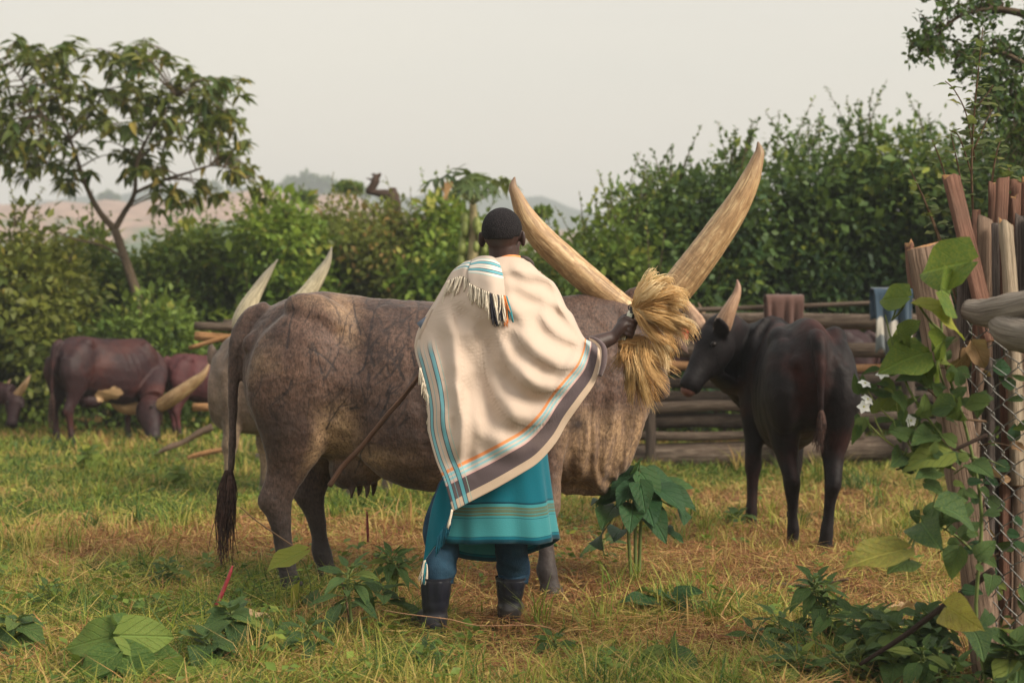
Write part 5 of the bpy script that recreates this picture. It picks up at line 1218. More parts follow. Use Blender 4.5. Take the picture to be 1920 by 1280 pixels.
rig = curve2([(1127, 655), (1112, 642), (1097, 634), (1085, 614), (1074, 590), (1062, 575), (1050, 548), (1037, 528), (1024, 522)], NT)
XY = coons(bot, top, lef, rig)
dep = rbf([(849, 958, 6.13), (804, 812, 6.20), (777, 652, 6.40), (798, 592, 6.42), (848, 508, 6.40), (900, 486, 6.33), (945, 479, 6.31), (990, 489, 6.33), (1030, 520, 6.38), (1076, 590, 6.36), (1108, 638, 6.33), (1127, 660, 6.30),
           (930, 560, 6.215), (930, 640, 6.20), (930, 720, 6.185), (870, 600, 6.24), (840, 680, 6.22), (850, 780, 6.15), (1000, 600, 6.235), (1040, 650, 6.20), (1000, 720, 6.155), (1050, 720, 6.17), (930, 820, 6.13), (1000, 820, 6.15), (1060, 790, 6.19), (920, 900, 6.13), (900, 520, 6.27), (985, 530, 6.28)])
D = dep(XY[..., 0], XY[..., 1])
kk = 6.2 / F
# folds (metres, towards the camera positive)
X_, Y_ = XY[..., 0], XY[..., 1]
wn = vnoise(X_ / 70, Y_ / 70) * 2 - 1; wn2 = vnoise(X_ / 30 + 7, Y_ / 30) * 2 - 1; wn3 = vnoise(X_ / 12 + 3, Y_ / 12) * 2 - 1
def crease(pts, w, amp, f0=.18, f1=.25):
    """one fold: a ridge with its valley along a line, fading at both ends"""
    c = curve2(pts, 60); t = norm(np.gradient(c, axis=0)); q = np.stack([X_, Y_], -1).reshape(-1, 1, 2) - c[None]
    dd = (q ** 2).sum(-1); k = dd.argmin(1); d = np.sqrt(dd[np.arange(len(k)), k]); qs = q[np.arange(len(k)), k]; sg = np.sign(t[k, 0] * qs[:, 1] - t[k, 1] * qs[:, 0])
    f = k / 59.0; fade = np.clip(f / f0, 0, 1) * np.clip((1 - f) / f1, 0, 1); fade = fade * fade * (3 - 2 * fade)
    endd = np.where((k == 0) | (k == 59), d, 0); sd = sg * d
    r = np.exp(-((sd + .7 * w) / w) ** 2) - .85 * np.exp(-((sd - .75 * w) / (w * .8)) ** 2)
    return (amp * r * fade).reshape(X_.shape)
fold = 0 * X_
for pts, w, am in [([(955, 600), (985, 655), (1040, 690), (1085, 688), (1122, 664)], 20, .026), ([(925, 610), (950, 690), (1005, 735), (1065, 722), (1112, 676)], 22, .028), ([(902, 620), (915, 720), (960, 790), (1030, 790), (1090, 715)], 24, .024),
                   ([(1000, 570), (1030, 620), (1075, 645), (1122, 655)], 17, .020), ([(1040, 560), (1062, 600), (1095, 628), (1120, 646)], 13, .014), ([(842, 560), (862, 640), (868, 720), (856, 820)], 19, -.026), ([(880, 585), (897, 660), (896, 740), (905, 830)], 20, -.022),
                   ([(815, 610), (828, 690), (838, 770), (850, 840)], 15, -.014), ([(946, 500), (985, 520), (1025, 530), (1056, 560)], 14, .014), ([(955, 530), (1000, 556), (1045, 580), (1075, 600)], 16, .013), ([(930, 560), (960, 590), (1010, 620)], 15, .010),
                   ([(905, 800), (930, 850), (985, 852), (1045, 800)], 20, .012), ([(862, 700), (875, 780), (872, 850), (868, 900)], 13, -.018), ([(925, 505), (935, 560), (925, 620)], 13, -.010), ([(1085, 640), (1062, 690), (1040, 745)], 12, .008), ([(985, 640), (960, 740), (915, 860)], 26, .010)]:
    fold += crease(pts, w, am * 1.2)
fold += .010 * wn * np.clip((Y_ - 560) / 80, 0, 1) + .0035 * wn2 + .0011 * wn3
fold += .022 * np.exp(-(((X_ - 872) / 22) ** 2 + ((Y_ - 800) / 50) ** 2)) - .02 * np.exp(-(((X_ - 868) / 26) ** 2 + ((Y_ - 862) / 20) ** 2))
sN, tN = np.linspace(0, 1, NS)[:, None], np.linspace(0, 1, NT)[None]
edge = np.clip(np.minimum(np.minimum(sN * 14, (1 - sN) * 14), np.minimum(1.0 + 0 * tN, (1 - tN) * 10)), .15, 1)
D = D - fold * edge * np.clip(.25 + tN * 4.5, 0, 1)
# roll the silhouette edges back round the body
back = np.clip((tN - .42) / .2, 0, 1) * np.exp(-(sN / .02) ** 2) * .05 + np.exp(-((1 - sN) / .015) ** 2) * .035
D = D + back
pts3 = np.stack([P(x, y, d) for x, y, d in zip(X_.ravel(), Y_.ravel(), D.ravel())]) - mo
W3 = pts3.reshape(NS, NT, 3)
du = np.concatenate([np.zeros((1, NT)), np.cumsum(np.linalg.norm(np.diff(XY, axis=0), axis=2), 0)]) * kk
dv_ = np.concatenate([np.zeros((NS, 1)), np.cumsum(np.linalg.norm(np.diff(XY, axis=1), axis=2), 1)], 1)
tot = dv_[:, -1:]; vv = np.broadcast_to(tN * (480 * kk), (NS, NT)).copy()
# stripes keep their woven width: blend true distance from the hem with the stretched parameter
vv = .55 * vv + .45 * np.minimum(dv_ * kk, 1.2)
U = np.stack([du, vv, 0 * vv], -1)
def shawl_fn(g):
    uv = g.sep(g.attr('luv').outputs['Vector']); u, v = uv[0], uv[1]
    wv = g.m('ADD', g.m('MULTIPLY', g.m('SINE', g.m('MULTIPLY', u, 2600.0)), .5), g.m('MULTIPLY', g.m('SINE', g.m('MULTIPLY', v, 2600.0)), .5))
    nz_ = g.noise(240.0, g.obj(), 3)
    cream = (.545, .435, .355); wht = (.55, .485, .425); ch = (.105, .080, .085); pk = (.62, .38, .36); lb = (.28, .50, .54); org = (.70, .26, .10); tl = (.10, .36, .42); dk = (.03, .05, .07)
    hs = [(0, (.55, .42, .31)), (.036, ch), (.098, pk), (.104, wht), (.112, lb), (.121, wht), (.128, lb), (.138, wht), (.142, org), (.155, cream)]
    c1 = g.ramp(g.m('MULTIPLY', v, 4.0), [(p * 4, q) for p, q in hs], 'CONSTANT')
    ls = [(0, wht), (.008, dk), (.011, tl), (.021, dk), (.024, wht), (.036, tl), (.038, wht), (.052, dk), (.056, tl), (.070, dk), (.073, wht), (.086, (.30, .46, .40)), (.089, cream)]
    lr = g.ramp(g.m('MULTIPLY', u, 8.0), [(p * 8, q) for p, q in ls], 'CONSTANT')
    lm = g.ramp(g.m('MULTIPLY', u, 8.0), [(p * 8, q) for p, q in [(0, 0), (.008, 1), (.024, 0), (.036, 1), (.038, 0), (.052, 1), (.073, 0), (.086, 1), (.089, 0)]], 'CONSTANT')
    low = g.ramp(g.m('MULTIPLY', v, 1.0), [(.60, 1.0), (.66, 0.0)])           # the stripes turn under the arm further up
    c = g.mix(g.m('MULTIPLY', g.m('MULTIPLY', lm, low), .9), c1, lr)
    c = g.mix(.22, c, g.mix(nz_, c, (.5, .5, .5), 'OVERLAY'))
    dirt = g.ramp(g.noise(4.0, g.obj(), 5), [(.5, 0.0), (.75, .18)])
    c = g.mix(dirt, c, (.40, .30, .22))
    return pbsdf(g, c, .92, .1, g.bump(nz_, .35, .002), **{'Sheen_Weight': .25, 'Sheen_Roughness': .5})
M_shawl = material('cream_woven_wool', shawl_fn)
i, j = np.meshgrid(np.arange(NS - 1), np.arange(NT - 1), indexing='ij'); i = i.ravel(); j = j.ravel()
QS = np.stack([i * NT + j, (i + 1) * NT + j, (i + 1) * NT + j + 1, i * NT + j + 1], 1)
sh = put('shawl', np_mesh('shawl', W3.reshape(-1, 3), QS, True, {'luv': U.reshape(-1, 3)}), M_shawl, man)
m = sh.modifiers.new('thick', 'SOLIDIFY'); m.thickness = .005; m.offset = -1
# front half of the shawl, over chest and left arm
fi = np.arange(0, NS, 5); fj = np.arange(60, NT, 5)
Fv = W3[np.ix_(fi, fj)].copy(); yc = 6.425 - mo[1]
Fv[..., 1] = 2 * yc - Fv[..., 1] - .05; ef = np.clip(np.minimum(fi / 8, (NS - 1 - fi) / 8), 0, 1)[:, None] * np.clip((NT - 1 - fj) / 10, 0, 1)[None]
Fv[..., 1] = Fv[..., 1] * ef + W3[np.ix_(fi, fj)][..., 1] * (1 - ef)
i, j = np.meshgrid(np.arange(len(fi) - 1), np.arange(len(fj) - 1), indexing='ij'); i = i.ravel(); j = j.ravel(); n2 = len(fj)
fo_ = put('front_fold', np_mesh('front_fold', Fv.reshape(-1, 3), np.stack([i * n2 + j, i * n2 + j + 1, (i + 1) * n2 + j + 1, (i + 1) * n2 + j], 1), True, {'luv': U[np.ix_(fi, fj)].reshape(-1, 3)}), M_shawl, sh)

M_thread = plain('cream_thread', (.70, .62, .50), .9, .1, .2, 200); M_threadk = plain('black_thread', (.03, .03, .04), .9); M_threadt = plain('teal_thread', (.05, .30, .36), .9); M_threado = plain('orange_thread', (.72, .25, .08), .9)
def tassel(parent, a, b, mat, n=5, r=.0022, seed=0, spread=.006):
    g = np.random.default_rng(seed); bag = Bag()
    for q in range(n):
        o1 = g.normal(0, .0015, 3); o2 = g.normal(0, spread, 3) * np.array([1, .6, .4]); s = g.uniform(.8, 1.05)
        p = np.array([a + o1, a + (b - a) * .5 * s + o1 + o2 * .4 + g.normal(0, .002, 3), a + (b - a) * s + o2])
        V, Q, T, _ = tube(p, [r, r * 1.1, r * .8], k=5, n=8); bag.add(V, Q, T)
    return put('tassel', bag.mesh('tassel'), mat, parent)
# over-the-shoulder end of the shawl: two overlapping flaps with stripes and fringe
def flap_fn(g):
    uv = g.sep(g.attr('luv').outputs['Vector']); v = uv[1]
    nz_ = g.noise(240.0, g.obj(), 3); cream = (.545, .445, .37); tl = (.14, .40, .46); dk = (.02, .06, .09); wht = (.76, .68, .60)
    c = g.ramp(v, [(0, cream), (.46, (.30, .52, .50)), (.48, wht), (.54, dk), (.56, tl), (.62, dk), (.64, wht), (.69, (.35, .52, .50)), (.705, wht), (.76, dk), (.775, tl), (.835, dk), (.85, wht), (.90, (.35, .52, .52)), (.915, cream)], 'CONSTANT')
    c = g.mix(.2, c, g.mix(nz_, c, (.5, .5, .5), 'OVERLAY'))
    return pbsdf(g, c, .92, .1, g.bump(nz_, .3, .002), **{'Sheen_Weight': .25})
M_flap = material('striped_shawl_end', flap_fn)
def flap(bt, tp, lf, rt, base, seed, n1=36, n2=30, bulge=.012):
    b_, t_, l_, r_ = curve2(bt, n1), curve2(tp, n1), curve2(lf, n2), curve2(rt, n2); xy = coons(b_, t_, l_, r_)
    d = dep(xy[..., 0], xy[..., 1]) - base - bulge * np.sin(np.linspace(0, math.pi, n1))[:, None] - .004 * np.sin(np.linspace(0, 9, n1) + seed)[:, None] - .004 * (vnoise(xy[..., 0] / 15, xy[..., 1] / 15) - .5)
    top_ = np.linspace(0, 1, n2)[None] ** 5 * .03
    p = np.stack([P(x, y, z) for x, y, z in zip(xy[..., 0].ravel(), xy[..., 1].ravel(), (d + top_).ravel())]) - mo
    uu = np.stack(np.broadcast_arrays(np.linspace(0, 1, n1)[:, None], np.linspace(0, 1, n2)[None], 0 * d), -1)
    i, j = np.meshgrid(np.arange(n1 - 1), np.arange(n2 - 1), indexing='ij'); i = i.ravel(); j = j.ravel()
    o = put('shoulder_flap', np_mesh('shoulder_flap', p, np.stack([i * n2 + j, (i + 1) * n2 + j, (i + 1) * n2 + j + 1, i * n2 + j + 1], 1), True, {'luv': uu.reshape(-1, 3)}), M_flap, sh)
    m = o.modifiers.new('thick', 'SOLIDIFY'); m.thickness = .006; m.offset = -1
    return p.reshape(n1, n2, 3)
f1 = flap([(839, 527), (852, 522), (866, 518), (879, 524)], [(866, 494), (872, 490), (880, 488), (888, 486)], [(839, 527), (848, 510), (866, 494)], [(879, 524), (880, 505), (888, 486)], .010, 1)
f2 = flap([(881, 532), (900, 541), (925, 552), (947, 555)], [(884, 487), (900, 480), (920, 480), (935, 487)], [(881, 532), (877, 512), (884, 487)], [(947, 555), (944, 520), (935, 487)], .022, 2)
g = np.random.default_rng(12)
for q in range(11):
    a = f1[int(q / 10 * 35), 0]; tassel(sh, a, a + np.array([g.normal(-.008, .01) - (10 - q) * .0012, -.012, -g.uniform(.055, .095)]), M_thread, 5, seed=q)
for q in range(17):
    a = f2[int(q / 16 * 35), 0]; mt = M_thread if q < 8 or q % 3 == 0 else (M_threadk if q % 3 == 1 else M_thread)
    if q == 16: mt = M_threado
    tassel(sh, a, a + np.array([g.normal(.006, .008), -.010 + g.normal(0, .004), -(g.uniform(.05, .075) + (.05 if q > 8 else .01))]), mt, 5 if q < 9 else 7, seed=40 + q)
for q in range(6):
    a = f2[24 + q * 2, 0] + np.array([0, -.006, -.05]); tassel(sh, a, a + np.array([g.normal(.0, .006), 0, -g.uniform(.05, .075)]), M_threadk, 7, .0026, 70 + q)
a = f2[35, 0]; tassel(sh, a + (.004, 0, 0), a + np.array([.025, -.01, -.105]), M_threadt, 4, seed=91); tassel(sh, a, a + np.array([.016, -.012, -.06]), M_threado, 5, seed=92)
# fringe down the left edge and a tassel on the lower corner
for q in range(26):
    px, py = lef[int(np.interp(688 + q * 4.1, lef[::-1, 1], np.arange(NT)[::-1]))]
    a = MP(px + 2, py, 6.23); tassel(sh, a, a + np.array([g.normal(.008, .006), g.normal(0, .006), -g.uniform(.045, .075)]), M_thread, 4, .0018, 100 + q, .005)
a = MP(848, 956, 6.125); tassel(sh, a, a + np.array([-.016, 0, -.07]), M_thread, 8, .0025, 130)
# turned hem at the wrist, dark band and cream lining
V, Q, T, t = tube([MP(1124, 705, 6.23), MP(1131, 680, 6.235), MP(1131, 655, 6.25), MP(1120, 641, 6.27), MP(1106, 634, 6.30)], [.010, .014, .014, .010, .005], [.022, .028, .028, .02, .01], k=14, n=24, up=(0, 1, 0))
put('cuff', np_mesh('cuff', V, [Q, T], True, {'tuv': t}), cloth_mat('charcoal_band', lambda g: g.ramp(g.sep(g.attr('tuv').outputs['Vector'])[0], [(0, (.13, .095, .10)), (.70, (.15, .11, .115)), (.74, (.70, .58, .47))], 'CONSTANT')), sh)
# shirt collar, orange edge and dark strap at the neck
V, Q, T, t = tube([MP(925, 487, 6.36), MP(940, 485, 6.322), MP(957, 482, 6.320), MP(978, 485, 6.34), MP(990, 494, 6.38)], [.006, .008, .009, .009, .006], [.008, .009, .010, .010, .008], k=10, n=24); put('collar', np_mesh('collar', V, [Q, T]), plain('orange_trim', (.78, .28, .10), .9), man)
V, Q, T, t = tube([MP(972, 482, 6.335), MP(986, 485, 6.335), MP(996, 494, 6.35), MP(1000, 502, 6.37)], [.006, .011, .011, .006], k=10, n=16); put('strap', np_mesh('strap', V, [Q, T]), plain('dark_strap', (.06, .045, .04), .7), man)
# corner of a blue cloth showing behind the left arm
V = np.array([MP(782, 607, 6.45), MP(806, 590, 6.46), MP(812, 602, 6.44), MP(790, 618, 6.44)]); 
o = put('shirt_tail', np_mesh('shirt_tail', V, np.array([[0, 1, 2, 3]])), plain('blue_grey_cloth', (.14, .17, .22), .9), man); o.modifiers.new('t', 'SOLIDIFY').thickness = .008
# loose end of the wrap at the left with its own fringe
wb = curve2([(793, 1058), (803, 1040), (822, 1016), (842, 1000)], 24); wtp = curve2([(826, 905), (832, 900), (842, 905), (852, 930)], 24)
wl = curve2([(793, 1058), (800, 1005), (810, 950), (826, 905)], 30); wr_ = curve2([(842, 1000), (846, 975), (849, 955), (852, 930)], 30)
xy = coons(wb, wtp, wl, wr_); p = np.stack([P(x, y, 6.20 + .0011 * (850 - x) + .006 * math.sin(x / 6.0)) for x, y in xy.reshape(-1, 2)]) - mo
i, j = np.meshgrid(np.arange(23), np.arange(29), indexing='ij'); i = i.ravel(); j = j.ravel()
wf = put('wrap_end', np_mesh('wrap_end', p, np.stack([i * 30 + j, (i + 1) * 30 + j, (i + 1) * 30 + j + 1, i * 30 + j + 1], 1), True, {'luv': np.tile([[0, .4, 0]], (len(p), 1))}), M_skirt, sk_o)
wf.modifiers.new('t', 'SOLIDIFY').thickness = .004
M_tealdk = plain('dark_teal_thread', (.004, .07, .11), .9)
for q in range(16):
    f = q / 15; a = MP(848 - 26 * f, 962 + 44 * f, 6.185); tassel(wf, a, a + np.array([-.012, 0, -.075]), M_tealdk, 4, .002, 200 + q, .004)
for q in range(3):
    a = MP(796 + 2 * q, 1050 + 4 * q, 6.25); tassel(wf, a, a + np.array([-.018 + .006 * q, 0, -.09]), M_thread if q != 1 else M_threadt, 5, .002, 230 + q)

# ---- things he holds
sA, sB = P(815, 672, 6.36), P(618, 910, 6.50); sX = sA + (sA - sB) * .16
sp_ = sB + np.linspace(0, 1, 9)[:, None] * (sX - sB) + np.random.default_rng(2).normal(0, .0035, (9, 3))
stick = put('herding_stick', None or np_mesh('herding_stick', *(lambda r: (r[0] - sB, [r[1], r[2]], True, {'tuv': r[3]}))(tube(sp_, np.linspace(.0115, .0085, 9), k=10, n=60, wob=.10, seed=4))), wood_mat('peeled_stick', [(.10, .045, .03), (.22, .11, .07), (.38, .24, .16)], .6), None, sB)
tag(stick, 'thin brown herding stick held behind the herdsman\'s back, slanting down left', 'stick')
wk0 = mo + hA; 
wh = empty('fly_whisk', wk0, 0, 'blond hair fly whisk with beaded handle in the herdsman\'s raised hand', 'fly whisk')
def bead_fn(g):
    a = g.attr('tuv').outputs['Vector']; s = g.sep(a)
    w = g('TexVoronoi', None, Scale=1.0, Vector=g.map(a, (1.6, 1.6, 62.0))).outputs['Color']
    c = g.ramp(g.sep(w)[0], [(0, (.02, .02, .02)), (.38, (.72, .72, .62)), (.62, (.02, .025, .02)), (.70, (.70, .74, .60))], 'CONSTANT')
    return pbsdf(g, c, .4, .5, g.bump(g('TexVoronoi', None, Scale=260.0, Vector=g.obj()).outputs['Distance'], .8, .004))
V, Q, T, t = tube([-hu * .075, hu * .0, hu * .05, hu * .085], [.0145, .0155, .0165, .013], k=16, n=26)
put('handle', np_mesh('handle', V, [Q, T], True, {'tuv': t}), material('beadwork', bead_fn), wh)
V, Q, T, t = tube([hu * .078 + .018 * (math.cos(a) * np.array([1, .3, 0]) + math.sin(a) * np.array([-.3, .4, .9])) for a in np.linspace(0, 5.6, 14)], .0025, k=6); put('loop', np_mesh('loop', V, [Q, T]), M_threadk, wh)
def whisk_fn(g):
    t = g.attr('tint').outputs['Fac']
    c = g.ramp(t, [(0, (.20, .095, .030)), (.3, (.50, .275, .095)), (.65, (.74, .49, .21)), (1, (.86, .68, .40))])
    return pbsdf(g, c, .5, .4)
M_whisk = material('blond_hair', whisk_fn)
def locks(name, root, ends, n, seed, wid, spread, root_spread, bright):
    """hair in tapering locks: guide curves in photo pixels, each with many strands"""
    g = np.random.default_rng(seed); bag = Bag()
    for e_ in ends:
        gp = np.array([P(x, y, 6.50 + dz) - wk0 for x, y, dz in e_]); gp = smooth_path(np.vstack([root + g.normal(0, root_spread, 3), gp]), 12)
        lt = g.normal(0, .16)
        for q in range(n):
            o1 = g.normal(0, 1, 3); t = np.linspace(0, 1, 12); ln = g.uniform(.72, 1.03)
            c = np.stack([np.interp(t * ln, t, gp[:, k]) for k in range(3)], 1)
            prof = spread * np.interp(t, [0, .25, .6, .85, 1], [.35, .9, 1.0, .9, .8])
            c = c + o1 * prof[:, None] + np.cumsum(g.normal(0, .0026, (12, 3)), 0)
            V, Q, T, _ = tube(c, wid * np.interp(t, [0, .7, 1], [1, .9, .35]), k=3, cap=False)
            bag.add(V, Q, tint=np.full(len(V), np.clip(bright + lt + g.normal(0, .15), 0, 1)))
    return put(name, bag.mesh(name), M_whisk, wh)
g = np.random.default_rng(31); up_ends = []
for q in range(34):
    f = q / 33
    ex, ey = [np.interp(f, [0, .2, .4, .6, .8, 1.0], v) for v in ((1214, 1252, 1284, 1288, 1280, 1248), (532, 530, 560, 602, 650, 690))]
    ex += g.normal(0, 10); ey += g.normal(0, 12); mx_ = 1188 * .5 + ex * .5; my_ = 582 * .5 + ey * .5 - 16 + 8 * f
    up_ends.append([(1188 + .18 * (ex - 1188), 582 + .25 * (ey - 582) - 7, -.02 + g.normal(0, .02)), (mx_, my_ + 2 + g.normal(0, 6), -.04 + g.normal(0, .035)), (ex * .8 + mx_ * .2, ey * .78 + my_ * .22 - 5, -.03 + g.normal(0, .04)), (ex, ey + 8, .0 + g.normal(0, .04))])
locks('hair', hu * .080, up_ends, 36, 33, .0013, .0058, .006, .70)
lo_ends = []
for q in range(36):
    f = q / 35
    ex, ey = [np.interp(f, [0, .25, .5, .75, 1.0], v) for v in ((1146, 1178, 1212, 1242, 1262), (676, 742, 775, 745, 690))]
    ex += g.normal(0, 8); ey += g.normal(0, 9)
    mx_, my_ = 1180 * .5 + ex * .5 + 6 * (1 - 2 * f), 640 * .5 + ey * .5 - 5 * f
    lo_ends.append([(1180 + .34 * (ex - 1180) + g.normal(0, 6), 648 + g.normal(0, 6), .02), (mx_, my_, -.02 + g.normal(0, .03)), (ex, ey, .03 + g.normal(0, .04))])
locks('hair', -hu * .070, lo_ends, 36, 34, .0013, .0060, .010, .40)
# ------------------------------------------------------------------ wire fence corner at the right
M_post = wood_mat('pale_split_wood', [(.16, .105, .075), (.33, .225, .165), (.48, .35, .26)], grain=1.4)
M_red = wood_mat('fresh_red_wood', [(.17, .080, .058), (.33, .170, .120), (.46, .27, .195)], grain=1.6, rough=.7)
M_whitewood = wood_mat('bleached_slab', [(.30, .22, .15), (.55, .44, .32), (.68, .57, .44)], grain=1.2)
M_greywood = wood_mat('grey_slab', [(.075, .06, .055), (.20, .165, .15), (.36, .30, .27)], grain=1.4)
M_sawn = wood_mat('fresh_sawn_end', [(.45, .20, .08), (.62, .33, .15), (.75, .48, .26)])
M_wire = plain('galvanised_wire', (.17, .17, .16), .5, .4, .6, 40); M_wire.node_tree.nodes['Principled BSDF'].inputs['Metallic'].default_value = .7
WY = 5.25
wo_ = np.array([P(1845, 1290, WY)[0], WY, 0.0])
wf_ = empty('wire_fence', wo_, 0, 'chain link fence corner with leaning split post and upright wooden offcuts', 'fence')
def slab(name, pts, w, d, mat, end_mat=None, seed=0, twist=0.0, rough=.03, parent=wf_, n=18):
    """split timber: irregular four to six sided section swept along pts (world)"""
    g = np.random.default_rng(seed); pts = np.asarray(pts, float)
    k = 7; a0 = np.sort(g.uniform(-.25, .25, k) + np.arange(k) / k * 2 * math.pi)
    V, Q, T, t = tube(pts, 1.0, k=k, n=n, up=(0, 1, 0))
    c = smooth_path(pts, n); V = []; 
    for i in range(n):
        tg = norm(c[min(i + 1, n - 1)] - c[max(i - 1, 0)]); sx_ = norm(np.cross(tg, (0, 1, 0))); sy_ = np.cross(sx_, tg)
        f = i / (n - 1); ww = np.interp(f, np.linspace(0, 1, len(np.atleast_1d(w))), np.atleast_1d(w)); dd = np.interp(f, np.linspace(0, 1, len(np.atleast_1d(d))), np.atleast_1d(d))
        sq = 1 / np.maximum(np.abs(np.cos(a0)), np.abs(np.sin(a0))) ** .75
        r = sq * (1 + g.normal(0, rough, k))
        V.append(c[i] + sx_ * (ww * r * np.cos(a0 + twist * f))[:, None] + sy_ * (dd * r * np.sin(a0 + twist * f))[:, None])
    ax_ = norm(c[-1] - c[-2]); V[-1] = V[-1] + ax_ * g.normal(0, .010, k)[:, None]; V[-2] = V[-2] - ax_ * .012
    V = np.concatenate(V)
    V = np.vstack([V, c[0], c[-1] + norm(c[-1] - c[-2]) * .004])
    o = put(name, np_mesh(name, V - wo_, [Q, T], False, {'tuv': t}), mat, parent)
    if end_mat:
        o.data.materials.append(end_mat)
        for p in o.data.polygons:
            if len(p.vertices) == 3: p.material_index = 1
    m = o.modifiers.new('b', 'BEVEL'); m.width = .003; m.segments = 1; m.limit_method = 'ANGLE'
    return o
pk = WY / F
slab('post', [P(1860, 1330, WY), P(1838, 1130, WY), P(1815, 960, WY), P(1788, 780, WY), P(1755, 600, WY), P(1731, 462, WY)], np.array([30, 30, 33, 33, 34, 31]) * pk, np.array([40, 40, 40, 40, 38, 34]) * pk, M_post, M_sawn, 1, .1, .035, n=30)
slab('post', [P(1712, 540, WY + .03), P(1708, 500, WY + .03), P(1705, 457, WY + .03)], 7 * pk, 14 * pk, M_red, M_sawn, 2)
slab('plank', [P(1858, 640, 5.34), P(1838, 553, 5.36), P(1810, 440, 5.40), P(1783, 330, 5.44)], 17 * pk, 9 * pk, M_red, M_sawn, 3, rough=.012)
up_ = [(1808, 438, 640, 15, M_greywood, 5.46), (1830, 395, 560, 11, M_red, 5.50), (1847, 417, 640, 17, M_post, 5.42), (1866, 420, 640, 8, M_greywood, 5.38), (1886, 420, 650, 15, M_whitewood, 5.34), (1862, 345, 560, 11, M_red, 5.52), (1880, 340, 570, 14, M_red, 5.47),
       (1901, 370, 560, 10, M_red, 5.49), (1905, 338, 520, 15, M_red, 5.55), (1913, 406, 640, 11, M_greywood, 5.42), (1934, 405, 660, 14, M_greywood, 5.38), (1926, 336, 560, 12, M_red, 5.5), (1955, 380, 660, 14, M_post, 5.4), (1980, 360, 660, 14, M_red, 5.42)]
for q, (px, py, pb, hw, mt, yy) in enumerate(up_):
    g = np.random.default_rng(q + 20); ln = g.normal(0, 5) + (8 if px in (1847, 1886) else 0)
    slab('offcut', [P(px + ln * 1.6, pb + 260, yy), P(px + ln, pb, yy), P(px, py, yy + .02)], np.array([hw, hw * .95, hw * .9]) * pk, np.array([hw, hw, hw]) * pk * .7, mt, M_sawn if mt is not M_greywood else M_greywood, 40 + q, .15, .05)
# lower lacing of sticks and poles behind the wire
for q in range(16):
    g = np.random.default_rng(q + 80); px = 1835 + q * 8 + g.normal(0, 3); yy = 5.36 + g.uniform(0, .12)
    slab('offcut', [P(px + g.normal(0, 10), 1330, yy), P(px + g.normal(0, 8), 900, yy), P(px, 640 + g.uniform(0, 90), yy)], np.full(3, g.uniform(6, 13)) * pk, np.full(3, 9) * pk, [M_post, M_greywood, M_red, M_greywood][q % 4], None, 90 + q, .2, .08)
# rails: whitish round timber
for q, (pts, r, mt) in enumerate([([P(1812, 580, 5.22), P(1850, 587, 5.16), P(1890, 582, 5.06), P(1990, 560, 4.90)], np.array([19, 27, 30, 31]) * pk, M_whitewood), ([P(1868, 600, 5.12), P(1890, 620, 5.02), P(1930, 632, 4.90), P(2000, 640, 4.72)], np.array([20, 30, 32, 32]) * pk * .95, M_whitewood)]):
    V, Q, T, t = tube(pts, r, k=14, n=26, wob=.06, seed=q); put('rail', np_mesh('rail', V - wo_, [Q, T], True, {'tuv': t}), wood_mat('bleached_round_timber', [(.17, .14, .12), (.40, .34, .29), (.60, .53, .46)], grain=1.3) if q == 0 else bpy.data.materials['bleached_round_timber'], wf_)
# the netting: every wire is a flattened zigzag hooked into its neighbours; in plan the net starts edge-on at the post and swings round
def plan(s):
    """arc length s (m) -> x, y; runs from behind the post toward the camera and off to the right"""
    a = R(97) - np.clip(s / .30, 0, 1) * R(52)
    return a
ss = np.linspace(0, 1.1, 300); an_ = R(-88) + np.clip(ss / .34, 0, 1) * R(46)
x0, y0 = P(1832, 700, 5.26)[0], 5.30
px_ = x0 + np.concatenate([[0], np.cumsum(np.cos(an_[:-1]) * np.diff(ss))]); py_ = y0 + np.concatenate([[0], np.cumsum(np.sin(an_[:-1]) * np.diff(ss))])
CW, CH = .043, .041            # spacing of neighbouring wires, half period down the wire
ztop, zbot = P(1850, 596, 5.2)[2], .02
for w in range(17):
    g = np.random.default_rng(w); n = int((ztop - zbot) / CH) + 1; pts = []
    for q in range(n):
        sg = 1 if (q + w) % 2 else -1
        s = .006 + w * CW + sg * CW * .53 + g.normal(0, .002) + .006 * math.sin(q * .5)
        s = max(.001, s); x = np.interp(s, ss, px_); y = np.interp(s, ss, py_); z = ztop - q * CH + .010 * math.sin(s * 9) + g.normal(0, .002)
        nx_, ny_ = -(np.interp(s + .01, ss, py_) - y), np.interp(s + .01, ss, px_) - x; l = math.hypot(nx_, ny_) + 1e-9
        off = .003 * sg + .022 * math.sin(z * 4.3 + s * 7) + .010 * math.sin(z * 9.1)
        for e_ in (-.10, .10): pts.append((x + nx_ / l * off, y + ny_ / l * off, z - e_ * CH))
    V, Q, T, t = tube(pts, .0021, k=5); put('wire', np_mesh('wire', V - wo_, [Q, T]), M_wire, wf_)
for q in range(5):      # loose wire ends twisted over the rail
    g = np.random.default_rng(q + 5); a = P(1838 + q * 16, 596, 5.12 - .02 * q)
    tube_obj('wire', [a, a + (.01, -.03, .04), a + (.03, -.01, .05), a + (.045, .03, .01)], .0019, M_wire, wf_, origin=wo_, n=12, k=5)
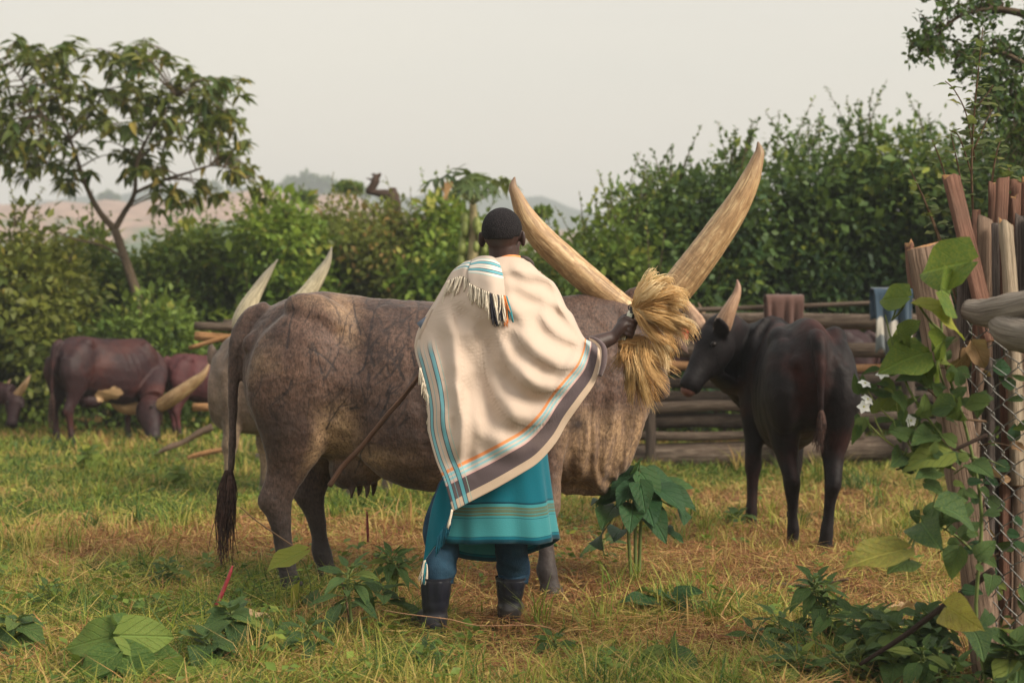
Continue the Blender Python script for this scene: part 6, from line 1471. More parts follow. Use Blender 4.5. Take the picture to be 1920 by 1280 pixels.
# ------------------------------------------------------------------ plants
M_leafA = leaf_mat('broad_leaf', (.028, .075, .030), (.085, .165, .050), (.20, .25, .05), .32, True, .5, .25, True)
M_leafW = leaf_mat('weed_leaf', (.025, .070, .022), (.070, .150, .038), (.18, .22, .05), .35, True, .5, .25, True)
M_leafD = leaf_mat('dark_broad_leaf', (.010, .048, .018), (.028, .090, .028), (.05, .12, .03), .25, True, .45, .28, True)
M_leafL = leaf_mat('lime_broad_leaf', (.075, .15, .028), (.16, .255, .045), (.36, .36, .05), .42, True, .5, .25, True)
M_leafY = leaf_mat('yellowing_broad_leaf', (.19, .20, .035), (.33, .31, .055), (.45, .36, .06), .40, True, .5, .35, True, (.16, .055, .02))
M_leafM = leaf_mat('small_mallow_leaf', (.10, .16, .055), (.21, .28, .11), (.36, .36, .10), .40, True, .55, .3, True)
M_dry = leaf_mat('dead_leaf', (.26, .145, .075), (.46, .29, .16), (.55, .38, .22), .2, True, .8, .15, True)
def leafset(name, n, mat, W, lobed=.07, droop=.42, fold=.34, heart=.6, wave=.05, rows=9):
    out = []
    for q in range(n):
        V, Q, U = leaf_shape(1.0, W * (.9 + .07 * q), rows, lobed, droop * (.6 + .3 * q), fold, 0, heart, wave, seed=q + 3)
        me = np_mesh(name, V, Q, True, {'luv': U}); me.materials.append(mat); out.append(me)
    return out
LA = leafset('broad_leaf', 4, M_leafA, .40); LDk = leafset('dark_leaf', 4, M_leafD, .40, .04, .4); LL = leafset('lime_leaf', 4, M_leafL, .43, .07, .25, .22); LYw = leafset('yellow_leaf', 2, M_leafY, .36, .06, .3, .3)
LM = leafset('mallow_leaf', 4, M_leafM, .42, .22, .2, .25, .4, .05, 8); LN = leafset('narrow_leaf', 4, M_leafA, .20, .02, .35, .25, 0, .02, 7); LNd = leafset('narrow_dark_leaf', 4, M_leafW, .22, .02, .3, .3, 0, .02, 7); LDry = leafset('dead_leaf', 3, M_dry, .36, .2, .7, .6, .3, .12)
M_leafB = leaf_mat('fresh_broad_leaf', (.055, .125, .030), (.125, .215, .050), (.24, .30, .06), .40, True, .5, .22, True)  # the leaf's own colour, a brighter green than the plain broad leaf
LB_ = leafset('fresh_leaf', 4, M_leafB, .42, .06, .10, .22, .6, .05)
def plant(name, base, label, cat='plant', group=None):
    return empty(name, base, 0, label, cat, group)
def on_ground(px, Y): 
    x = P(px, 610, Y)[0]; return np.array([x, Y, float(gz(x, Y))])
def stem(parent, base, pts, r, mat=M_stem, name='stem', k=6):
    return tube_obj(name, np.asarray(pts) - base, r, mat, parent, n=max(8, 4 * len(pts)), k=k)
def leafy(o, base, leaves, meshes, petiole=True, mat=M_stem):
    """leaves: (px, py tip-side centre, Y, size m, direction (right, up, away), facing)"""
    for q, (root, px, py, Y, s, d, nn) in enumerate(leaves):
        p = P(px, py, Y) - base; d = norm(d); b = p - d * s * .5
        put_leaf(meshes[q % len(meshes)], b, d, nn, s, o)
        if petiole and root is not None:
            r = np.asarray(root) - base; tube_obj('stalk', [r, (r + b) / 2 + (0, 0, -.01), b], .0028 + .006 * s, mat, o, n=6, k=5)

def rosette(o, base, top, n, s, meshes, seed, spread=1.0, down=-.25, up=.35, rr=None):
    g = np.random.default_rng(seed)
    for q in range(n):
        a = q * 2.4 + g.normal(0, .25); f = (q + .5) / n; el = up * (1 - f) * 2 + down * f * 1.6 + g.normal(0, .12)
        d = np.array([math.cos(a), math.sin(a), el]); sz = s * (.55 + .6 * f) * g.uniform(.85, 1.15)
        b = top - base + norm(d * (1, 1, .6)) * sz * .28 * spread + np.array([0, 0, -.05 * f * s * 8])
        tube_obj('stalk', [top - base - np.array([0, 0, .05 * f * s * 8 + .01]), b], .002 + .004 * s, M_stem, o, n=5, k=5)
        put_leaf(meshes[q % len(meshes)], b, d, (g.normal(0, .25), g.normal(0, .25) - .25, 1), sz, o)
# 1 the broad-leaved plant in front of the cow's dewlap
b0 = on_ground(1192, 7.55); o = plant('broadleaf_plant', b0, 'dark glossy broad leaved plant standing below the big cow\'s dewlap')
for dx in (-6, 2, 8): stem(o, b0, [P(1190 + dx, 1088, 7.55), P(1188 + dx * 1.6, 1000, 7.55), P(1190 + dx * 2, 900, 7.55)], [.010, .009, .006])
rt = lambda: P(1192, 900, 7.55)
ups = (.1, -.55, .8)
leafy(o, b0, [(rt(), 1140, 962, 7.40, 0.200, (-.35, -.9, -.2), (-.3, -.8, .4)), (rt(), 1215, 945, 7.38, 0.208, (.25, -.9, -.3), (.2, -.8, .5)), (rt(), 1258, 925, 7.45, 0.200, (.75, -.6, -.2), (.4, -.5, .8)), (rt(), 1280, 950, 7.6, 0.176, (.5, -.85, .1), (.7, -.4, .6)),
              (rt(), 1165, 905, 7.45, 0.160, (-.7, -.4, -.4), (-.3, -.6, .8)), (rt(), 1190, 880, 7.5, 0.120, (-.3, .5, -.5), ups), (rt(), 1240, 890, 7.65, 0.152, (.8, .15, .1), ups), (rt(), 1222, 908, 7.42, 0.160, (.5, -.4, -.5), ups), (rt(), 1130, 935, 7.65, 0.176, (-.7, -.7, .2), (-.5, -.3, .8)),
              (rt(), 1185, 960, 7.32, 0.184, (-.1, -.95, -.3), (0, -.9, .3)), (rt(), 1245, 985, 7.6, 0.160, (.6, -.75, .2), (.5, -.4, .7)), (rt(), 1118, 1005, 7.62, 0.136, (-.4, -.9, .0), (-.7, -.5, .4)), (rt(), 1258, 1000, 7.55, 0.144, (.75, -.65, 0), (.5, -.5, .7)), (rt(), 1195, 885, 7.7, 0.104, (.3, .6, .3), ups),
              (rt(), 1160, 990, 7.7, 0.160, (-.3, -.9, .2), (-.2, -.6, .6)), (rt(), 1265, 905, 7.75, 0.136, (.8, -.2, .4), ups)], LDk)
leafy(o, b0, [(rt(), 1172, 925, 7.36, .15, (-.5, -.6, -.4), (-.2, -.7, .7)), (rt(), 1205, 925, 7.33, .15, (.1, -.7, -.5), (0, -.7, .7)), (rt(), 1150, 925, 7.5, .15, (-.8, -.3, 0), ups), (rt(), 1228, 970, 7.36, .17, (.4, -.85, -.2), (.2, -.8, .5)), (rt(), 1212, 880, 7.6, .12, (.5, .5, 0), ups), (rt(), 1170, 885, 7.6, .12, (-.6, .4, 0), ups), (rt(), 1275, 930, 7.5, .16, (.8, -.5, -.1), ups)], LDk)
# 2 big-leaved plant bottom left
b0 = on_ground(228, 5.62); o = plant('broadleaf_plant', b0, 'low plant with big veined fresh green leaves in the lower grass below the tail')
rt = lambda: P(222, 1232, 5.6)
stem(o, b0, [b0, P(225, 1250, 5.6), P(222, 1175, 5.6)], [.010, .008, .004])
leafy(o, b0, [(rt(), 278, 1192, 5.54, .20, (.75, .45, -.1), (-.25, -.85, .35)), (rt(), 168, 1202, 5.52, .19, (-.9, .10, -.2), (.15, -.75, .6)), (rt(), 205, 1172, 5.57, .12, (-.45, .85, -.1), (.1, -.95, .2)), (rt(), 182, 1245, 5.42, .15, (-.8, -.35, -.4), (.1, -.6, .8)), (rt(), 262, 1242, 5.46, .18, (.9, -.1, -.25), (-.05, -.75, .65)),
              (rt(), 232, 1182, 5.64, .09, (.05, 1, 0), (0, -1, .15)), (rt(), 220, 1258, 5.40, .11, (-.1, -.8, -.4), (0, -.85, .4)), (rt(), 150, 1255, 5.52, .13, (-.85, -.35, 0), (0, -.55, .8)), (rt(), 232, 1160, 5.72, .14, (.15, 1, .1), (0, -.9, .35)), (rt(), 305, 1228, 5.62, .13, (.95, .05, .1), (0, -.6, .8)), (rt(), 250, 1255, 5.38, .10, (.5, -.7, -.4), (0, -.8, .6))], LB_)
b0 = on_ground(320, 5.45); o = plant('broadleaf_plant', b0, 'pair of large sunlit leaves cut by the bottom picture edge'); rt = lambda: P(330, 1290, 5.44)
leafy(o, b0, [(rt(), 300, 1268, 5.40, .17, (-.8, .15, -.3), (.1, -.6, .8)), (rt(), 365, 1272, 5.42, .15, (.7, .3, 0), (0, -.6, .8)), (rt(), 430, 1262, 5.5, .17, (.85, .3, .1), (-.1, -.5, .85))], LL)
b0 = on_ground(20, 5.9); o = plant('broadleaf_plant', b0, 'slim upright weed at the left picture edge'); stem(o, b0, [b0, P(26, 1200, 5.9), P(28, 1160, 5.9)], [.008, .007, .005])
rosette(o, b0, P(28, 1160, 5.9), 11, .115, LA, 5, down=-.5); rosette(o, b0, P(2, 1205, 5.85), 5, .14, LA, 6)
# 3 right-hand low plants
b0 = on_ground(1250, 5.60); o = plant('broadleaf_plant', b0, 'three large leaves at the bottom edge below the herdsman\'s raised arm'); rt = lambda: P(1252, 1275, 5.6)
leafy(o, b0, [(rt(), 1258, 1218, 5.55, .19, (.08, .9, -.25), (-.2, -.85, .3)), (rt(), 1208, 1248, 5.50, .17, (-.8, .25, -.3), (.1, -.6, .8)), (rt(), 1296, 1255, 5.50, .17, (.85, -.05, -.35), (-.1, -.6, .8)), (rt(), 1252, 1278, 5.40, .13, (.1, -.6, -.6), (0, -.5, .9))], LA)
b0 = on_ground(1245, 6.75); o = plant('broadleaf_plant', b0, 'flat spreading plant in the grass in front of the dark glossy one'); rosette(o, b0, P(1252, 1118, 6.7), 10, .21, LDk, 8, 1.2, -.1, .3)
b0 = on_ground(735, 7.0); o = plant('weed', b0, 'small dense dark weed on a thick stalk beside the wrap\'s loose fringe', 'plant')
for dx in (-5, 3, 9): stem(o, b0, [b0 + (dx * .002, 0, 0), P(735 + dx, 1085, 7.0), P(733 + dx * 1.4, 1045, 7.0)], [.008, .007, .005])
rosette(o, b0, P(735, 1040, 7.0), 20, .105, LNd, 9, 1.0, -.5, .7); rosette(o, b0, P(740, 1062, 6.98), 10, .10, LNd, 10, 1.0, -.4, .4)
b0 = on_ground(655, 6.25); o = plant('weed', b0, 'tall thin weed with drooping pale green leaves beneath the udder', 'plant')
stem(o, b0, [b0, P(660, 1180, 6.25), P(652, 1090, 6.25), P(655, 1062, 6.25)], [.009, .008, .006, .004])
stem(o, b0, [b0 + (.01, .02, 0), P(650, 1130, 6.3), P(640, 1085, 6.3)], [.006, .005, .003], M_twig)
rosette(o, b0, P(655, 1065, 6.25), 12, .14, LN, 11, 1.0, -.5, .6); rosette(o, b0, P(652, 1100, 6.22), 9, .13, LN, 12, 1.2, -.5, .3); rosette(o, b0, P(715, 1105, 6.4), 6, .14, LA, 13, 1.0, -.2, .4); rosette(o, b0, P(662, 1165, 6.2), 6, .11, LN, 14)
b0 = on_ground(305, 7.3); o = plant('weed', b0, 'small dark weed clump left of the hanging tail tuft', 'plant'); 
for q in range(5): rosette(o, b0, P(292 + q * 10, 1085 - 13 * (q % 3) - q * 3, 7.3), 9, .075, LNd, 15 + q, 1.2, -.4, .5)
b0 = on_ground(548, 6.9); o = plant('weed', b0, 'single arching yellow green leaf in front of the cow\'s hind hoof', 'plant')
stem(o, b0, [b0, P(582, 1110, 6.88), P(572, 1060, 6.86), P(562, 1048, 6.86)], [.004, .003, .003, .002]); leafy(o, b0, [(None, 533, 1048, 6.82, .19, (-.85, -.35, -.3), (-.2, -.45, .85)), (None, 543, 1125, 6.7, .18, (-.25, -.95, -.1), (-.8, -.5, .2)), (None, 585, 1125, 6.75, .13, (.3, -.9, -.1), (.2, -.9, .2))], [LL[0], LL[1], LA[0]])
for q, (px, Y, h, s, ml, lb) in enumerate([(432, 5.95, .20, .11, LA, 'slender weed with a pale leaf tuft between the tail and the bottom edge'), (575, 5.75, .17, .10, LN, 'little branching weed on the dry grass near the bottom edge'), (800, 5.62, .09, .09, LN, 'low weed below the herdsman\'s nearer boot'), (390, 5.75, .13, .12, LA, 'leafy sprout beside the big veined leaves'),
        (515, 5.95, .12, .09, LN, 'small sprout below the cow\'s hind hoof'), (1040, 5.9, .09, .09, LNd, 'low dark sprout right of the boots'), (90, 6.9, .1, .09, LN, 'small sprout far left in the mown grass'), (880, 8.6, .16, .12, LL, 'bright green sprout under the cow\'s belly'), (1130, 8.2, .12, .12, LN, 'pale sprout left of the dark glossy plant'), (165, 13.0, .22, .13, LL, 'bright weed in front of the grazing dark brown cow'), (330, 12.0, .14, .10, LL, 'bright weed by the fallen branches'), (1385, 9.6, .10, .10, LA, 'green weed by the base log near the black cow'), (1545, 6.9, .12, .10, LNd, 'dark weed under the black cow\'s hind hooves')]):
    b0 = on_ground(px, Y); o = plant('weed', b0, lb, 'plant', 'weeds sprouting in the grass'); tp = b0 + (0, 0, h)
    stem(o, b0, [b0, (b0 + tp) / 2 + (.006, 0, 0), tp], [.006, .005, .003]); rosette(o, b0, tp, 11, s, ml, 30 + q, 1.0, -.45, .6)
    if h > .12: rosette(o, b0, b0 + (.01, 0, h * .55), 6, s, ml, 60 + q, 1.2, -.3, .3)
# 4 undergrowth of separate leafy weeds at the lower right
for q, (px, py, Y, h, n, s, ml, lb) in enumerate([(1545, 1130, 6.05, .26, 4, .105, LNd, 'dark glossy weed clump left of the propped stick'), (1470, 1165, 5.9, .14, 3, .11, LN, 'green weed left of the dark glossy clump'), (1600, 1165, 5.75, .17, 4, .11, LNd, 'dark weed clump under the propped stick'),
        (1680, 1190, 5.55, .20, 4, .085, LA, 'round leaved weed in front of the leaning post\'s foot'), (1755, 1195, 5.45, .24, 5, .085, LA, 'fresh round leaved weed directly beside the leaning post'), (1620, 1240, 5.42, .13, 4, .12, LNd, 'low dark weed at the bottom edge near the post'), (1520, 1250, 5.45, .12, 3, .12, LN, 'low weed at the bottom edge, farthest from the post'), (1720, 1250, 5.35, .14, 4, .09, LA, 'weed tuft at the bottom edge by the post'), (1890, 1230, 4.95, .20, 3, .13, LA, 'weed growing through the wire netting'), (1790, 1260, 5.15, .14, 3, .10, LNd, 'dark weed at the foot of the leaning post')]):
    b0 = on_ground(px, Y); g = np.random.default_rng(q + 300); o = plant('weed', b0, lb, 'plant', 'leafy weeds along the wire fence')
    for r in range(n):
        tp = b0 + np.array([g.normal(0, .06), g.normal(0, .05), h * g.uniform(.7, 1.15)]); stem(o, b0, [b0 + (g.normal(0, .01), 0, 0), (b0 + tp) / 2 + (g.normal(0, .01), 0, 0), tp], [.005, .004, .003])
        rosette(o, b0, tp, 9, s, ml, 400 + q * 9 + r, 1.0, -.5, .6); rosette(o, b0, b0 * .45 + tp * .55, 6, s, ml, 500 + q * 9 + r, 1.1, -.4, .4)
# 5 big-leaved creeper over the leaning post
VY = 4.95; b0 = on_ground(1800, 5.05); o = plant('creeper', b0, 'large leaved lime green creeper climbing the leaning post and the wire')
def vine(pts, r, mat=M_stem): stem(o, b0, [P(x, y, Y) for x, y, Y in pts], r, mat)
vine([(1850, 1290, 5.0), (1830, 1150, 5.0), (1840, 960, 4.98), (1810, 800, 4.96), (1775, 690, 4.95), (1765, 600, 4.95), (1770, 480, 4.95)], [.006, .006, .006, .005, .005, .004, .003])
vine([(1850, 870, 5.0), (1780, 830, 4.95), (1730, 770, 4.93), (1700, 720, 4.92), (1672, 640, 4.9), (1660, 590, 4.9)], [.006, .005, .004, .004, .003, .002])
vine([(1840, 1050, 5.0), (1800, 1010, 4.97), (1760, 985, 4.95), (1715, 965, 4.93)], [.005, .004, .003, .002])
vine([(1848, 790, 5.05), (1800, 780, 5.0), (1740, 730, 4.96)], [.005, .004, .003], M_twig)
G_ = lambda x, y: P(x, y, VY)
leafy(o, b0, [(G_(1775, 520), 1765, 500, 4.85, .225, (-.55, .75, -.1), (-.15, -.95, .25)), (G_(1770, 600), 1785, 552, 4.80, .20, (.55, .8, -.1), (.1, -.97, .15)), (G_(1765, 620), 1772, 592, 4.78, .17, (.85, -.1, -.35), (.1, -.35, .9)),
              (G_(1700, 690), 1695, 672, 4.85, .145, (-.85, -.25, -.2), (-.1, -.85, .5)), (G_(1672, 600), 1672, 558, 4.88, .125, (-.55, .75, 0), (-.2, -.9, .3)), (G_(1765, 680), 1752, 650, 4.88, .12, (-.2, .8, -.3), (-.3, -.9, .2)), (G_(1770, 720), 1762, 690, 4.9, .13, (.3, .75, -.3), (.2, -.9, .2)),
              (G_(1672, 600), 1692, 560, 4.9, .06, (.6, .75, 0), (.3, -.9, .2))], LL)
leafy(o, b0, [(G_(1720, 985), 1640, 1040, 4.80, .21, (-.93, -.32, -.1), (-.1, -.55, .8)), (G_(1775, 1120), 1798, 1152, 4.80, .17, (.15, -.97, -.1), (-.3, -.9, .2))], LYw)
leafy(o, b0, [(G_(1720, 985), 1690, 1055, 4.84, .13, (-.5, -.75, 0), (-.1, -.8, .5)), (G_(1720, 985), 1735, 990, 4.84, .16, (-.1, -.9, -.1), (-.4, -.85, .3)), (G_(1770, 975), 1810, 962, 4.78, .16, (.9, .15, -.2), (0, -.6, .8)), (G_(1790, 850), 1745, 850, 4.86, .13, (-.8, -.3, 0), (0, -.7, .7)), (G_(1770, 860), 1740, 885, 4.86, .10, (-.6, -.7, 0), (0, -.8, .6)),
              (G_(1810, 800), 1800, 770, 4.85, .10, (.2, .8, -.2), (.1, -.9, .3)), (G_(1830, 860), 1838, 872, 4.8, .09, (.3, -.8, 0), (.2, -.9, .3)), (G_(1830, 1180), 1835, 1190, 4.8, .11, (.0, -.9, 0), (0, -.95, .2)), (G_(1880, 1270), 1885, 1262, 4.7, .17, (.2, .8, 0), (-.4, -.8, .3)), (G_(1745, 800), 1735, 815, 4.87, .10, (-.5, -.6, 0), (0, -.8, .6)), (G_(1700, 840), 1690, 855, 4.9, .09, (-.3, -.8, 0), (.2, -.8, .5)),
              (G_(1800, 940), 1780, 955, 4.85, .12, (-.7, -.3, -.2), (0, -.7, .7)), (G_(1840, 760), 1825, 755, 4.85, .09, (-.5, .5, 0), (0, -.9, .4)), (G_(1770, 780), 1758, 760, 4.85, .10, (-.5, .6, 0), (-.3, -.9, .3))], LA)
for q, (x, y) in enumerate([(1682, 640), (1690, 655), (1700, 640), (1675, 655), (1715, 660), (1690, 625), (1725, 690), (1740, 700), (1780, 700), (1800, 720), (1790, 690), (1760, 740), (1745, 720), (1815, 700), (1770, 760), (1720, 830), (1755, 880), (1735, 905), (1770, 870), (1800, 860), (1790, 830), (1815, 1000), (1780, 1020), (1860, 1080), (1870, 960), (1855, 1150)]):
    g = np.random.default_rng(q + 700); d = norm((g.normal(0, .7), g.normal(0, .3), g.normal(.3, .6)))
    put_leaf((LL if q < 9 else LA)[q % 4], P(x, y, 4.93 + g.normal(0, .03)) - b0, d, (g.normal(0, .3), -.8, .4), g.uniform(.035, .075), o)
g = np.random.default_rng(901)
for q in range(52):        # the dense leafy body of the creeper along its stems
    c = [(1770, 640), (1740, 700), (1700, 690), (1790, 740), (1760, 800), (1730, 850), (1790, 880), (1820, 930), (1750, 960), (1800, 1010), (1815, 1060), (1820, 760), (1715, 760)][q % 13]
    x, y = c[0] + g.normal(0, 17), c[1] + g.normal(0, 24); d = norm((g.normal(0, .8), g.normal(-.2, .3), g.normal(.05, .7)))
    put_leaf((LA if q % 4 else (LL if y < 830 else LDk))[q % 4], P(x, y, 4.94 + g.normal(0, .035)) - b0, d, (g.normal(0, .4), -.7, .5), g.uniform(.03, .075) * (1.2 if q % 5 == 0 else 1), o)
for q in range(14):
    x, y = g.uniform(1700, 1840), g.uniform(640, 1080); a = g.uniform(-2.5, .3)
    stem(o, b0, [P(x, y, 4.95), P(x + 30 * math.cos(a), y + 22 * math.sin(a), 4.92), P(x + 70 * math.cos(a + .3), y + 50 * math.sin(a + .3), 4.90)], [.0025, .002, .001], M_twig if q % 2 else M_stem)
put_leaf(LDry[0], P(1822, 640, 4.95) - b0, (.5, .1, -.8), (-.3, -.8, .4), .11, o, name='dead_leaf'); put_leaf(LDry[1], P(1815, 655, 4.98) - b0, (-.4, .2, -.9), (.3, -.8, .2), .09, o, name='dead_leaf')
g = np.random.default_rng(905)
for q in range(46):
    x, y = g.uniform(1835, 1925), g.uniform(690, 1270); d = norm((g.normal(0, .8), g.normal(0, .4), g.normal(0, .7)))
    put_leaf((LA, LDk, LNd, LDry)[q % 4][q % 3], P(x, y, 5.24 + g.uniform(-.06, .08)) - b0, d, (g.normal(0, .5), -.8, .3), g.uniform(.035, .085), o)
# 6 periwinkle with white flowers in front of the fence
b0 = on_ground(1770, 5.1); o = plant('flowering_plant', b0, 'thin stemmed plant with small white flowers in front of the log fence', 'plant')
def pv_(pts, r): stem(o, b0, [P(x, y, Y) for x, y, Y in pts], r, plain_stem)
plain_stem = plain('yellow_green_stem', (.22, .25, .07), .6)
pv_([(1790, 880, 5.1), (1740, 850, 5.0), (1700, 850, 4.98), (1655, 820, 4.95), (1625, 790, 4.95)], [.004, .004, .003, .003, .002])
pv_([(1715, 852, 4.98), (1685, 800, 4.96), (1645, 760, 4.95), (1622, 722, 4.95)], [.003, .003, .002, .002]); pv_([(1685, 800, 4.96), (1680, 750, 4.95), (1662, 705, 4.95)], [.003, .002, .002]); pv_([(1770, 860, 5.05), (1735, 820, 5.0), (1715, 785, 4.98)], [.003, .002, .002]); pv_([(1660, 822, 4.95), (1645, 795, 4.95), (1640, 780, 4.95)], [.002, .002, .0015])
M_petal = plain('white_petal', (.80, .80, .76), .6, .3, .06)
V, Q, U = leaf_shape(1.0, .42, 5, 0, .15, .1); pm = np_mesh('petal', V * .024, Q); pm.materials.append(M_petal)
V, Q, T = ellipsoid((0, 0, 0), (.004,) * 3, nu=8, nv=6); pc = np_mesh('flower_eye', V, [Q, T]); pc.materials.append(plain('pale_yellow', (.5, .5, .2), .7))
for x, y, ax in [(1622, 718, (.2, -.5, .8)), (1620, 762, (-.3, -.85, .3)), (1627, 748, (.4, -.6, .6)), (1708, 788, (.2, -.85, .4)), (1655, 700, (-.2, -.6, .7))]:
    c = P(x, y, 4.93) - b0; Mx = orient((1, .1, 0), ax); fl = put('flower', pc, None, o, c)
    for q in range(5):
        a = q * 1.2566; d = Mx @ np.array([math.cos(a), math.sin(a), 0]); 
        ax_ = norm(np.asarray(ax, float)); u_ = norm(np.cross(ax_, (1, .2, .1))); v_ = np.cross(ax_, u_); put_leaf(pm, np.zeros(3), u_ * math.cos(a) + v_ * math.sin(a), ax_, 1.0, fl, name='petal')
g = np.random.default_rng(77)
for q, (x, y) in enumerate([(1622, 735), (1610, 740), (1640, 740), (1655, 715), (1668, 720), (1645, 725), (1675, 735), (1662, 745), (1608, 775), (1620, 785), (1635, 775), (1612, 795), (1628, 800), (1640, 790), (1690, 790), (1700, 800), (1720, 800), (1730, 790), (1710, 815), (1735, 815), (1720, 775), (1695, 770), (1745, 800), (1690, 830), (1670, 700), (1650, 690), (1700, 760), (1740, 770), (1755, 790), (1765, 810), (1750, 830)]):
    put_leaf((LNd if q % 3 else LA)[q % 4], P(x, y, 4.95 + g.normal(0, .02)) - b0, norm((g.normal(0, .8), -.2, g.normal(.15, .6))), (g.normal(0, .3), -.7, .6), g.uniform(.045, .075), o)
# 7 thin mallow shoots rising above the wire fence
b0 = np.array([P(1835, 520, 5.6)[0], 5.6, 0.0]); o = plant('mallow_shrub', b0, 'slender mallow shrub with small toothed leaves rising above the reddish plank', 'shrub')
g = np.random.default_rng(88); MYd = 5.58
for pts in [[(1835, 900), (1832, 560), (1822, 330), (1828, 200), (1836, 120), (1843, 52)], [(1828, 300), (1812, 215), (1790, 170), (1772, 152)], [(1823, 330), (1800, 260), (1784, 245)], [(1830, 600), (1790, 400), (1766, 310), (1748, 262)], [(1830, 700), (1770, 480), (1735, 380), (1705, 315)], [(1835, 640), (1858, 360), (1868, 290), (1876, 262)], [(1832, 200), (1850, 178), (1862, 160)], [(1826, 280), (1848, 230), (1860, 205)], [(1828, 640), (1815, 420), (1800, 330), (1783, 250)], [(1840, 640), (1880, 380), (1893, 330), (1890, 315)], [(1800, 560), (1760, 440), (1728, 360)]]:
    w = np.array([P(x, y, MYd) for x, y in pts]); L = np.linalg.norm(w[-1] - w[0])
    stem(o, b0, w, np.linspace(.006 if pts[0][1] > 500 else .003, .0018, len(pts)), M_twig, k=5)
    pth = smooth_path(w, 60); m = int(6 + L * 17)
    for q in range(m):
        f = .30 + .70 * (q + g.uniform(-.3, .3)) / m if pts[0][1] > 500 else .1 + .9 * q / m
        p = pth[int(np.clip(f, 0, 1) * 59)]
        if p[2] < 1.55: continue
        a = q * 2.4; d = norm((math.cos(a), math.sin(a) * .7, g.uniform(-.1, .5))); s = g.uniform(.030, .062) * (1.15 - .5 * f)
        put_leaf(LM[q % 4], p - b0 + d * .012, d, (g.normal(0, .3), -.4, .9), s, o)
# 8 sticks, branches and stems lying about
def lying(name, pts, r, mat, label, cat, **kw):
    pts = np.array([P(*p) for p in pts]); base = pts[0].copy()
    V, Q, T, t = tube(pts, r, k=8, n=30, wob=.08, **kw)
    return tag(put(name, np_mesh(name, V - base, [Q, T], True, {'tuv': t}), mat, None, base), label, cat)
lying('dead_stick', [(1612, 1245, 5.3), (1690, 1195, 5.22), (1750, 1150, 5.15), (1862, 1068, 5.05)], [.006, .009, .010, .012], M_dead, 'dead stick propped slanting against the leaning post', 'stick', seed=1)
lying('dead_stick', [(1680, 880, 5.0), (1740, 862, 4.95), (1800, 838, 4.95), (1850, 815, 4.98)], [.003, .005, .006, .007], M_dead, 'dark twig crossing the post at knot height', 'stick', seed=2)
lying('fallen_branch', [(1395, 1108, 7.4), (1450, 1096, 7.3), (1530, 1098, 7.2), (1590, 1085, 7.1)], [.008, .011, .010, .006], M_twig, 'dark branch lying in the dry grass below the black cow', 'branch', seed=3)
lying('fallen_branch', [(290, 852, 13.8), (318, 838, 13.75), (345, 828, 13.8), (372, 812, 13.8), (398, 800, 13.8)], [.012, .026, .022, .030, .03], M_post, 'pale broken branch lying behind the big cow\'s tail', 'branch', seed=4)
lying('fallen_branch', [(352, 858, 13.5), (380, 850, 13.5), (420, 842, 13.5)], [.02, .025, .02], M_cut, 'short reddish branch on the grass near the pale broken one', 'branch', seed=5)
lying('red_stem', [(405, 1136, 6.75), (418, 1108, 6.75), (430, 1078, 6.75), (436, 1060, 6.75)], [.010, .009, .008, .004], plain('red_stalk', (.34, .045, .055), .5, .4, .4, 40), 'thick crimson plant stalk poking up beneath the tail tuft', 'plant stalk', seed=6)
lying('red_stem', [(690, 1015, 7.9), (689, 985, 7.9), (688, 958, 7.9)], [.006, .007, .004], plain('dull_red_stalk', (.26, .05, .05), .6, .3, .4, 40), 'short dull red stalk under the cow\'s belly', 'plant stalk', seed=7)
lying('dry_stem', [(575, 1040, 7.2), (530, 1010, 7.25), (480, 975, 7.3), (450, 950, 7.3)], [.004, .004, .003, .002], M_twig, 'bent dark stem between the tail and hind leg', 'plant stalk', seed=8)
lying('grass_stalk', [(715, 1142, 6.0), (760, 1150, 5.95), (840, 1160, 5.9), (900, 1172, 5.9), (1010, 1172, 5.9), (1060, 1190, 5.9)], [.001, .0017, .002, .0017, .0015, .001], plain('straw_stalk', (.36, .20, .11), .8), 'long straw stalk bent across both rubber boots', 'grass stalk', seed=9)
g = np.random.default_rng(41)
for q, (x, y, s, lb) in enumerate([(1690, 1165, .11, 'curled pale dead leaf under the propped stick'), (1712, 1150, .10, 'folded dead leaf by the leaning post'), (1620, 1180, .08, 'brown dead leaf among the dark weeds'), (470, 1170, .09, 'orange dead leaf on the mown grass near the hind hoof'), (455, 1140, .09, 'rust coloured dead leaf beneath the tail tuft'), (1660, 1175, .10, 'broad tan dead leaf left of the curled pale one')]):
    Y = 1.25 * F / (y - 610) * .985; p = P(x, y, Y); o = put('dead_leaf', LDry[q % 3], None, None, p + np.array([0, 0, .03])); o.scale = (s,) * 3; o.rotation_euler = (g.uniform(-.3, .5), g.uniform(-.5, .5), g.uniform(0, 6)); tag(o, lb, 'leaf', 'dead leaves lying on the ground')

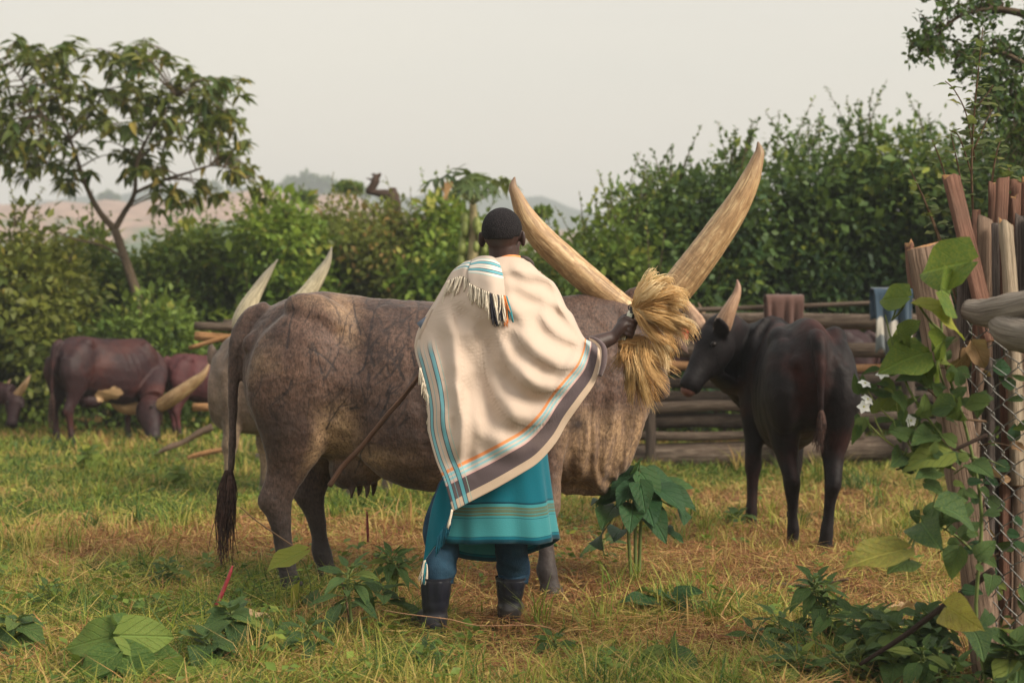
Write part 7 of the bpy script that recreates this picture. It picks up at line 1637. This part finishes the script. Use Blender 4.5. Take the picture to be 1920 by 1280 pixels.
# ------------------------------------------------------------------ grass
def grass_fn(g):
    t = g.attr('tint').outputs['Fac']
    c = g.ramp(t, [(0.0, (.045, .095, .022)), (.20, (.115, .190, .028)), (.38, (.25, .285, .042)), (.52, (.40, .345, .080)), (.70, (.50, .345, .135)), (.86, (.44, .225, .088)), (1.0, (.24, .105, .048))])
    p = pbsdf(g, c, .6, .25); tr = g('BsdfTranslucent', None, Color=c)
    return g('MixShader', None, i0=.3, i1=p, i2=tr)
M_grass = material('grass_blades', grass_fn)
def blades(bag, n, y0, y1, lmin, lmax, w, seed, lay, xpad=1.1, height=1.0):
    """n blades over the view wedge; lay 0 upright sward, 1 cut hay lying flat"""
    g = np.random.default_rng(seed)
    y = y0 * (y1 / y0) ** g.random(n); x = (g.random(n) * 2 - 1) * (y * .335 + xpad)
    dryf = vnoise(x * .75 + 20, y * .55 + 3) * .55 + vnoise(x * 2.6, y * 1.8 + 30) * .45
    side = np.clip((x + .3) / 2.2, -1, 1)                       # drier towards the right and the trampled middle
    mid = np.exp(-((y - 8.0) / 1.6) ** 2) * .16
    d = np.clip(.66 + (dryf - .5) * 2.4 + .12 * side + mid * .8 - .06 * np.clip((y - 9) / 5, 0, 1), .18, 1)
    tint = np.clip(d * .75 + g.normal(.03 + .10 * lay, .23, n) + .05 * lay, 0, 1)
    L = g.uniform(lmin, lmax, n) * (1 - .35 * (d > .75)) ; az = g.uniform(0, 6.283, n)
    if lay: el = np.clip(g.normal(.12, .22, n), -.05, .9)
    else: el = np.clip(g.normal(.95, .30, n), .2, 1.5)
    L = L * (1 - .62 * np.exp(-(((x + .12) / .42) ** 2 + ((y - 6.0) / .45) ** 2)))          # trampled where he stands
    dx = np.stack([np.cos(az) * np.cos(el), np.sin(az) * np.cos(el), np.sin(el)], 1)
    z0 = gz(x, y) + (g.random(n) * .05 * height if lay else -.005)
    p0 = np.stack([x, y, z0], 1)
    bend = g.uniform(.15, .7, n)[:, None] * np.stack([np.cos(az), np.sin(az), -np.ones(n) * (1.0 if not lay else .25)], 1)
    p1 = p0 + dx * (L * .5)[:, None] + bend * (L * .10)[:, None]; p2 = p0 + dx * L[:, None] + bend * (L * .42)[:, None]
    p2[:, 2] = np.maximum(p2[:, 2], .004); p1[:, 2] = np.maximum(p1[:, 2], .008)
    a2 = az + g.normal(1.57, .6, n); sv = np.stack([np.cos(a2), np.sin(a2), g.normal(0, .5, n)], 1) * (w * g.uniform(.5, 1.3, n) * (.75 if lay else 1.0))[:, None]
    V = np.stack([p0 - sv, p0 + sv, p1 - sv * .85, p1 + sv * .85, p2], 1).reshape(-1, 3); k = np.arange(n) * 5
    bag.add(V, np.stack([k, k + 1, k + 3, k + 2], 1), np.stack([k + 2, k + 3, k + 4], 1), tint=np.repeat(tint, 5))
def stuff(name, specs, mat=M_grass):
    bag = Bag()
    for s in specs: blades(bag, *s)
    return tag(put(name, bag.mesh(name, False), mat), kind='stuff')
stuff('grass', [(34000, 5.0, 9.0, .06, .17, .0024, 1, 0), (19000, 5.0, 9.5, .07, .20, .0040, 8, 0), (52000, 8.5, 14.0, .07, .18, .0045, 2, 0), (54000, 13.0, 24.0, .07, .18, .009, 3, 0), (2600, 5.0, 11.0, .18, .32, .0026, 6, 0)])
def tufts(bag, n, y0, y1, seed):
    g = np.random.default_rng(seed)
    for q in range(n):
        y = y0 * (y1 / y0) ** g.random(); x = (g.random() * 2 - 1) * (y * .335 + .2)
        if ((x + .12) / .55) ** 2 + ((y - 5.9) / .5) ** 2 < 1: continue
        if vnoise(x * 1.3 + 11, y * 1.0 + 5) < .42: continue
        m = g.integers(14, 46); r = g.uniform(.02, .07); h = g.uniform(.10, .27) * (1.0 if y < 12 else 1.3); w = .0022 if y < 9 else .0042
        a = g.uniform(0, 6.28, m); p0 = np.stack([x + g.normal(0, r, m), y + g.normal(0, r, m), np.full(m, float(gz(x, y)) - .005)], 1)
        L = h * g.uniform(.5, 1.1, m); ln = g.uniform(.15, .75, m)
        dr = np.stack([np.cos(a) * ln, np.sin(a) * ln, np.ones(m)], 1)
        p1 = p0 + dr * (L * .5)[:, None]; p2 = p0 + dr * L[:, None] * np.array([1.5, 1.5, .82])
        sv = np.stack([-np.sin(a), np.cos(a), 0 * a], 1) * (w * g.uniform(.6, 1.3, m))[:, None]
        tt = np.clip(g.normal(g.choice([.15, .28, .38, .62]), .12) + g.normal(0, .08, m), 0, 1); k = np.arange(m) * 5
        bag.add(np.stack([p0 - sv, p0 + sv, p1 - sv * .8, p1 + sv * .8, p2], 1).reshape(-1, 3), np.stack([k, k + 1, k + 3, k + 2], 1), np.stack([k + 2, k + 3, k + 4], 1), tint=np.repeat(tt, 5))
tb2 = Bag(); tufts(tb2, 520, 5.0, 9.5, 61); tufts(tb2, 420, 9.0, 18.0, 62)
tag(put('tufted_grass', tb2.mesh('tufted_grass', False), M_grass), kind='stuff')
stuff('cut_hay', [(88000, 5.0, 9.0, .07, .25, .0023, 4, 1), (42000, 8.5, 15.0, .08, .24, .0038, 5, 1)])
# small broad-leaved ground weeds between the blades
wb_ = Bag(); g = np.random.default_rng(55); n = 900
for q in range(n):
    y = 5.0 * (16 / 5.0) ** g.random(); x = (g.random() * 2 - 1) * (y * .335 + .3)
    if vnoise(x * 1.1 + 40, y * .9 + 12) < .52 - .1 * (x < 0): continue
    h = g.uniform(.02, .11); m = g.integers(5, 11); a = g.uniform(0, 6.28, m); d = np.stack([np.cos(a), np.sin(a), g.uniform(-.1, .7, m)], 1)
    L = g.uniform(.022, .06, m); leaf_cloud(np.tile([x, y, float(gz(x, y)) + h], (m, 1)) + g.normal(0, .016, (m, 3)), d, np.tile([0., 0, 1], (m, 1)) + g.normal(0, .3, (m, 3)), L, L * .3, np.clip(g.normal(.45, .25, m), 0, 1), wb_)
tag(put('ground_weeds', wb_.mesh('ground_weeds', False), BUSH['mid']), kind='stuff')
# ------------------------------------------------------------------ haze
bm = bmesh.new(); bmesh.ops.create_cube(bm, size=1.0)
bmesh.ops.scale(bm, vec=(2700, 1600, 100), verts=bm.verts); bmesh.ops.translate(bm, vec=(0, 760, 46), verts=bm.verts)
hm = bpy.data.meshes.new('haze'); bm.to_mesh(hm); bm.free()
mh = bpy.data.materials.new('hazy_air'); mh.use_nodes = True; mh.node_tree.nodes.clear()
pv = mh.node_tree.nodes.new('ShaderNodeVolumePrincipled'); om = mh.node_tree.nodes.new('ShaderNodeOutputMaterial')
pv.inputs['Density'].default_value = HAZE; pv.inputs['Color'].default_value = (.80, .86, .90, 1)
mh.node_tree.links.new(pv.outputs[0], om.inputs['Volume'])
tag(put('haze', hm, mh), kind='stuff')
